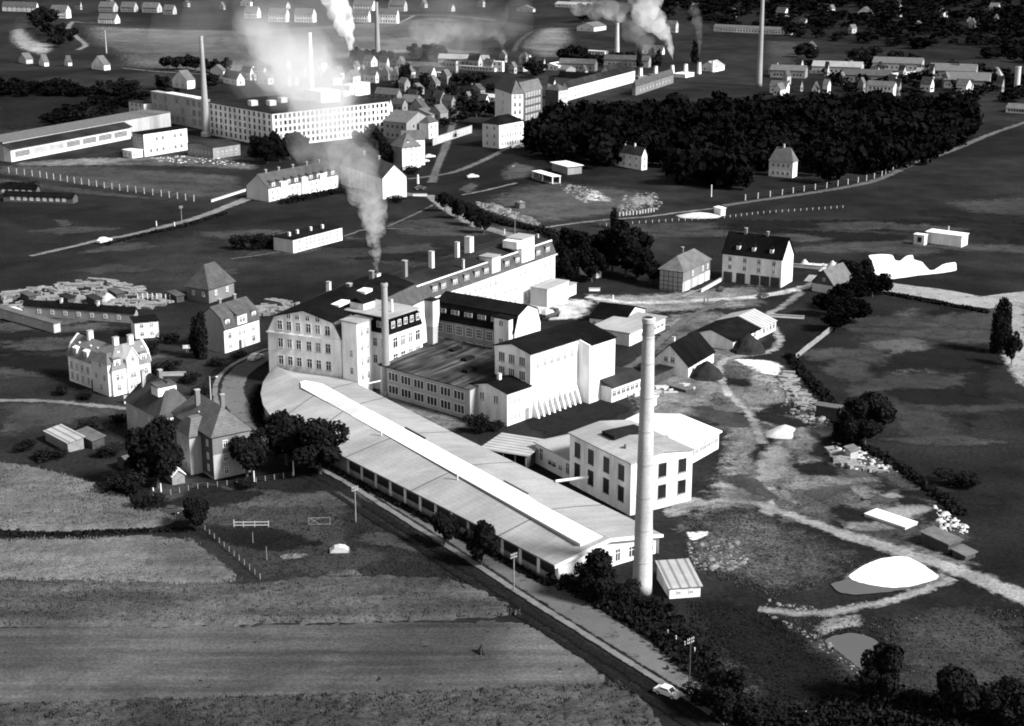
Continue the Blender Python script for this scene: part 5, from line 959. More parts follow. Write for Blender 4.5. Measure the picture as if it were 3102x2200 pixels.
# houses in and before the wood
hs('wood_house', 'white house with dark roof and two chimneys at the wood edge', kc('c7', 1470, 315), X('c7', 1515), X('c7', 1235), Yy('c7', 195), None, 40, 'render_white', 'roof_slate', 'gable', 'v', 3.0, 1, 4, 2, ch=2, wh=1.3)
hs('wood_villa', 'white villa with pyramid roof standing alone in the dark wood', (2400, 540), 2414, 2328, 493, None, 60, 'render_white', 'roof_tile', 'hip', 'v', 5.4, 1, 4, 2, ch=1, sh=.8, wh=1.4)
hs('field_shed', 'shed with white flat roof on the waste ground', kc('c7', 865, 352), X('c7', 980), X('c7', 735), None, 3.2, 30, 'render_dim', 'roof_white', 'flat', cat='shed', oh=.6)
fs2 = hs('open_field_shed', 'open-sided shed with pale roof on white posts beside the white-roofed shed', kc('c7', 740, 432), X('c7', 800), X('c7', 580), None, .2, 30, 'dirt_wall' if 'dirt_wall' in MATS else 'render_dim', 'render_dim', 'flat', cat='shed')
MB().box(-.4, -.4, 3.0, fs2.Lu + .4, fs2.Lv + .4, 3.2).build('canopy', 'roof_white', fs2.root)
for a_, b_ in ((0, 0), (0, .5), (0, 1), (1, 0), (1, 1)): MB().box(fs2.Lu * a_ - .2, fs2.Lv * b_ - .2, .23, fs2.Lu * a_ + .2, fs2.Lv * b_ + .2, 2.99).build('post', 'render_white', fs2.root)
MB().box(fs2.Lu * .9, .3, .23, fs2.Lu * .92, fs2.Lv - .3, 2.98).build('back_wall', 'wood_dark', fs2.root)
hs('garden_wall_house', 'grey-roofed house half hidden by the big trees behind the works', kc('c7', 1100, 1200), X('c7', 1140), X('c7', 970), None, 4.0, 40, 'render_white', 'roof_tile', 'gable', 'v', 3.4, 1, 3, 1)
hs('garden_hut', 'tiny pale hut among the trees left of the timber-framed house', kc('c7', 1480, 1160), X('c7', 1515), X('c7', 1450), None, 2.0, 40, 'render_pale', 'roof_tile', 'gable', 'u', 1.3, cat='shed')
# far left works
Eb = hs('great_factory', 'great white five-storey factory veiled in smoke at upper left', (829, 448), 1180, 636, 345, None, 42, 'render_white', 'roof_tar_grey', 'flat', wr=0, wl=0, rows=5, cat='building', side='render_white')
for r in range(5):
    z_ = 1.0 + r * (Eb.h - .6) / 5
    Eb.win('R', even(26, .01, .99), z_, 1.3, 1.8, 'd', parts=False)
    for t in even(13, .01, .99): child(win_mesh(1.4, 1.9, 'b')[0], 'window', Eb.root, (-.062, t * Eb.Lv, z_), -math.pi / 2)
MB().box(Eb.Lu * .55, Eb.Lv * .25, Eb.h + .28, Eb.Lu * .72, Eb.Lv * .5, Eb.h + 5.5).build('roof_house', 'render_white', Eb.root)
for a_, b_ in ((.1, .5), (.2, .4), (.35, .5), (.9, .5)): MB().box(Eb.Lu * a_, Eb.Lv * b_, Eb.h + .28, Eb.Lu * a_ + 3.5, Eb.Lv * b_ + 3, Eb.h + 2.6).build('roof_housing', 'render_pale', Eb.root)
E2 = hs('glazed_factory', 'grey factory wing with large lattice windows left of the great white factory', (620, 394), 640, 463, 305, None, 42, 'render_grey', 'roof_felt', 'flat', wl=0, cat='building', rows=4)
for r in range(3): E2.win('L', even(9, .02, .98), 1.2 + r * (E2.h - .6) / 3, 3.4, 3.2, 'lat')
MB().box(E2.Lu * .1, E2.Lv * .15, E2.h + .28, E2.Lu * 1.3, E2.Lv * .75, E2.h + .5).build('roof_sheet', 'roof_white', E2.root)
hs('tile_block', 'small three-storey block with wide windows left of the lattice-windowed wing', kc('c1', 1187, 987), X('c1', 1257), X('c1', 1063), Yy('c1', 852), None, 45, 'render_pale', 'roof_tar_grey', 'flat', wl=3, rows=3, cat='building', ww=1.8, wh=1.9)
LS = hs('long_glass_shed', 'very long low shed with glazed front at the left edge', kc('c1', 95, 1330), X('c1', 1072), X('c1', 35), Yy('c1', 1222), None, 62, 'render_pale', 'roof_tar_grey', 'shed', 'u', 1.6, 0, 0, 1, cat='building', oh=.8)
LS.win('R', even(7, .02, .98), 1.6, LS.Lu / 7 * .82, 2.6, 'lat')
MB().box(0, LS.Lv + .01, 0, LS.Lu * 1.45, LS.Lv + 16, LS.h + 2.4).build('rear_hall', 'render_grey', LS.root); MB().box(-.4, LS.Lv - .3, LS.h + 2.42, LS.Lu * 1.45, LS.Lv + 16.4, LS.h + 2.7).build('rear_roof', 'roof_tile', LS.root)
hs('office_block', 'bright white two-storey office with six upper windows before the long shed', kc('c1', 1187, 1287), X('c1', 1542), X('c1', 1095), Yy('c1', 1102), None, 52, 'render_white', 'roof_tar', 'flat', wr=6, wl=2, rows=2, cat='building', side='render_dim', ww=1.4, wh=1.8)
hs('porch_annex', 'low white annex at the left foot of the bright office', kc('c1', 1085, 1300), X('c1', 1172), X('c1', 1010), None, 3.0, 48, 'render_white', 'roof_white', 'flat', wr=3, wl=2, cat='building')
hs('brick_workshop', 'dark-roofed workshop with a row of square windows under the tall chimney', kc('c1', 1750, 1306), X('c1', 1972), X('c1', 1540), Yy('c1', 1212), None, 48, 'render_dim', 'roof_tar_grey', 'gable', 'u', 1.0, 5, 6, 1, cat='building', ww=1.1, wh=1.4)
hs('hill_house', 'white gabled house on the slope above the lattice-windowed wing', kc('c1', 1537, 732), X('c1', 1602), X('c1', 1415), Yy('c1', 660), None, 48, 'render_white', 'roof_tile', 'gable', 'u', 5.0, 0, 2, 1, gwin='L')
hs('hill_house', 'white house with large gable beside the thin mast', kc('c1', 855, 578), X('c1', 905), X('c1', 752), Yy('c1', 535), None, 48, 'render_white', 'roof_tile', 'gable', 'u', 5.2, 0, 3, 1)
hs('hill_house', 'small bright gabled house below the pale quarry ground', kc('c1', 365, 545), X('c1', 402), X('c1', 320), Yy('c1', 512), None, 35, 'render_white', 'roof_tile', 'gable', 'u', 4.4, 0, 1, 1)
hs('hill_house', 'dim small house between the quarry and the mast house', kc('c1', 560, 542), X('c1', 592), X('c1', 528), Yy('c1', 512), None, 40, 'render_pale', 'roof_slate', 'gable', 'u', 4.0, 0, 1, 1)
hs('hill_house', 'grey-roofed low house at the far left below the quarry', kc('c1', 215, 525), X('c1', 272), X('c1', 155), None, 3, 40, 'render_grey', 'roof_tile', 'gable', 'u', 3.5, 0, 1, 1)
# top row of white terraces
tops = [('c1', 20, 300, 320, 100, 62, 'long white terrace with dark roof at the top left corner'), ('c1', 415, 545, 585, 152, 90, 'broad house with bright right gable in the top left trees'), ('c1', 805, 945, 985, 195, 160, 'long house with dark roof and white gable on the upper slope'),
        ('c1', 810, 930, 970, 100, 60, 'dim terrace house in the top left, left one of a pair'), ('c1', 990, 1100, 1135, 100, 62, 'dim terrace house in the top left, right one of a pair'), ('c1', 1165, 1290, 1330, 105, 66, 'third dim terrace house along the top left street'), ('c1', 1340, 1420, 1450, 120, 84, 'small dim house at the end of the top left street'),
        ('c2', 305, 450, 480, 183, 118, 'bright white terrace house left of the steam column'), ('c2', 520, 670, 700, 186, 118, 'white terrace house with tall roof just left of the steam'), ('c2', 985, 1125, 1145, 185, 125, 'white terrace house just right of the steam'), ('c2', 1210, 1360, 1378, 195, 120, 'rightmost bright white terrace house on the upper slope'),
        ('c2', 110, 215, 245, 150, 100, 'smoke-dimmed terrace house near the top, left of the bright ones'), ('c2', 1000, 1160, 1190, 90, 45, 'grey house in the top row behind the bright terraces'), ('c2', 1290, 1420, 1445, 95, 45, 'second grey house in the top row, farther right')]
for c, xl, xc, xr, yb, ye, lb in tops:
    hs('terrace_house', lb, kc(c, xc, yb), X(c, xr), X(c, xl), Yy(c, ye), None, 70, 'render_white' if 'white' in lb or 'bright' in lb else 'render_grey', 'roof_tile', 'gable', 'v', 4.5, 1, 6, 2, group='terrace houses along the top of the slope', wh=1.5, parts=False)
# town roofs in the middle distance: (sheet, left x, corner x, right x, base y, eave y, label, wall, roof, axis, rise, wl, wr)
town = [('c2', 415, 470, 495, 715, 625, 'bright gabled house in the thick of the smoke', 'render_white', 'roof_tile', 'u', 4, 2, 1), ('c2', 680, 740, 765, 690, 620, 'white gabled house right of the veiled chimney', 'render_white', 'roof_tile', 'u', 5, 2, 1), ('c2', 765, 825, 845, 690, 620, 'twin white gabled house right of the veiled chimney', 'render_white', 'roof_tile', 'u', 5, 2, 1),
        ('c2', 100, 240, 275, 590, 570, 'white low factory with a roof box at the left of the smoke', 'render_white', 'roof_white', 'u', 1, 6, 2), ('c2', 55, 190, 205, 660, 615, 'grey flat building with pale upper floor below the low factory', 'render_grey', 'roof_felt', 'u', 1, 5, 1), ('c2', 905, 975, 1140, 800, 705, 'white block with dark vertical windows above the great factory roof', 'render_white', 'roof_white', 'flat', 0, 1, 3),
        ('c2', 975, 1035, 1045, 650, 600, 'dull gabled house right of the steam foot, left of two', 'brick_mid', 'roof_tile', 'u', 4.5, 2, 0), ('c2', 1045, 1100, 1112, 650, 600, 'dull gabled house right of the steam foot, right of two', 'brick_mid', 'roof_tile', 'u', 4.5, 2, 0), ('c2', 1240, 1290, 1305, 660, 600, 'dull gabled house left of the poplar clump', 'render_dim', 'roof_tile', 'u', 4.5, 1, 0), ('c2', 1315, 1375, 1392, 690, 615, 'pale gabled house beside the poplar clump', 'render_grey', 'roof_tile', 'u', 4.5, 2, 1),
        ('c2', 1312, 1410, 1420, 540, 480, 'grey block with arched windows and a white roof lantern', 'render_grey', 'roof_tar_grey', 'flat', 0, 3, 0), ('c2', 1465, 1640, 1660, 650, 618, 'long bright white house with grey roof right of the poplars', 'render_white', 'roof_tile', 'v', 4, 6, 1), ('c2', 1665, 1745, 1755, 632, 600, 'small flat white house right of the long white house', 'render_white', 'roof_white', 'flat', 0, 2, 1), ('c2', 1755, 1845, 1862, 620, 500, 'tall grey flat tower block in the town', 'render_grey', 'roof_tar_grey', 'flat', 0, 3, 1),
        ('c2', 1590, 1690, 1715, 705, 680, 'house with broad brown gable below the long white house', 'render_dim', 'roof_tile', 'u', 4, 2, 1), ('c2', 1860, 2160, 2180, 590, 560, 'long pale low hall in the town', 'render_pale', 'roof_felt', 'flat', 0, 10, 0), ('c3', 240, 330, 345, 590, 510, 'white end block of the long pale hall', 'render_white', 'roof_white', 'flat', 0, 2, 0),
        ('c3', 380, 500, 540, 590, 530, 'grey two-storey hall left of the square clock-like tower', 'render_grey', 'roof_tar_grey', 'flat', 0, 4, 1), ('c3', 485, 525, 540, 560, 465, 'square grey tower with pyramid cap in the town', 'render_dim', 'roof_tile', 'hip', 3, 1, 1), ('c3', 540, 620, 640, 560, 480, 'dark flat house with lit windows beside the square tower', 'brick_mid', 'roof_tar', 'flat', 0, 3, 0),
        ('c3', 640, 790, 860, 580, 545, 'low white house with three dark windows right of the square tower', 'render_white', 'roof_white', 'u', 1.5, 4, 2), ('c3', 785, 850, 930, 640, 575, 'round-roofed grey hall left of the white arched gable', 'render_dim', 'roof_tile', 'v', 2, 1, 2), ('c3', 860, 905, 930, 610, 580, 'small white arched gable above the dark barn', 'render_white', 'roof_slate', 'u', 2, 1, 0), ('c3', 970, 1010, 1030, 610, 580, 'tiny pale gable in the row above the dark barn', 'render_grey', 'roof_slate', 'u', 3, 1, 0),
        ('c3', 1140, 1205, 1350, 640, 590, 'pale round-gabled kiln hall with columned front', 'render_pale', 'roof_tar_grey', 'u', 3.5, 1, 6), ('c3', 1255, 1285, 1310, 590, 565, 'white dormer-like house behind the columned kiln hall', 'render_white', 'roof_slate', 'u', 2.5, 1, 0), ('c3', 1950, 2080, 2150, 590, 550, 'pale kiln hall behind the right kiln chimneys', 'render_pale', 'roof_felt', 'u', 3, 2, 4), ('c3', 1730, 1830, 1900, 640, 612, 'long white-roofed kiln shed among the kiln chimneys', 'render_white', 'roof_white', 'flat', 0, 0, 0),
        ('c3', 1000, 1170, 1195, 455, 425, 'long bright white shed behind the trees left of the slender chimney', 'render_white', 'roof_white', 'flat', 0, 6, 0), ('c3', 940, 1080, 1180, 260, 225, 'pale long house on the far slope under drifting smoke', 'render_pale', 'roof_tile', 'u', 3, 2, 4), ('c3', 1660, 1750, 1772, 270, 205, 'grey-roofed house with white gable right of the great smoke plume', 'render_grey', 'roof_tile', 'v', 3, 3, 1), ('c3', 445, 580, 600, 100, 75, 'pale farmhouse near the top under the smoke', 'render_grey', 'roof_tile', 'u', 3, 2, 0),
        ('c3', 760, 1050, 1100, 70, 45, 'long pale factory near the top, half lost in smoke', 'render_pale', 'roof_felt', 'v', 2, 8, 0), ('c3', 1475, 1640, 1660, 450, 415, 'bright white house screened by poplars behind the kilns', 'render_white', 'roof_tile', 'v', 3, 4, 0), ('c3', 155, 270, 280, 840, 800, 'bright white low houses left of the corner tower', 'render_white', 'roof_white', 'v', 1.5, 3, 0),
        ('c4', -380, 245, 268, 288, 252, 'very long white low building with many dark windows on the far slope', 'render_white', 'roof_tile', 'v', 2, 22, 0), ('c4', 375, 440, 460, 410, 380, 'small bright house on the dim slope right of the tall chimney', 'render_white', 'roof_slate', 'u', 3, 1, 0), ('c4', 75, 160, 185, 595, 560, 'small bright house right below the tall chimney', 'render_white', 'roof_slate', 'u', 2, 1, 1), ('c4', 400, 560, 600, 610, 585, 'pale low workshop in the town at right', 'render_pale', 'roof_felt', 'flat', 0, 3, 0),
        ('c4', 80, 215, 240, 770, 715, 'grey-roofed long house at the back rim of the wood', 'render_white', 'roof_tile', 'v', 3, 4, 0), ('c4', 425, 470, 487, 768, 735, 'bright tiny gabled house at the back rim of the wood', 'render_white', 'roof_slate', 'u', 4, 1, 0), ('c4', 870, 1090, 1120, 790, 715, 'bright white house half sunk behind the wood', 'render_white', 'roof_tile', 'v', 2.5, 6, 1), ('c4', 1605, 1735, 1745, 770, 715, 'white house with grey roof behind the right end of the wood', 'render_white', 'roof_tile', 'v', 4, 3, 0),
        ('c4', 1280, 1370, 1390, 620, 590, 'pale house at the end of the white railing in the town', 'render_pale', 'roof_felt', 'v', 2, 2, 0), ('c4', 945, 1000, 1012, 548, 520, 'bright white roofed house above the town wall', 'render_white', 'roof_white', 'flat', 0, 1, 0), ('c4', 2015, 2200, 2240, 935, 900, 'white low house with row of windows at the right edge', 'render_white', 'roof_tile', 'v', 2, 7, 0), ('c4', 800, 890, 920, 140, 100, 'pair-gabled bright house on the far slope near the top right', 'render_white', 'roof_slate', 'u', 4, 1, 0),
        ('c4', 1115, 1150, 1165, 140, 112, 'dim gabled house on the far slope near the top right', 'render_grey', 'roof_slate', 'u', 3, 1, 0), ('c4', 1695, 1730, 1738, 182, 162, 'tiny bright house high on the right slope', 'render_white', 'roof_slate', 'u', 2, 0, 0), ('c4', 1910, 1945, 1955, 205, 150, 'tall narrow bright house high on the right slope', 'render_white', 'roof_slate', 'u', 3, 1, 0), ('c4', 380, 430, 440, 75, 50, 'dim house at the top, left of the right slope', 'render_grey', 'roof_slate', 'u', 3, 0, 0),
        ('c4', 470, 555, 560, 90, 60, 'grey row of houses near the top edge right of the tall chimney', 'render_grey', 'roof_slate', 'v', 3, 3, 0), ('c4', 1880, 1970, 1990, 660, 625, 'pale domed hall at the right edge', 'render_pale', 'roof_felt', 'hip', 5, 3, 1), ('c2', 1250, 1440, 1640, 1150, 1010, 'long terrace with grey roof and dormers behind the hipped villa', 'render_dim', 'roof_tile', 'v', 4, 4, 2), ('c2', 1545, 1622, 1697, 1140, 1012, 'pale house with dark hipped roof right of the terrace', 'render_white', 'roof_slate', 'hip', 3, 0, 2),
        ('c2', 1430, 1640, 1715, 985, 945, 'broad low brown-roofed hall above the hipped house', 'render_dim', 'roof_tile', 'u', 2.5, 3, 0), ('c2', 1380, 1500, 1590, 880, 840, 'low grey-roofed house right of the great factory end', 'render_dim', 'roof_tile', 'v', 3, 2, 0), ('c2', 1180, 1360, 1400, 815, 780, 'long grey-roofed hall behind the great factory end', 'render_dim', 'roof_tile', 'v', 3, 3, 0)]
for c, xl, xc, xr, yb, ye, lb, wl_, rf, ax, rise, nl, nr in town:
    hs('town_house' if 'hall' not in lb and 'shed' not in lb else 'town_hall_shed' if False else 'town_hall' if 'hall' in lb else 'town_shed', lb, kc(c, xc, yb), X(c, xr), X(c, xl), Yy(c, ye), None, 58, wl_, rf, ax if ax in ('flat', 'hip') else 'gable', ax if ax in 'uv' else 'u', rise, nr, nl, 1 if yb - ye < 75 else 2, cat='house' if 'house' in lb else 'building', parts=False, st='b' if 'grey' in lb else 'd')

# further small houses filling the town: rows along the far streets
rows_ = [('small pale house in the crowded street row behind the wood', 'row of small houses behind the wood', [(1735, 168), (1790, 163), (1850, 172), (1905, 165), (1960, 176), (2020, 170), (2085, 178), (2140, 172), (1760, 190), (1885, 192), (2000, 196)], 4, 'render_grey'),
         ('small dim house among the kilns and mills', 'small houses among the kilns', [(1180, 150), (1215, 158), (1150, 165), (1100, 160), (1070, 152), (1130, 140)], 6, 'render_grey'),
         ('low smoke-dimmed house between great factory and town street', 'low houses right of the great factory', [(905, 205), (940, 212), (975, 200), (1000, 190), (930, 232), (985, 238), (1075, 215), (1055, 190)], 7, 'render_dim'),
         ('small pale house in the steam-side quarter', 'small houses beside the steam', [(830, 150), (865, 158), (900, 152), (940, 162), (800, 168), (760, 178), (720, 160), (680, 172), (640, 165), (590, 172), (560, 180)], 6, 'render_pale'),
         ('tiny far house on the upper right slope', 'tiny houses on the upper right slope', [(1755, 40), (1800, 62), (1860, 30), (1950, 48), (2010, 22), (2060, 66), (2110, 40), (2180, 62), (2230, 30), (1905, 75), (1640, 40), (1560, 25)], 6, 'render_grey')]
rows_ += [('roadside house beyond the wood at right', 'roadside houses beyond the wood', [(1790, 205), (1850, 212), (1930, 208), (2010, 214), (2080, 206), (2160, 214), (2240, 206), (1745, 214), (2120, 196), (2200, 190)], 4.5, 'render_dim'),
          ('grey house in the smoky quarter above the great factory', 'smoky quarter above the great factory', [(500, 178), (530, 192), (600, 190), (660, 192), (700, 186), (745, 192), (790, 190), (840, 186), (880, 180), (920, 176), (965, 180)], 8, 'render_pale'),
          ('low house on the street below the tower', 'low houses on the street below the tower', [(870, 262), (900, 250), (945, 262), (985, 268), (1010, 250), (1050, 236), (1085, 250)], 7, 'render_dim'),
          ('upper slope cottage behind the steam', 'upper slope cottages', [(180, 22), (250, 14), (330, 24), (420, 16), (500, 22), (560, 14), (640, 20), (950, 18), (1010, 26), (1080, 16)], 7, 'render_grey')]
for lb, gr, pts, w_, wm in rows_:
    for x, y in pts:
        r = random.Random(int(x * 7 + y)); C_ = K('f', x, y); k2 = r.uniform(.8, 1.5); sx_ = w_ * k2 * (y + 250) / 420 * 3.2
        hs('town_house', nth(lb, [q[0] for q in pts], x), C_, C_[0] + sx_ * r.uniform(.3, .8), C_[0] - sx_ * r.uniform(.6, 1.5), None, r.uniform(3, 5.5), r.uniform(35, 60), r.choice([wm, wm, wm, 'render_pale']), r.choice(['roof_tile', 'roof_slate', 'roof_tile']), 'gable', r.choice('uv'), r.uniform(2.5, 4), 1, 2, 1, group=gr, parts=False)

for x0, x1, y, lb, wm, rm in ((1722, 1800, 176, 'long grey block in the town band, right beside the tall grey chimney', 'render_dim', 'roof_tile'), (1815, 1925, 168, 'long pale block in the town band, second from the tall chimney', 'render_grey', 'roof_felt'), (1950, 2060, 160, 'long pale block above the town band, centre right', 'render_grey', 'roof_tile'), (2075, 2180, 178, 'long grey block near the right end of the town band', 'render_dim', 'roof_tile'), (1880, 1990, 188, 'long dark-roofed block at the back rim of the wood', 'render_dim', 'roof_slate'), (2110, 2210, 200, 'long low block at the right back rim of the wood', 'render_dim', 'roof_tile'), (1250, 1330, 160, 'long grey-roofed block behind the kiln halls, left', 'render_dim', 'roof_tile'), (1350, 1450, 152, 'long grey-roofed block behind the kiln halls, right', 'render_dim', 'roof_slate'), (900, 1000, 168, 'long smoky block right of the twin white gables', 'render_dim', 'roof_tile'), (980, 1090, 150, 'long smoky block under the drifting grey smoke', 'render_grey', 'roof_felt')):
    hs('town_block', lb, K('f', x1, y), K('f', x1, y)[0] + 8, K('f', x0, y)[0], None, 4.5, 72, wm, rm, 'gable', 'v', 2.6, 0, 9, 1, cat='building', group='long town blocks', parts=False)
wall_run_later = [('town_wall', 'white balustrade wall in the town behind the wood', K('c4', 940, 640), K('c4', 1290, 605))]
# ------------------------------------------------------------------ vegetation
def leaf_cloud(n, lobes, size, seed, flat=.0):
    r = np.random.default_rng(seed); L_ = np.array(lobes); vol = L_[:, 3] ** 2; k = r.choice(len(L_), n, p=vol / vol.sum())
    d = r.normal(size=(n, 3)); d /= np.linalg.norm(d, axis=1)[:, None]; rad = r.uniform(.55, 1.04, n) ** .7
    c = L_[k, :3] + d * (L_[k, 3] * rad)[:, None]
    nn = d + r.normal(0, .55, (n, 3)); nn /= np.linalg.norm(nn, axis=1)[:, None]
    a = np.cross(nn, r.normal(size=(n, 3))); a /= np.linalg.norm(a, axis=1)[:, None]; b = np.cross(nn, a)
    s = (size * r.uniform(.5, 1.4, n))[:, None]; a = a * s; b = b * s * r.uniform(.5, 1, (n, 1))
    V = np.stack([c - a - b * .6, c + a * .8 - b, c + a + b * .7, c - a * .7 + b], 1).reshape(-1, 3)
    return V, np.arange(4 * n).reshape(-1, 4)
def lobes_for(kind, seed):
    r = random.Random(seed); out = []
    if kind == 'round':
        out.append((0, 0, .62, .26))
        for i in range(13):
            a = r.uniform(0, 6.283); z = r.uniform(.30, .86); q = .36 * math.sin(math.pi * min(1, max(.12, (z - .18) / .8))) * r.uniform(.5, 1.0); out.append((q * math.cos(a), q * math.sin(a), z, r.uniform(.12, .21)))
    elif kind == 'poplar':
        for i in range(13): z = .12 + .80 * i / 12; q = .28 * math.sin(math.pi * (.15 + .8 * (z ** .9))) ; a = r.uniform(0, 6.28); out.append((.16 * math.cos(a), .16 * math.sin(a), z, max(.07, q)))
    elif kind == 'bush':
        for i in range(9): a = r.uniform(0, 6.283); q = r.uniform(0, .33); out.append((q * math.cos(a), q * math.sin(a), r.uniform(.22, .70), r.uniform(.18, .30)))
    return out
CROWN = {}
def tree_data(kind, dens, var, m):
    k = (kind, dens, var, m)
    if k not in CROWN:
        n = {'hi': 4200, 'mid': 1500, 'lo': 420}[dens]; sz = {'hi': .030, 'mid': .044, 'lo': .075}[dens]
        if kind == 'bush': n = n // 2
        V, Fq = leaf_cloud(n, lobes_for(kind, var * 7 + len(kind)), sz, var + 11)
        if kind == 'poplar': V[:, :2] *= 1.0
        o = np_mesh('crown', V, Fq, m); me = o.data; bpy.data.objects.remove(o)
        t = MB(); t.tube((0, 0, -.01), (.01, .0, .4), .030, .020, 8); t.tube((.01, 0, .4), (0, 0, .75), .02, .006, 6)
        if kind == 'round':
            r = random.Random(var)
            for i in range(5): a = r.uniform(0, 6.28); t.tube((0, 0, .3 + .06 * i), (.24 * math.cos(a), .24 * math.sin(a), .55 + .06 * i), .012, .004, 5)
        tm = t.mesh('trunk'); tm.materials.append(MATS['bark']); CROWN[k] = (me, tm)
    return CROWN[k]
def tree(label, px, h, w, kind='round', dens='mid', m='leaf', group=None, name='tree', cat='tree', ang=None):
    p = G(px); r = random.Random(int(px[0] * 13 + px[1] * 7)); me, tm = tree_data(kind, dens, r.randrange(4), m)
    t = thing(name, label, cat, (p.x, p.y, 0), r.uniform(0, 6.28), group); t.scale = (w, w, h)
    child(tm, 'trunk', t, (0, 0, 0)); child(me, 'crown', t, (0, 0, 0)); return t
def bush(label, px, h, w, dens='mid', m='leaf_dark', group=None): return tree(label, px, h, w, 'bush', dens, m, group, 'bush', 'bush')
LD = 'leaf_dark'
tree('left one of two broad dark trees over the curved end of the shed', (868, 1408), 12, 12.5, 'round', 'hi', LD)
tree('right one of two broad dark trees beside the long shed', (970, 1438), 11.5, 12.5, 'round', 'hi', LD)
tree('smaller dark tree hiding the corner of the slate-hung house', (748, 1447), 8.8, 9.5, 'round', 'hi', LD)
tree('tall dark tree in front of the pale terraced house', (478, 1478), 13.5, 11.5, 'round', 'hi', LD); tree('second dark tree behind the white-roofed hut', (430, 1462), 9, 7.5, 'round', 'hi', LD)
bush('dark bushes left of the white-roofed hut', (395, 1500), 5.5, 8.5, 'hi'); bush('low dark bush left of the hut trees', (330, 1490), 3.6, 7, 'hi'); bush('dark shrub above the golden field corner', (455, 1545), 4.0, 7.5, 'hi'); bush('bush on the lawn behind the ribbed-roof shed', K('d1', 760, 1110), 3.6, 6.0, 'hi', 'leaf'); bush('small bush by the lawn sheds', K('d1', 640, 1130), 2.2, 4.0)
tree('rounded dark tree at the tip of the golden field', K('d6', 1200, 420), 6.2, 6.6, 'round', 'hi', LD)
tree('left one of two small street trees before the long shed', K('d7', 700, 522), 6.7, 6.2, 'round', 'hi', LD); tree('right one of two small street trees before the long shed', K('d7', 930, 640), 8.0, 6.8, 'round', 'hi', LD)
tree('round dark tree at the foot of the tallest chimney', K('d7', 1640, 850), 8.6, 8.6, 'round', 'hi', LD); bush('dark shrub between tallest chimney and road', K('d7', 1840, 860), 3.8, 5.5, 'hi')
tree('dark tree between grey pond and bottom edge', K('d8', 1370, 1490), 9.5, 8.2, 'round', 'hi', LD); tree('broad dark tree in the bottom right corner', K('d8', 1800, 1600), 8.5, 8.0, 'round', 'hi', LD); tree('rightmost dark tree at the bottom right edge', K('d8', 2120, 1660), 8, 8, 'round', 'hi', LD)
tree('dark tree at the road end by the bottom edge', K('d8', 400, 1580), 7.5, 7.5, 'round', 'hi', LD); bush('dark bush left of the bottom fence posts', K('d8', 620, 1600), 3.5, 7, 'hi'); bush('dark bush below the weedy slope', K('d8', 250, 1480), 3.2, 6, 'hi')
tree('left big dark tree behind the flat-roofed shed in the pasture', K('d5', 760, 640), 9.5, 9, 'round', 'hi', LD); tree('right big dark tree in the pasture beside the yard huts', K('d5', 930, 610), 10.5, 9.5, 'round', 'hi', LD); tree('lower dark tree in the pasture under the two big ones', K('d5', 860, 690), 6.5, 8.5, 'round', 'hi', LD)
bush('dark shrub patch in the pasture at right', K('d5', 1620, 1000), 3.5, 9, 'hi')
PT = ((560, 1240, 6, 7), (680, 1180, 7, 7.5), (800, 1120, 6.5, 7), (920, 1080, 6, 7), (620, 1360, 5.5, 7), (760, 1290, 6, 7.5), (1000, 1060, 5, 6))
for x, y, h_, w_ in PT: tree(nth('dark tree in the clump below the gatehouse', [q[0] for q in PT], x), K('c8', x, y), h_ * 1.15, w_ * 1.3, 'round', 'mid', 'leaf_black', 'trees in the clump below the gatehouse')
tree('tall dark tree where the side road meets the right edge', K('c8', 1960, 1540), 14.5, 6.5, 'poplar', 'hi', LD); tree('shorter dark tree before the pale side road at the right edge', K('c8', 2060, 1640), 8.5, 5, 'round', 'mid', LD)
PT = ((760, 935), (860, 930), (700, 925))
for x, y in PT: tree(nth('dark tree left of the bright upper pond', [q[0] for q in PT], x), K('c8', x, y), 5.8, 6.4, 'round', 'mid', LD, 'trees left of the bright upper pond')
PT = ((830, 1240, 11, 9), (960, 1180, 12, 10), (1060, 1230, 9, 8), (1230, 1150, 13, 11), (1340, 1190, 13, 11), (1440, 1210, 10, 9), (1290, 1080, 12, 10), (1420, 1090, 11, 9), (1540, 1250, 7, 6), (900, 1090, 10, 9), (1130, 1060, 9, 9))
for x, y, h_, w_ in PT: tree(nth('dark tree in the grove behind the works', [q[0] for q in PT], x), K('c7', x, y), h_ * 1.12, w_ * 1.25, 'round', 'mid', 'leaf_black', 'grove of big trees behind the works')
tree('single pointed dark tree by the railway path', K('c7', 1245, 790), 7.5, 3.4, 'poplar', 'mid', LD)
for i, (x, y) in enumerate(((1755, 655), (1862, 712), (1965, 768), (2072, 832))): tree(f'street tree on the town street bend, {("nearest the white gable", "second from the white gable", "third from the white gable", "farthest from the white gable")[i]}', K('c6', x, y), 7.6, 7.2, 'round', 'mid', LD, 'street trees at the town street bend')
PT = ((225, 1335), (300, 1345), (400, 1325), (480, 1310), (560, 1290), (350, 1300))
for x, y in PT: tree(nth('dark tree in the clump at the great factory foot', [q[0] for q in PT], x), K('c2', x, y), 11.5, 10, 'round', 'mid', LD, 'clump of trees at the great factory foot')
PT = ((1050, 1245), (1130, 1260), (1215, 1265), (1265, 1330), (1160, 1190), (1300, 1370))
for x, y in PT: tree(nth('dark tree in the clump left of the hipped villa', [q[0] for q in PT], x), K('c2', x, y), 9.5, 9, 'round', 'mid', LD, 'clump of trees left of the hipped villa')
tree('tall dark tree shading the gable of the cream street house', K('d1', 1640, 500), 12, 6.4, 'poplar', 'hi', LD)
PT = ((80, 960, 5), (200, 970, 6), (300, 950, 5.5))
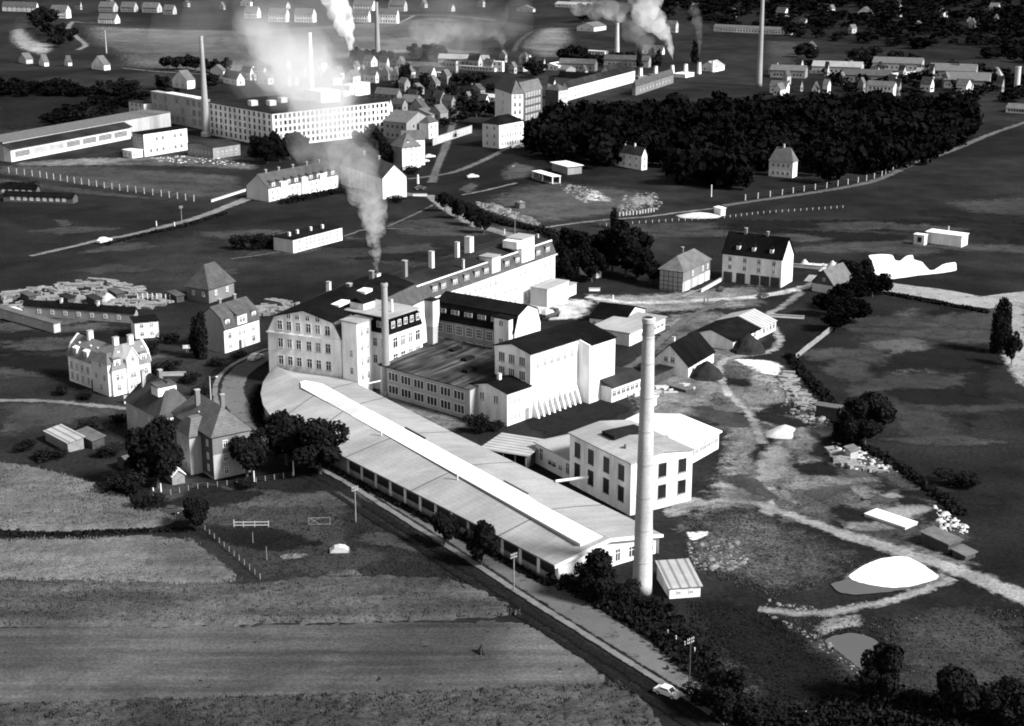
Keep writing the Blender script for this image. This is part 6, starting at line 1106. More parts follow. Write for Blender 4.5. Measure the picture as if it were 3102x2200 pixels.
for x, y, h_ in PT: bush(nth('dark bush left of the smoke-meadow laboratory', [q[0] for q in PT], x), K('c6', x, y), h_, 8, 'mid', LD, 'bushes left of the laboratory')
bush('dark bush before the white annex corner', K('z4', 240, 880), 4.6, 5.6, 'hi'); bush('low bush along the white annex wall', K('z4', 520, 830), 2.2, 5, 'hi')
bush('dark shrub beside the row houses gardens', K('c6', 520, 570), 3, 6); bush('dark shrub below the bright white gable', K('c6', 1350, 580), 3, 8); bush('dark bush under the hipped villa', K('c6', 1480, 345), 3.5, 10)
for c, pts, lb, h_, w_, kd in (('c1', ((440, 350), (500, 300), (560, 360), (470, 390), (600, 330), (390, 290)), 'dark tree in the copse beside the quarry', 10, 13, 'round'), ('c1', ((280, 190), (340, 150), (390, 210), (300, 240), (440, 180)), 'dark tree in the copse under the top left houses', 11, 14, 'round'), ('c1', ((1380, 570), (1450, 575), (1530, 570), (1600, 580)), 'dark tree above the hill house roof', 9, 11, 'round'),
        ('c1', ((1310, 735), (1360, 740)), 'dark tree just left of the slope house', 8, 8, 'round'), ('c1', ((1700, 600), (1780, 600), (1860, 590), (1740, 730)), 'dark tree in the smoke right of the tall grey chimney', 9, 10, 'round'), ('c1', ((900, 760), (1000, 740), (1090, 760), (850, 800)), 'dark tree in the belt above the three-storey block', 7, 12, 'round'), ('c1', ((640, 1010), (700, 1030), (930, 1020), (760, 1020)), 'dark tree behind the long glass shed', 7, 10, 'round'),
        ('c2', ((1030, 520), (1080, 530), (1130, 535), (1250, 540), (1290, 535), (1180, 530)), 'dark tree right of the steam foot', 10, 11, 'round'), ('c2', ((1400, 715), (1430, 720), (1450, 690)), 'poplar between pale gables and long white house', 13, 5, 'poplar'), ('c2', ((1500, 490), (1580, 500), (1660, 490), (1720, 510)), 'dark tree behind the town in the smoke', 11, 12, 'round'), ('c2', ((1850, 690), (1920, 700), (2000, 695), (2050, 680)), 'dark tree above the town street fork', 7, 11, 'round'),
        ('c2', ((2010, 960), (2080, 950), (2150, 960), (1920, 900), (1950, 850)), 'dark tree left of the corner tower', 8, 11, 'round'), ('c3', ((850, 520), (910, 510), (970, 515)), 'dark tree left of the long bright shed', 11, 12, 'round'), ('c3', ((1040, 540), (1120, 540), (1220, 535), (1290, 530), (1380, 525)), 'dark tree in the row below the long bright shed', 8, 11, 'round'), ('c3', ((1452, 560),), 'first poplar behind the kiln chimneys', 15, 5, 'poplar'), ('c3', ((1542, 545),), 'second poplar behind the kiln chimneys', 12, 7, 'poplar'), ('c3', ((1606, 545),), 'third poplar behind the kiln chimneys', 11, 6, 'poplar'), ('c3', ((1906, 520),), 'poplar left of the thin smoke', 15, 7, 'poplar'),
        ('c3', ((990, 190), (1040, 180), (1090, 170)), 'dark tree on the far ridge under smoke', 16, 16, 'round'), ('c3', ((590, 640), (640, 620), (560, 600)), 'dark tree behind the corner tower roof', 9, 11, 'round'), ('c4', ((330, 470), (390, 450), (420, 500)), 'dark tree under the small bright house right of the tall chimney', 9, 12, 'round'), ('c4', ((770, 510), (850, 500), (930, 480), (1100, 520), (1250, 560)), 'dark tree above the town wall at right', 9, 13, 'round')):
    for q in pts: tree(nth(lb, [w[0] for w in pts], q[0]), K(c, *q), h_, w_, kd, 'lo', LD, lb.replace('dark tree', 'dark trees').replace('poplar between', 'poplars between'))
def wood(name, px, n, h, w, label, seed, m=LD, q=130, avoid=()):
    P = wpoly(px); pl = [(p.x, p.y) for p in P]; r = np.random.default_rng(seed); xs = [p[0] for p in pl]; ys = [p[1] for p in pl]; pts = []
    while len(pts) < n:
        c = np.array([[r.uniform(min(xs), max(xs)), r.uniform(min(ys), max(ys))]])
        if in_poly(c, pl)[0] and all((c[0][0] - a[0]) ** 2 + (c[0][1] - a[1]) ** 2 > a[2] ** 2 for a in avoid): pts.append(c[0])
    VV = []
    base = [leaf_cloud(q, lobes_for('round', 50 + i), .085, 60 + i)[0] for i in range(6)]
    for p in pts:
        s_ = r.choice([r.uniform(.5, .9), r.uniform(.8, 1.2), r.uniform(1.1, 1.5)]); a = r.uniform(0, 6.28); V = base[r.integers(6)].copy(); V[:, 2] -= .12
        V = V * np.array([w * s_, w * s_, h * s_]); V = np.stack([V[:, 0] * math.cos(a) - V[:, 1] * math.sin(a) + p[0], V[:, 0] * math.sin(a) + V[:, 1] * math.cos(a) + p[1], np.maximum(V[:, 2], .05)], 1); VV.append(V)
    V = np.concatenate(VV); o = np_mesh(name, V, np.arange(len(V)).reshape(-1, 4), m); return tag(o, label, 'wood', kind='stuff')
def av(px, r): p = G(px); return (p.x, p.y, r)
wood('woodland', f_((1190, 345), (1215, 300), (1290, 285), (1420, 272), (1650, 268), (1850, 262), (2060, 262), (2150, 272), (2200, 285), (2190, 300), (2150, 325), (2080, 365), (1960, 398), (1850, 415), (1700, 426), (1560, 428), (1440, 412), (1330, 385)), 640, 12, 11, 'dense black wood covering the middle right', 3, m='leaf_black', q=170, avoid=[av((1925, 530), 19), av((1925, 548), 16), av((1900, 560), 14), av((1860, 545), 12), av((2375, 545), 16), av((2370, 570), 15), av((2355, 590), 12)])
wood('woodland', f_((1500, 0), (2320, -10), (2320, 150), (2150, 120), (1850, 90), (1700, 75), (1560, 60), (1490, 40)), 420, 8, 17, 'scattered dark woodland on the far right slope', 4, m='leaf_black', q=90)
wood('woodland', f_((-30, 196), (20, 194), (270, 202), (300, 214), (200, 218), (100, 216), (-30, 222)), 90, 5, 9, 'dark tree belt below the hill houses at far left', 5, m='leaf_black', q=110)
wood('woodland', f_((1780, 150), (2000, 145), (2290, 170), (2300, 240), (2150, 235), (1900, 205)), 80, 6, 12, 'gardens and trees among the far right town houses', 6, m='leaf_black', q=90)
wood('woodland', f_((880, 190), (1050, 170), (1110, 200), (1060, 250), (1020, 330), (960, 260)), 40, 5, 7, 'garden trees between the great factory and the town street', 8, q=110)
wood('woodland', f_((100, 250), (250, 225), (400, 205), (330, 225), (280, 250), (200, 275), (100, 285)), 50, 4, 9, 'dark scrub behind the long glass shed', 9, m='leaf_black', q=110)
def boards(label, px, n, name='scrap_boards', m='wood_pale'):
    P = wpoly(px); pl = [(p.x, p.y) for p in P]; xs = [p[0] for p in pl]; ys_ = [p[1] for p in pl]; b = MB(); k = 0; r = random.Random(n)
    while k < n:
        c_ = (r.uniform(min(xs), max(xs)), r.uniform(min(ys_), max(ys_)))
        if not in_poly(np.array([c_]), pl)[0]: continue
        l_, w_, h_ = r.uniform(.8, 3.2), r.uniform(.25, 1.2), r.uniform(.1, .9); a = r.uniform(-.6, .9); ca, sa = math.cos(a), math.sin(a); k += 1
        b.prism([(c_[0] + x * ca - y * sa, c_[1] + x * sa + y * ca) for x, y in ((-l_ / 2, -w_ / 2), (l_ / 2, -w_ / 2), (l_ / 2, w_ / 2), (-l_ / 2, w_ / 2))], .02, h_)
    return tag(b.build(name, m), label, 'timber', kind='stuff')
boards('loose boards and crates strewn over the timber yard', k_('c5', (20, 1060), (400, 1000), (780, 930), (1100, 1000), (1420, 1130), (1150, 1180), (600, 1160), (60, 1230)), 190); boards('grey planks strewn over the timber yard', k_('c5', (20, 1060), (400, 1000), (780, 930), (1100, 1000), (1420, 1130), (1150, 1180), (600, 1160), (60, 1230)), 150, m='wood_grey')
boards('stacked goods behind the cream street house', k_('d2', (150, 370), (420, 280), (560, 330), (400, 420), (220, 430)), 70); boards('crates and slabs in the works yard', k_('d3', (1250, 960), (1420, 1020), (1640, 1010), (1880, 980), (1900, 1040), (1560, 1100), (1300, 1110)), 60, m='concrete')
boards('scrap along the yard side of the ditch', k_('d4', (1300, 1150), (1420, 1250), (1600, 1500), (1520, 1560), (1380, 1400), (1250, 1250)), 80, m='wood_grey'); boards('bricks and boards by the lower huts', k_('d5', (560, 700), (800, 840), (1100, 900), (900, 900), (640, 840)), 60, m='wood_grey')
def hedge(label, px, h, w, per=26, m=LD, name='hedge', sz=.22, world=False):
    P = px if world else wpoly(px); C_ = []
    for a, b in zip(P[:-1], P[1:]):
        n = max(1, int((b - a).length * per)); t = rng.uniform(0, 1, n)[:, None]; base = np.array(a)[None, :] + (np.array(b) - np.array(a))[None, :] * t
        bul = .6 + .4 * np.array([mnoise.noise(Vector((q[0] * .35, q[1] * .35, 1))) for q in base]); base = base + rng.normal(0, w * .28, base.shape) * np.array([1, 1, 0]); base[:, 2] = rng.uniform(0, 1, n) ** .7 * h * bul; C_.append(base)
    c = np.concatenate(C_); n = len(c); a = rng.normal(size=(n, 3)); a /= np.linalg.norm(a, axis=1)[:, None]; b = np.cross(a, rng.normal(size=(n, 3))); b /= np.linalg.norm(b, axis=1)[:, None]; s_ = (sz * rng.uniform(.6, 1.6, n))[:, None]
    V = np.stack([c - a * s_ - b * s_, c + a * s_ - b * s_ * .8, c + a * s_ + b * s_, c - a * s_ * .8 + b * s_], 1).reshape(-1, 3); V[:, 2] = np.maximum(V[:, 2], 0.03)
    o = np_mesh(name, V, np.arange(4 * n).reshape(-1, 4), m); return tag(o, label, 'hedge', kind='stuff')
hedge('ragged dark hedge between road and chimney down to the bottom edge', k_('d7', (1400, 720), (1560, 800), (1750, 900), (1900, 985), (2060, 1080)) + k_('d8', (140, 1210), (260, 1300), (360, 1400)), 1.9, 4.0, 110)
hedge('continuous dark scrub along the bottom right edge', k_('d8', (380, 1560), (700, 1610), (1000, 1600), (1250, 1560), (1500, 1600), (1750, 1640), (2300, 1600)), 2.4, 5.0, 150)
hedge('dark scrub between lower pond and bottom edge', k_('d8', (1250, 1400), (1450, 1480), (1650, 1500), (1900, 1480), (2250, 1440)), 2.0, 5.0, 90)
hedge('second line of dark shrubs behind the roadside hedge', k_('d8', (-80, 880), (20, 960), (120, 1080), (230, 1200), (320, 1330)), 2.2, 3.5, 90)
hedge('dark hedge along the lower side of the side road', k_('c8', (1050, 1060), (1300, 1105), (1500, 1145), (1700, 1180), (1860, 1215)), 1.0, 2.0, 60)
hedge('dark weedy ditch line between yard and pasture', k_('d4', (1330, 1030), (1450, 1180), (1600, 1340), (1720, 1480)) + k_('d5', (650, 640), (900, 720), (1200, 900), (1450, 1080), (1650, 1250)), 1.2, 2.2, 60)
hedge('dark hedge bordering the country lane', k_('c5', (860, 660), (1250, 560), (1500, 510), (1850, 400)), .9, 1.6, 50); hedge('hedge along the left rim of the great factory yard', k_('c5', (30, 180), (200, 165), (280, 175)), 2, 4, 60)
hedge('dark strip of weeds at the foot of the shed wall', [p + Vector((-.8, -.6, -ZE)) for p in LE[:4]], .8, 1.0, 60, world=True); hedge('dark shrubs hugging the curved shed end', [p + Vector((-1.2, -.3, -ZE)) for p in LE[3:10]], 1.3, 1.6, 70, world=True)
hedge('dark scrub below the white rubble bank', k_('c7', (-40, 600), (150, 680), (350, 760), (600, 810)), 2.2, 3, 80); hedge('dark hedge edging the rear lawn of the rear factory', k_('c7', (640, 810), (760, 860), (800, 930), (790, 1050)), 2.4, 4, 80)
hedge('garden shrubs before the row houses', k_('c6', (420, 585), (560, 560), (750, 520), (950, 490), (1130, 540)), 2.2, 5, 80); hedge('dark bank along the field lane at left', k_('d6', (-60, 440), (300, 445), (700, 430), (1200, 420)), .35, 1.6, 40)
for x, y, h_, w_, lb in ((1290, 640, 3.2, 4, 'garden bush right of the corner house'), (1420, 600, 3.0, 5, 'garden bush between corner house and sign board'), (520, 800, 2.4, 4.5, 'low bush left of the corner house'), (700, 830, 1.8, 5, 'low bush at the corner house foot'), (1180, 800, 2.6, 4, 'bush below the corner house gable'), (1240, 470, 4, 5, 'dark bush behind the corner house'), (1380, 380, 3, 6, 'dark bush beside the small flat house'), (1780, 560, 2.2, 5, 'garden bush before the cream house'), (1950, 500, 2.0, 5, 'low bush at the cream house steps'), (1560, 700, 2.6, 6, 'dark shrub beside the street lamp'), (1650, 800, 2.2, 5, 'lower shrub beside the street lamp'), (980, 1060, 3.2, 5, 'bush at the pale terraced house corner'), (900, 1300, 2.6, 6, 'dark bush right of the lawn sheds'), (420, 1330, 2.4, 7, 'dark bush below the ribbed-roof shed'), (200, 1250, 2.0, 6, 'dark bush left of the ribbed-roof shed'), (2010, 1560, 2.2, 5, 'shrub at the slate-hung house wall'), (2120, 1180, 3.0, 5, 'shrub between slate-hung house and shed end')): bush(lb, K('d1', x, y), h_, w_, 'mid', LD)
for x, y, a_, w_, lb in ((560, 1150, 20, 3.2, 'low dark shed among the timber stacks, left'), (780, 1160, 15, 3.6, 'low dark shed in the middle of the timber yard'), (960, 1110, 10, 4.0, 'grey-roofed shed at the curved timber row'), (1450, 1130, 12, 3.5, 'low shed with posts before the brick villa'), (240, 1130, 18, 3.0, 'low shed behind the sheeted pile')):
    C_ = K('c5', x, y); hs('yard_shed', lb, C_, C_[0] + 22, C_[0] - 26, None, 1.8, 30 + a_, 'wood_dark', 'roof_tar_grey' if 'dark' in lb else 'roof_slate', 'shed', 'u', .4, cat='shed')
# weeds and rough grass that catch the light
tufts('weeds', k_('d8', (150, 280), (560, 290), (1200, 600), (1150, 700), (700, 850), (150, 650)), 2500, .22, .25, 'dry_grass', 'pale weeds on the tip between track and pond', avoid=PONDS); tufts('weeds', k_('d8', (700, 950), (1300, 960), (2233, 900), (2233, 1600), (1500, 1600), (1000, 1150)), 3000, .22, .25, 'dry_grass', 'pale weeds around the grey lower pond', avoid=PONDS)
tufts('weeds', k_('d8', (150, 850), (700, 950), (1200, 1350), (1200, 1600), (500, 1600), (200, 1100)), 4000, .22, .25, 'leaf_light', 'rough grass on the slope right of the road', avoid=PONDS)
tufts('weeds', f_((440, 1100), (800, 1080), (1000, 1230), (1180, 1350), (1500, 1600), (1400, 1520), (1100, 1330), (800, 1290), (620, 1300), (480, 1220)), 4000, .2, .2, 'leaf_light', 'rough grass between the garden and the road')
tufts('crop_stalks', f_((-60, 1302), (560, 1312), (1000, 1298), (1170, 1378), (700, 1392), (-60, 1402)), 12000, .7, .1, 'crop_mid', 'leafy stalks of the pointed crop strip', 'crop'); tufts('crop_stalks', f_((-60, 1030), (160, 1072), (400, 1165), (280, 1182), (-60, 1185)), 10000, 1.0, .10, 'crop_gold', 'ears of the pale grain field at left', 'crop')
tufts('crop_stalks', f_((-60, 1212), (280, 1206), (430, 1210), (545, 1305), (-60, 1300)), 7000, .75, .09, 'crop_gold', 'ears of the grey ripe crop', 'crop'); tufts('crop_stalks', f_((-60, 1582), (1000, 1550), (1390, 1532), (1480, 1640), (-60, 1650)), 13000, .68, .12, 'crop_dark', 'leaves of the dark bottom crop', 'crop')
# rubble and small debris
def rubble(label, px, n, size, m='rubble', name='rubble', flat=.5):
    P = wpoly(px); pl = [(p.x, p.y) for p in P]; xs = [p[0] for p in pl]; ys = [p[1] for p in pl]; pts = np.empty((0, 2))
    while len(pts) < n: c = np.stack([rng.uniform(min(xs), max(xs), n * 3), rng.uniform(min(ys), max(ys), n * 3)], 1); pts = np.concatenate([pts, c[in_poly(c, pl)]])
    b = np.array([(-1, -1, -.4), (1, -1, -.4), (1, 1, -.4), (-1, 1, -.4), (-.7, -.6, 1), (.6, -.7, 1), (.7, .6, 1), (-.6, .7, 1)], float); Fb_ = np.array([(4, 5, 6, 7), (0, 1, 5, 4), (1, 2, 6, 5), (2, 3, 7, 6), (3, 0, 4, 7)])
    V = []; Fs = []
    for i in range(n):
        s_ = size * rng.lognormal(-.3, .55); q = b * np.array([s_ * rng.uniform(.5, 1.6), s_ * rng.uniform(.5, 1.3), s_ * flat]) * rng.uniform(.8, 1.2, (8, 3)); a = rng.uniform(0, 6.28)
        V.append(np.stack([q[:, 0] * math.cos(a) - q[:, 1] * math.sin(a) + pts[i, 0], q[:, 0] * math.sin(a) + q[:, 1] * math.cos(a) + pts[i, 1], q[:, 2] + .02], 1)); Fs.append(Fb_ + 8 * i)
    o = np_mesh(name, np.concatenate(V), np.concatenate(Fs), m); return tag(o, label, 'rubble', kind='stuff')
rubble('white rubble bank along the town street', k_('c7', (100, 575), (250, 590), (450, 660), (650, 745), (600, 770), (400, 710), (150, 620)), 600, .38); rubble('pale rubble on the waste ground', k_('c7', (780, 430), (1000, 450), (1250, 560), (1000, 580), (820, 480)), 260, .38); rubble('grey rubble heaps at the wood edge', k_('c7', (1300, 520), (1580, 490), (1640, 590), (1560, 660), (1280, 690)), 320, .34)
rubble('white scrap along the pasture ditch', k_('d5', (560, 620), (900, 730), (1150, 870), (1150, 910), (800, 880), (640, 800)), 150, .28, 'white_pile'); rubble('broken slabs below the boiler house', k_('d8', (140, 500), (450, 470), (560, 600), (450, 680), (200, 660)), 300, .26); rubble('scattered debris in the factory yard', k_('d4', (1050, 1180), (1300, 1150), (1450, 1350), (1550, 1500), (1300, 1500), (1150, 1300)), 150, .4)
rubble('pale bricks beside the coal ground', k_('d5', (280, 330), (460, 300), (600, 520), (420, 560), (300, 450)), 130, .45); rubble('pale scraps at the lower yard huts', k_('d5', (1430, 1170), (1700, 1330), (1700, 1410), (1480, 1370)), 80, .3, 'white_pile'); rubble('stones around the lower pond', k_('d8', (640, 930), (960, 1060), (1260, 1290), (1200, 1300), (880, 1080)), 120, .2); rubble('small pale stones along the tip track', k_('d8', (620, 840), (1000, 900), (1700, 780), (1700, 740), (1000, 960), (640, 900)), 120, .2)
rubble('builders debris before the bright office', k_('c1', (1200, 1290), (1600, 1270), (2100, 1350), (1950, 1360), (1300, 1330)), 150, .35, 'white_pile'); rubble('white bits before the pale upper pond', k_('c8', (330, 830), (400, 800), (700, 850), (650, 900), (560, 890)), 60, .8, 'white_pile')
# ------------------------------------------------------------------ sheds, heaps and stacks
hs('flat_yard_shed', 'flat pale-roofed shed at the pasture fence', K('d5', 640, 470), X('d5', 665), X('d5', 455), None, 2.6, 62, 'wood_dark', 'roof_tile', 'flat', cat='shed')
hs('yard_hut', 'small square pale hut among scrap at the ditch', K('d5', 740, 800), X('d5', 805), X('d5', 695), None, 1.9, 35, 'render_grey', 'roof_tile', 'shed', 'u', .4, cat='shed')
hs('loading_deck', 'long low white slab beside the yard track', K('d5', 1190, 1375), X('d5', 1290), X('d5', 855), None, .5, 42, 'concrete', 'roof_white', 'flat', cat='deck', oh=.05)
hs('track_shed', 'low shed with jutting pale roof beside the yard track', K('d5', 1540, 1565), X('d5', 1645), X('d5', 1315), None, 1.7, 38, 'wood_dark', 'roof_tile', 'shed', 'u', .4, cat='shed'); hs('lean_to_roof_hut', 'lowest hut with pale sloping roof at the yard track', K('d5', 1680, 1625), X('d5', 1765), X('d5', 1575), None, .9, 38, 'wood_dark', 'roof_tile', 'shed', 'u', .3, cat='shed')
hs('loading_deck', 'pale square platform in the yard right of the tallest chimney', K('d4', 480, 1330), X('d4', 542), X('d4', 325), None, .6, 45, 'wood_dark', 'roof_tile', 'flat', cat='deck', oh=.05); hs('dark_shed', 'dark flat shed between white factory and tallest chimney', K('d3', 1560, 1000), X('d3', 1720), X('d3', 1455), None, 2.4, 52, 'wood_dark', 'roof_tar_grey', 'flat', cat='shed')
hs('white_kiosk', 'small white box hut right of the tallest chimney', K('d4', 200, 1448), X('d4', 235), X('d4', 180), None, 2.0, 52, 'render_white', 'roof_white', 'flat', cat='shed'); hs('barrack', 'long dark barrack with white windows at the left edge', K('c5', 600, 318), X('c5', 640), X('c5', 30), None, 2.2, 80, 'brick_dark', 'roof_tar', 'gable', 'v', 1.2, 0, 9, cat='shed', st='p', ww=1.2); hs('barrack', 'shorter dark barrack behind the long one at the left edge', K('c5', 300, 248), X('c5', 330), X('c5', -20), None, 2.2, 80, 'brick_dark', 'roof_tar', 'gable', 'v', 1.2, 0, 5, cat='shed', st='p', ww=1.2)
hs('pale_hut', 'round white hut on the railway path', K('c7', 2120, 690), X('c7', 2155), X('c7', 2065), None, 2.6, 30, 'render_white', 'roof_white', 'hip', 'u', .6, cat='shed'); hs('stone_kiln', 'squat pale round-topped kiln on the waste ground', K('c7', 470, 630), X('c7', 515), X('c7', 430), None, 2.0, 30, 'rubble', 'rubble', 'hip', 'u', .8, cat='kiln')
heap('kaolin_heap', 'white kaolin heap on the railway path', K('c7', 1940, 690), 4.5, 1.4, 'white_pile', sx=1.8); heap('kaolin_heap', 'white heap left of the upper pond', K('c8', 365, 830), 2.0, 2.2, 'white_pile'); heap('kaolin_heap', 'tallest white heap behind the gatehouse', K('c8', 590, 890), 2.6, 4.0, 'white_pile'); heap('kaolin_heap', 'lower white heap behind the gatehouse', K('c8', 660, 895), 2.3, 2.2, 'white_pile')
heap('timber_pile', 'white sheeted pile at the left edge of the timber yard', K('c5', 110, 1235), 3.6, 2.6, 'white_pile', sx=1.2); heap('rubble_heap', 'white heap in the timber yard behind the small flat house', K('c5', 885, 1110), 2.6, 2.2, 'white_pile')
stk = [(660, 1000, 9, 2.4, 1.6, 8, 'broad pale stack standing apart at the top of the timber yard'), (790, 945, 5, 1.6, .8, -20, 'first stack of the curved row of timber'), (890, 955, 6, 1.8, .9, -25, 'second stack of the curved row of timber'), (970, 985, 7, 2, 1, -30, 'third stack of the curved row of timber'), (1020, 1015, 7, 2, 1.0, -32, 'fourth stack of the curved row of timber'), (1060, 1050, 7.5, 2.2, 1.1, -32, 'last and widest stack of the curved timber row'), (1130, 1010, 3, 1.6, .8, 30, 'short stack beside the curved timber row'),
       (310, 1110, 6, 2, 1.2, 30, 'dark-ended stack left of the bright board stack'), (410, 1100, 8, 2.6, 1.3, 14, 'brightest board stack in the left yard'), (420, 1150, 7, 2.0, .9, 18, 'lower grey stack below the bright board stack'), (650, 1115, 5, 2.2, 1.1, -15, 'crossed stack in the middle of the timber yard'), (120, 1060, 7, 2.4, 1.4, 20, 'grey stack high at the left edge'), (220, 1180, 4, 1.6, .9, 25, 'small stack right of the sheeted pile'), (1170, 1170, 6, 2.4, 1, -18, 'stack left of the brick villa yard'), (1270, 1150, 6, 2.4, 1.1, 6, 'pale stack below the yard posts'), (540, 1095, 3, 1.8, 1, 40, 'small dark stack right of the bright board stack'), (2090, 1190, 6, 2.2, 1.0, 10, 'grey stack behind the cream street house'), (2170, 1180, 6, 2.4, 1.3, 15, 'stack just left of the leaning board stack'), (2270, 1150, 6.5, 2.6, 2.2, -35, 'tall leaning board stack behind the main factory roof')]
for x, y, l_, w_, h_, a_, lb in stk:
    p = G(K('c5', x, y)); t = thing('timber_stack', lb, 'timber stack', (p.x, p.y, 0), math.radians(a_), 'timber stacks in the yard at left'); n = 5
    for i in range(n):
        for j in range(2): MB().box(-l_ / 2 + random.uniform(-.6, .6), -w_ / 2 + j * (w_ / 2 + .02), h_ * .7 * i / n + .02, l_ / 2 + random.uniform(-.6, .6), -w_ / 2 + j * (w_ / 2 + .02) + w_ / 2 - .1, h_ * .7 * (i + 1) / n - .04).build('plank_layer', 'wood_pale' if 'grey' not in lb and 'dark' not in lb else 'wood_grey', t)
# ------------------------------------------------------------------ posts, poles, fences
def pole(label, base, topy, arm=True, m='wood_grey', r=.13, lamp=False, group=None):
    p = G(base); h = ZT(base, topy); t = thing('street_lamp' if lamp else 'telegraph_pole' if arm else 'post', label, 'lamp' if lamp else 'pole' if arm else 'post', (p.x, p.y, 0), .7, group)
    MB().tube((0, 0, 0), (0, 0, h), r, r * .7).build('shaft', m, t)
    if arm:
        for z_ in (h - .3, h - .8):
            MB().box(-.7, -.06, z_, .7, .06, z_ + .1).build('crossarm', 'wood_grey', t)
            for x in (-.6, -.25, .25, .6): MB().tube((x, 0, z_ + .1), (x, 0, z_ + .28), .05, n=6).build('insulator', 'frame_white', t)
    if lamp: MB().tube((0, 0, h - .4), (1.6, -.2, h - .2), .05).build('arm', 'metal_dark', t); MB().rings([(.05, 0), (.3, -.12), (.22, -.3), (.1, -.36)], 10).build('lamp_head', 'frame_white', t, (1.6, -.2, h - .2))
    return t
pole('telegraph pole at the field side of the road, farthest left', K('d7', 158, 368), Yy('d1', 0) * 0 + K('d7', 0, 150)[1]); pole('telegraph pole beside the road between street trees and chimney', K('d7', 1130, 795), K('d7', 0, 560)[1]); pole('tall telegraph pole near the lower end of the road', K('d8', 172, 1412), K('d8', 0, 1080)[1], m='wood_dark')
pole('street lamp at the road bend behind the slate-hung house', K('d1', 1730, 866), Yy('d1', 650), False, 'concrete', .14, True); pole('white post under the tall tree by the cream house', K('d1', 1645, 508), Yy('d1', 392), False, 'frame_white', .16); pole('thin pole beside the country lane', K('c5', 1492, 490), Yy('c5', 335), True)
pole('short white post on the country lane verge', K('c5', 1432, 512), Yy('c5', 468), False, 'frame_white', .2); pole('short pale post above the country lane', K('c5', 1283, 500), Yy('c5', 460), False, 'frame_white', .2); pole('white post by the works lane', K('c7', 1236, 1392), Yy('c7', 1338), False, 'frame_white', .25); pole('white leaning post in front of the wood', K('c7', 2042, 532), Yy('c7', 432), False, 'frame_white', .22)
pole('tall white post in the garden by the road trees', K('d6', 1806, 82), K('d6', 0, -10)[1], False, 'frame_white', .14); pole('white post right of the slate-hung house', K('d6', 1563, 122), K('d6', 0, 55)[1], False, 'frame_white', .16); pole('white slanting gate post left of the hut', K('d6', 945, 222), K('d6', 0, 158)[1], False, 'frame_white', .16); pole('white gate post just left of the hut', K('d6', 990, 182), K('d6', 0, 132)[1], False, 'frame_white', .16)
pole('thin garden pole below the white rail', K('d6', 1556, 502), K('d6', 0, 430)[1], False, 'wood_grey', .07); pole('thin garden pole at the field corner', K('d6', 1641, 604), K('d6', 0, 518)[1], False, 'wood_grey', .07); pole('telegraph pole before the rear factory roof', K('c7', 432, 840), Yy('c7', 690), True); pole('white post on the town street', K('c6', 1532, 425), Yy('c6', 350), False, 'frame_white', .5)
pole('pole on the roof yard behind the waste ground', K('c7', 420, 385), Yy('c7', 270), True, 'wood_dark'); pole('pale post by the pole on the street bend', K('c7', 347, 840), Yy('c7', 795), False, 'frame_white', .2)
def fence(label, px, n, h, r=.09, m='concrete', rails=(.5, .92), lean=.02):
    P = wpoly(px); L_ = [0]
    for a, b in zip(P[:-1], P[1:]): L_.append(L_[-1] + (b - a).length)
    def at(s):
        for i in range(len(P) - 1):
            if s <= L_[i + 1] + 1e-6: return P[i].lerp(P[i + 1], (s - L_[i]) / max(1e-6, L_[i + 1] - L_[i]))
        return P[-1]
    o = P[0]; t = thing('fence', label, 'fence', (o.x, o.y, 0)); Q = [at(L_[-1] * i / (n - 1)) - o for i in range(n)]; pm = MB().box(-r, -r, 0, r, r, h).mesh('post'); pm.materials.append(MATS[m])
    for q in Q: c = child(pm, 'post', t, (q.x, q.y, 0), .6); c.rotation_euler.x = random.uniform(-lean, lean) * 2; c.rotation_euler.y = random.uniform(-lean, lean)
    for z_ in rails:
        b = MB()
        for a, c in zip(Q[:-1], Q[1:]): b.tube((a.x, a.y, h * z_), (c.x, c.y, h * z_), .03, n=4)
        b.build('wire', 'metal_dark', t)
    return t
fence('row of pale fence posts across the left meadow', k_('c5', (75, 68), (330, 100), (640, 155), (1040, 218), (1310, 255), (1590, 300)), 25, 2.4, .11); fence('row of pale fence posts below the wood', k_('c8', (-120, 290), (40, 268), (190, 246), (410, 208), (620, 178), (820, 142), (900, 122), (1000, 95), (1120, 20)), 18, 2.2, .13); fence('row of short posts along the bottom right edge', k_('d8', (740, 1590), (1110, 1570), (1355, 1575), (1572, 1585), (1965, 1530), (2190, 1490)), 11, 1.3, .08, 'wood_grey')
fence('dotted low rail fence along the railway path', k_('c7', (1130, 775), (1300, 760), (1600, 740), (2165, 705)) + k_('c8', (0, 400), (680, 352)), 40, .9, .08); fence('row of stacked posts beside the pointed tree', k_('c7', (1290, 690), (1450, 675), (1570, 655)), 12, 1.4, .18, rails=())
fence('posts along the road hedge near the bottom', k_('d8', (40, 1090), (125, 1150), (205, 1200)), 4, 1.6, .08)
fence('row of pale posts before the brick villa', k_('c5', (1130, 1110), (1210, 1100), (1340, 1110), (1430, 1120)), 9, 1.8, .16, rails=(.9,))
fence('garden fence below the slate-hung house', k_('d6', (940, 230), (1180, 170), (1560, 130), (1800, 90)), 16, 1.1, .06, 'wood_grey')
fence('garden fence along the field corner', k_('d6', (1260, 420), (1420, 560), (1600, 720)), 12, 1.0, .06, 'wood_grey')
bf = G(K('d4', 1380, 1055)); bg_ = G(K('d4', 1692, 808)); bt = thing('board_fence', 'pale board fence running diagonally beside the pasture', 'fence', bf, math.atan2((bg_ - bf).y, (bg_ - bf).x)); bl = (bg_ - bf).length; nb = int(bl / 1.6)
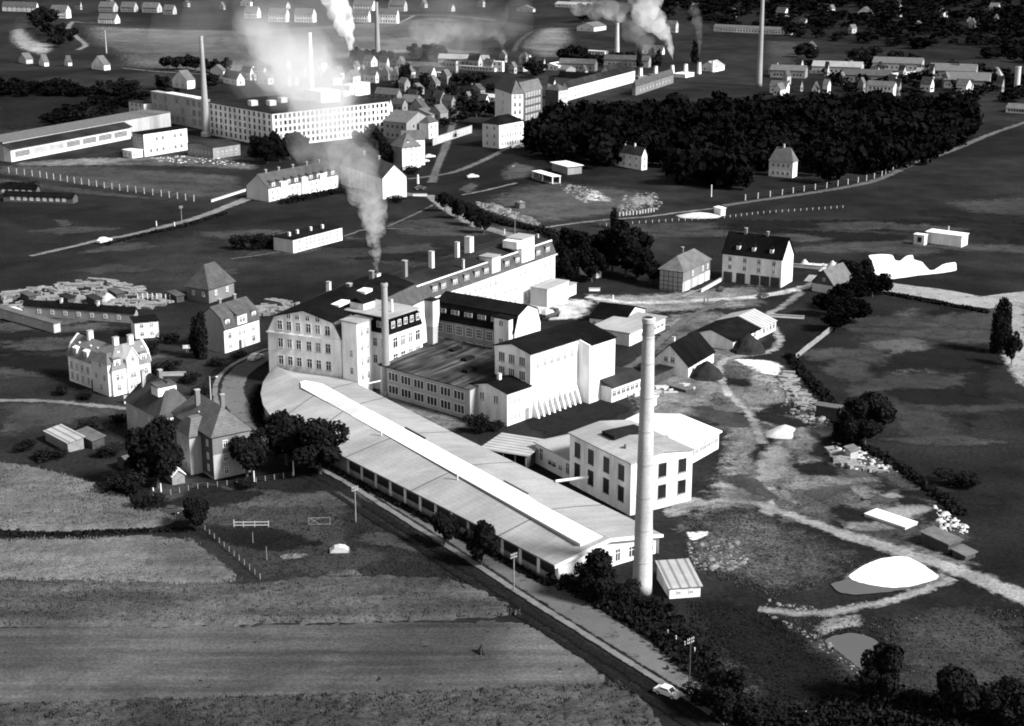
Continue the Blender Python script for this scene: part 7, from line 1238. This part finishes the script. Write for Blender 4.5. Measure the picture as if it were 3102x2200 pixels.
for i in range(nb): MB().box(i * 1.6 + .03, -.05, .05, i * 1.6 + 1.55, .05, 1.5 + random.uniform(-.1, .1)).build('board', 'wood_grey' if i % 3 else 'wood_pale', bt)
rf_ = G(K('d6', 1440, 402)); rt = thing('rail_fence', 'short white two-rail fence in the garden', 'fence', rf_, math.atan2((G(K('d6', 1652, 400)) - rf_).y, (G(K('d6', 1652, 400)) - rf_).x)); rl = (G(K('d6', 1652, 400)) - rf_).length
for x in (0, .27, .6, 1.0): MB().box(rl * x - .06, -.06, 0, rl * x + .06, .06, 1.5 if x == 0 else 1.2).build('post', 'concrete', rt)
for z_ in (.35, .95): MB().box(.07, -.04, z_, rl - .07, .04, z_ + .12).build('rail', 'concrete', rt)
gf = G(K('d6', 1900, 388)); gt = thing('garden_gate', 'weathered cross-braced gate frame in the garden', 'gate', gf, .05); gl = (G(K('d6', 2030, 388)) - gf).length
for x in (0, gl): MB().box(x - .05, -.05, 0, x + .05, .05, 1.5).build('post', 'wood_grey', gt)
for z_ in (.1, 1.35): MB().box(.06, -.03, z_, gl - .06, .03, z_ + .08).build('rail', 'wood_grey', gt)
MB().tube((.05, 0, .15), (gl * .5, 0, 1.35), .04).build('brace', 'wood_grey', gt); MB().tube((.05, .06, 1.35), (gl * .5, .06, .15), .04).build('brace', 'wood_grey', gt)
def wall_run(name, label, a, b, h, m, th=.3):
    p, q = G(a), G(b); t = thing(name, label, 'wall', p, math.atan2((q - p).y, (q - p).x)); l_ = (q - p).length; MB().box(0, 0, 0, l_, th, h).build('wall', m, t); MB().box(-.1, -.08, h + .003, l_ + .1, th + .08, h + .14).build('coping', 'stone', t); return t
wall_run('garden_wall', 'low pale wall between timber-framed house and garage block', K('d4', 610, 505), K('d4', 772, 412), .9, 'render_pale'); wall_run('street_wall', 'long pale wall along the town street', K('c2', 1655, 1195), K('c2', 1975, 1090), 3.4, 'render_grey'); wall_run('garden_wall', 'pale low wall leading to the row houses', K('c5', 1735, 305), K('c5', 2015, 215), .8, 'render_pale'); wall_run('garden_wall', 'low pale wall before the bright white gable', K('c6', 1490, 528), K('c6', 1605, 528), .9, 'render_white')
wall_run('garden_wall', 'white low wall behind the upper pond heaps', K('c8', 275, 838), K('c8', 545, 862), 1.0, 'render_white'); wall_run('yard_wall', 'pale yard wall right of the striped hall', K('d4', 1165, 705), K('d4', 1450, 722), .7, 'render_pale'); wall_run('yard_wall', 'low wall left of the flat-roofed block annex drive', K('c7', 1040, 1305), K('c7', 1130, 1305), .8, 'render_white'); wall_run('garden_wall', 'pale garden wall by the corner house', K('d1', 1290, 650), K('d1', 1530, 645), .8, 'render_grey')
for n_, l_, a_, b_ in wall_run_later: wall_run(n_, l_, a_, b_, 1.8, 'render_white')
# ------------------------------------------------------------------ vehicles, people, small things
def car(label, px, ang, m='car_white', s=1.0, van=False):
    p = G(px); t = thing('delivery_van' if van else 'car', label, 'van' if van else 'car', (p.x, p.y, .13), math.radians(ang)); L_ = 2.1
    prof = [(-L_, .35), (L_, .35), (L_, .75), (L_ - .15, .88), (.95, .95), (.45, 1.42), (-.95, 1.45), (-1.5, .98), (-L_ + .05, .85)] if not van else [(-L_, .4), (L_, .4), (L_, 1.0), (1.5, 1.1), (1.2, 1.9), (-L_, 1.95)]
    b = MB().extr(prof, 'v', -.78, .78); b.v = [(x, y * (.86 if z > 1.1 else 1), z) for x, y, z in b.v]; b.build('body', m, t)
    if not van:
        for sgn in (-1, 1): MB().box(-.9, sgn * .70 - .02 if sgn > 0 else -.74, 1.0, .5, sgn * .70 + .04 if sgn > 0 else -.68, 1.33).build('side_window', 'glass', t)
        MB().hexa([(.97, -.6, .97), (.99, -.6, .95), (.99, .6, .95), (.97, .6, .97), (.5, -.55, 1.40), (.53, -.55, 1.41), (.53, .55, 1.41), (.5, .55, 1.40)]).build('windscreen', 'glass', t)
    for x in (-1.25, 1.25):
        for y in (-.74, .74): o = MB().tube((0, -.1, 0), (0, .1, 0), .33, n=14).build('wheel', 'rubber', t, (x, y, .33)); MB().tube((0, -.11, 0), (0, .11, 0), .16, n=10).build('rim', 'metal_pale', o)
    for y in (-.5, .5): MB().box(L_ + .001, y - .14, .58, L_ + .05, y + .14, .78).build('headlight', 'frame_white', t)
    t.scale = (s, s, s); return t
car('pale car parked on the road beside the main factory', K('d2', 205, 788), 62, 'car_white', 1.1); car('white car on the country lane', K('c5', 855, 640), 58, 'car_white', 1.25); car('white car on the lane left of the waste ground', K('c7', 88, 380), 20, 'car_white', 1.1); car('white car before the cream hipped annex', K('c7', 455, 138), 20, 'car_white', 1.2); car('grey car beside the white one at the hipped annex', K('c7', 540, 132), 20, 'car_grey', 1.1); car('white car parked right of the hipped villa, upper of two', K('c2', 1630, 1298), 30, 'car_white', 1.1); car('white car parked right of the hipped villa, lower of two', K('c2', 1580, 1335), 30, 'car_white', 1.1); car('dark car on the town street by the white gable', K('c6', 1550, 475), 10, 'car_dark', 1.0)
car('white car on the road verge at the bottom', K('d8', 40, 1440), -38, 'car_white', .95); car('dark car by the golden field tip', K('d6', 1060, 318), 5, 'car_dark', .95); car('dark car on the forecourt before the garage block', K('d4', 770, 492), 75, 'car_dark', .8); car('dark cart-like car on the lane before the garage block', K('d4', 1112, 545), 30, 'car_dark', .8)
lp = G(K('c7', 715, 1530)); lt_ = thing('lorry', 'dark lorry with white load beside the flat-roofed block', 'lorry', lp + Vector((0, 0, .1)), math.radians(52)); MB().box(-3.0, -1.05, .7, 1.3, 1.05, 1.6).build('load_bed', 'car_dark', lt_); MB().extr([(1.4, .6), (3.4, .6), (3.4, 1.4), (2.9, 1.5), (2.7, 2.4), (1.4, 2.4)], 'v', -1.0, 1.0).build('cab', 'car_dark', lt_); MB().hexa([(-2.8, -.9, 1.61), (1.1, -.9, 1.61), (1.1, .9, 1.61), (-2.8, .9, 1.61), (-2.2, -.5, 2.5), (.6, -.5, 2.4), (.6, .5, 2.3), (-2.2, .5, 2.5)]).build('load', 'white_pile', lt_)
for x in (-2.1, 2.4):
    for y in (-1.0, 1.0): MB().tube((0, -.14, 0), (0, .14, 0), .48, n=14).build('wheel', 'rubber', lt_, (x, y, .48))
MB().box(2.86, -.85, 1.6, 2.9, .85, 2.25).build('windscreen', 'glass', lt_)
def person(label, px, ang, stride, m):
    p = G(px); V = [(0, 0, .95), (0, 0, 1.2), (0, 0, 1.42), (0, 0, 1.52), (0, .01, 1.64), (.10, 0, .92), (.11, stride * .5, .5), (.11, stride * .55, .07), (.11, stride * .55 + .16, .04), (-.10, 0, .92), (-.11, -stride * .25, .5), (-.11, -stride * .8, .1), (-.11, -stride * .8 + .16, .05), (.2, 0, 1.4), (.26, -stride * .3, 1.12), (.25, -stride * .2 + .08, .86), (.25, -stride * .2 + .12, .76), (-.2, 0, 1.4), (-.26, stride * .3, 1.12), (-.25, stride * .35, .86), (-.25, stride * .4, .76)]
    E_ = [(0, 1), (1, 2), (2, 3), (3, 4), (0, 5), (5, 6), (6, 7), (7, 8), (0, 9), (9, 10), (10, 11), (11, 12), (2, 13), (13, 14), (14, 15), (15, 16), (2, 17), (17, 18), (18, 19), (19, 20)]
    R_ = [.15, .14, .15, .06, .105, .09, .065, .045, .04, .09, .065, .045, .04, .065, .05, .04, .035, .065, .05, .04, .035]
    me = bpy.data.meshes.new('body'); me.from_pydata(V, E_, []); o = bpy.data.objects.new('body', me); COL.objects.link(o); md_ = o.modifiers.new('skin', 'SKIN'); sv = me.skin_vertices[0].data
    for i, r in enumerate(R_): sv[i].radius = (r, r * .8)
    sv[0].use_root = True; s_ = o.modifiers.new('sub', 'SUBSURF'); s_.levels = 1; s_.render_levels = 1; bpy.context.view_layer.update()
    nm = bpy.data.meshes.new_from_object(o.evaluated_get(bpy.context.evaluated_depsgraph_get())); bpy.data.objects.remove(o); nm.materials.clear(); nm.materials.append(MATS[m])
    t = thing('person', label, 'person', p + Vector((0, 0, .12)), math.radians(ang)); child(nm, 'body', t, (0, 0, 0)); MB().rings([(.07, 1.60), (.118, 1.66), (.10, 1.74), (.03, 1.77)], 10).build('hair', 'cloth_dark', t); MB().box(-.05, .09, 1.6, .05, .125, 1.68).build('face', 'skin', t); return t
person('person in dark coat walking on the works lane, left of two', K('d4', 630, 598), -70, .45, 'cloth_dark'); person('person in dark clothes walking on the works lane, right of two', K('d4', 660, 603), -75, .4, 'cloth_mid')
hp = G(K('d7', 935, 1178)); ht = thing('hay_rack', 'small hay rack of leaning poles in the stubble', 'hay rack', hp)
for i in range(7): a = i * .9; MB().tube((.9 * math.cos(a), .9 * math.sin(a), 0), (.1 * math.cos(a), .1 * math.sin(a), 1.7), .06, .04, 6).build('pole', 'bark', ht)
MB().rings([(.7, .2), (.75, .5), (.4, 1.1), (.1, 1.5)], 9).build('hay', 'crop_dark', ht)
cf = G(K('d7', 60, 552)); ct = thing('cold_frame', 'small white arched cold frame in the garden', 'cold frame', cf, .1); MB().extr([(-1.6, 0), (1.6, 0), (1.5, .5), (.9, 1.0), (0, 1.15), (-.9, 1.0), (-1.5, .5)], 'v', -.8, .8).build('cover', 'white_pile', ct)
for x in (-1.62, 1.62): MB().box(x - .06, -.85, 0, x + .06, .85, .5).build('end_board', 'wood_grey', ct)
sg = G(K('d1', 1530, 455)); st_ = thing('sign_board', 'small white sign board left of the tall tree', 'sign', sg, .1); MB().box(-.05, -.05, 0, .05, .05, 1.0).build('post', 'wood_grey', st_); MB().box(-.9, -.04, 1.003, .9, .04, 1.9).build('board', 'frame_white', st_)
for x, lb in ((1030, 'left pale gate pillar below the corner house'), (1058, 'right pale gate pillar below the corner house')): gp = G(K('d1', x, 872)); t = thing('gate_pillar', lb, 'pillar', gp, .4); MB().box(-.3, -.3, 0, .3, .3, 1.6).build('shaft', 'render_pale', t); MB().box(-.36, -.36, 1.603, .36, .36, 1.8).build('cap', 'stone', t)
# ------------------------------------------------------------------ smoke
def at_depth(px, Y):
    a = (px[0] - CX) / F_PX; b = (px[1] - CY) / F_PX; t = Y / (cp - b * sp); return Vector((a * t, Y, CAM_H + (-sp - b * cp) * t)), F_PX / (Y * cp)
def smoke(name, label, crop_, pts, Y0, Y1, dens0, dens1, tone=.92, vox=.22, nscale=.12, lo_=.38, hi_=.62):
    b = MB(); n = len(pts); r = random.Random(len(label)); Rm = 0; zs = []
    import bmesh
    bm = bmesh.new()
    for i in range(n - 1):
        (x0, y0, r0), (x1, y1, r1) = pts[i], pts[i + 1]; steps = max(2, int(math.hypot(x1 - x0, y1 - y0) / max(8, .55 * (r0 + r1) / 2)))
        for k in range(steps):
            t = k / steps; g = (i + t) / (n - 1); rr = r0 + (r1 - r0) * t; px = K(crop_, x0 + (x1 - x0) * t, y0 + (y1 - y0) * t); P, s_ = at_depth(px, Y0 + (Y1 - Y0) * g ** 1.3)
            rad = rr * (FINE[crop_][2] if crop_ in FINE else .36952) / s_; zs.append(P.z); Rm = max(Rm, rad)
            for q in range(3):
                off = Vector((r.uniform(-1, 1), r.uniform(-1, 1), r.uniform(-1, 1))) * rad * .5
                mt = __import__('mathutils').Matrix.Translation(P + off) @ __import__('mathutils').Matrix.Scale(rad * r.uniform(.5, .85), 4); bmesh.ops.create_icosphere(bm, subdivisions=2, radius=1.0, matrix=mt)
    me = bpy.data.meshes.new(name); bm.to_mesh(me); bm.free(); o = bpy.data.objects.new(name, me); COL.objects.link(o)
    rm = o.modifiers.new('remesh', 'REMESH'); rm.mode = 'VOXEL'; rm.voxel_size = max(.25, Rm * vox); bpy.context.view_layer.update()
    nm = bpy.data.meshes.new_from_object(o.evaluated_get(bpy.context.evaluated_depsgraph_get())); bpy.data.objects.remove(o)
    o = bpy.data.objects.new(name, nm); link(o)
    m = bpy.data.materials.new('smoke_' + label[:20]); m.use_nodes = True; N = m.node_tree.nodes; L = m.node_tree.links; N.clear(); out = N.new('ShaderNodeOutputMaterial'); pv = N.new('ShaderNodeVolumePrincipled'); pv.inputs['Color'].default_value = (tone, tone, tone, 1); pv.inputs['Anisotropy'].default_value = .15
    geo = N.new('ShaderNodeNewGeometry'); sx = N.new('ShaderNodeSeparateXYZ'); L.new(geo.outputs['Position'], sx.inputs[0]); mr = N.new('ShaderNodeMapRange'); mr.inputs[1].default_value = min(zs); mr.inputs[2].default_value = max(zs); mr.inputs[3].default_value = dens0; mr.inputs[4].default_value = dens1; L.new(sx.outputs[2], mr.inputs[0])
    tn = N.new('ShaderNodeTexNoise'); tn.inputs['Scale'].default_value = nscale; tn.inputs['Detail'].default_value = 5; tn.inputs['Roughness'].default_value = .62; tn.inputs['Distortion'].default_value = .4; L.new(geo.outputs['Position'], tn.inputs['Vector']); m2 = N.new('ShaderNodeMapRange'); m2.inputs[1].default_value = lo_; m2.inputs[2].default_value = hi_; m2.inputs[3].default_value = .03; m2.inputs[4].default_value = 1.6; L.new(tn.outputs[0], m2.inputs[0])
    mu = N.new('ShaderNodeMath'); mu.operation = 'MULTIPLY'; L.new(mr.outputs[0], mu.inputs[0]); L.new(m2.outputs[0], mu.inputs[1]); L.new(mu.outputs[0], pv.inputs['Density']); L.new(pv.outputs[0], out.inputs['Volume'])
    try: m.cycles.volume_step_rate = .25
    except Exception: pass
    nm.materials.clear(); nm.materials.append(m); return tag(o, label, 'smoke', kind='stuff')
ys = G(*K('c6', 1195, 1150), 22).y
smoke('smoke', 'grey smoke rising from the white stack on the works roof', 'c6', [(1193, 1135, 14), (1190, 1080, 40), (1180, 1000, 62), (1175, 920, 74), (1185, 840, 80), (1185, 760, 92), (1165, 680, 115), (1130, 580, 140), (1100, 480, 165), (1080, 360, 195)], ys, ys + 80, .20, .035, .78, .12, .5, .40, .70)
smoke('smoke', 'thin smoke drifting over the row houses', 'c6', [(1090, 380, 190), (1020, 250, 230), (900, 150, 260), (780, 80, 270), (680, 0, 240)], 545, 640, .020, .018, .92, .2, .13, .40, .72)
smoke('smoke', 'bright smoke bank veiling the great white factory', 'c2', [(880, 1000, 170), (800, 900, 270), (720, 780, 330), (640, 650, 350), (540, 520, 300), (440, 400, 270), (320, 260, 250), (240, 120, 230), (200, 20, 200)], 620, 900, .034, .0035, .97, .2, .045, .36, .74)
smoke('smoke', 'wide thin outer veil of the great factory smoke', 'c2', [(950, 980, 240), (800, 850, 400), (700, 720, 480), (600, 560, 480), (450, 420, 420), (300, 280, 380), (150, 160, 340)], 640, 950, .0075, .002, .97, .2, .03, .34, .74)
smoke('smoke', 'pale veil of smoke over the town right of the veiled chimney', 'c2', [(100, 640, 200), (500, 620, 250), (700, 560, 260), (950, 540, 210), (1200, 500, 200), (1450, 440, 190), (1750, 380, 190), (2050, 330, 170)], 780, 1050, .006, .006, .95, .2, .03, .34, .72)
smoke('smoke', 'broad pale haze of smoke along the upper left slope', 'c2', [(-500, 250, 200), (-200, 200, 230), (100, 160, 250), (450, 120, 260), (800, 130, 250), (1150, 150, 230), (1600, 160, 220), (2100, 150, 200), (2500, 120, 170)], 1000, 1300, .004, .0042, .95, .25, .02, .34, .72)
smoke('smoke', 'dense white steam column from the low stack in the town', 'c2', [(990, 478, 9), (988, 430, 22), (975, 350, 36), (955, 270, 55), (925, 200, 78), (890, 140, 92), (865, 70, 105), (845, -40, 125)], 1085, 1120, .40, .16, .99, .14, .15)
smoke('smoke', 'billowing white smoke plume from the fourth kiln chimney', 'c3', [(1722, 530, 7), (1726, 470, 16), (1715, 410, 28), (1685, 340, 44), (1640, 260, 66), (1590, 190, 94), (1545, 120, 118), (1500, 40, 140), (1470, -60, 160)], 960, 1020, .22, .05, .93, .13, .14, .40, .68)
smoke('smoke', 'grey smoke drifting left from the slender pale chimney', 'c3', [(1268, 185, 8), (1290, 150, 38), (1290, 100, 80), (1200, 80, 105), (1060, 55, 115), (940, 20, 120)], 1130, 1200, .05, .018, .9, .2, .08, .38, .70)
smoke('smoke', 'pale smoke hanging behind the great plume', 'c3', [(1560, 420, 60), (1480, 320, 90), (1430, 240, 110), (1400, 140, 120)], 1000, 1060, .010, .012, .9, .2, .08, .38, .70)
smoke('smoke', 'thin dim smoke from the sixth kiln chimney', 'c3', [(1942, 508, 5), (1944, 440, 12), (1950, 330, 24), (1940, 220, 36), (1915, 120, 48), (1880, 20, 56)], 940, 990, .06, .025, .5, .2, .2)
smoke('smoke', 'grey smoke spreading from the town behind the square tower', 'c3', [(360, 480, 12), (345, 400, 34), (320, 300, 60), (240, 220, 85), (100, 210, 100), (-60, 230, 115), (-240, 250, 125), (-420, 260, 130)], 900, 1050, .035, .007, .8, .2, .07, .38, .72)
smoke('smoke', 'faint smoke over the quarry at far left', 'c1', [(330, 420, 20), (270, 340, 50), (180, 270, 80), (100, 200, 95)], 850, 1000, .012, .006, .85, .25, .08, .4, .72)
sb = K('c2', 990, 520); p = G(sb); t = thing('low_stack', 'short dark stack at the foot of the white steam column', 'chimney', (p.x, p.y, 0)); hh = ZT(sb, Yy('c2', 478)); MB().rings([(1.4, 0), (1.1, hh)], 14).build('shaft', 'chimney_dull', t); MB().rings([(1.12, hh - .6), (1.3, hh - .5), (1.3, hh), (1.12, hh + .05)], 14, cap=False).build('crown', 'metal_dark', t)
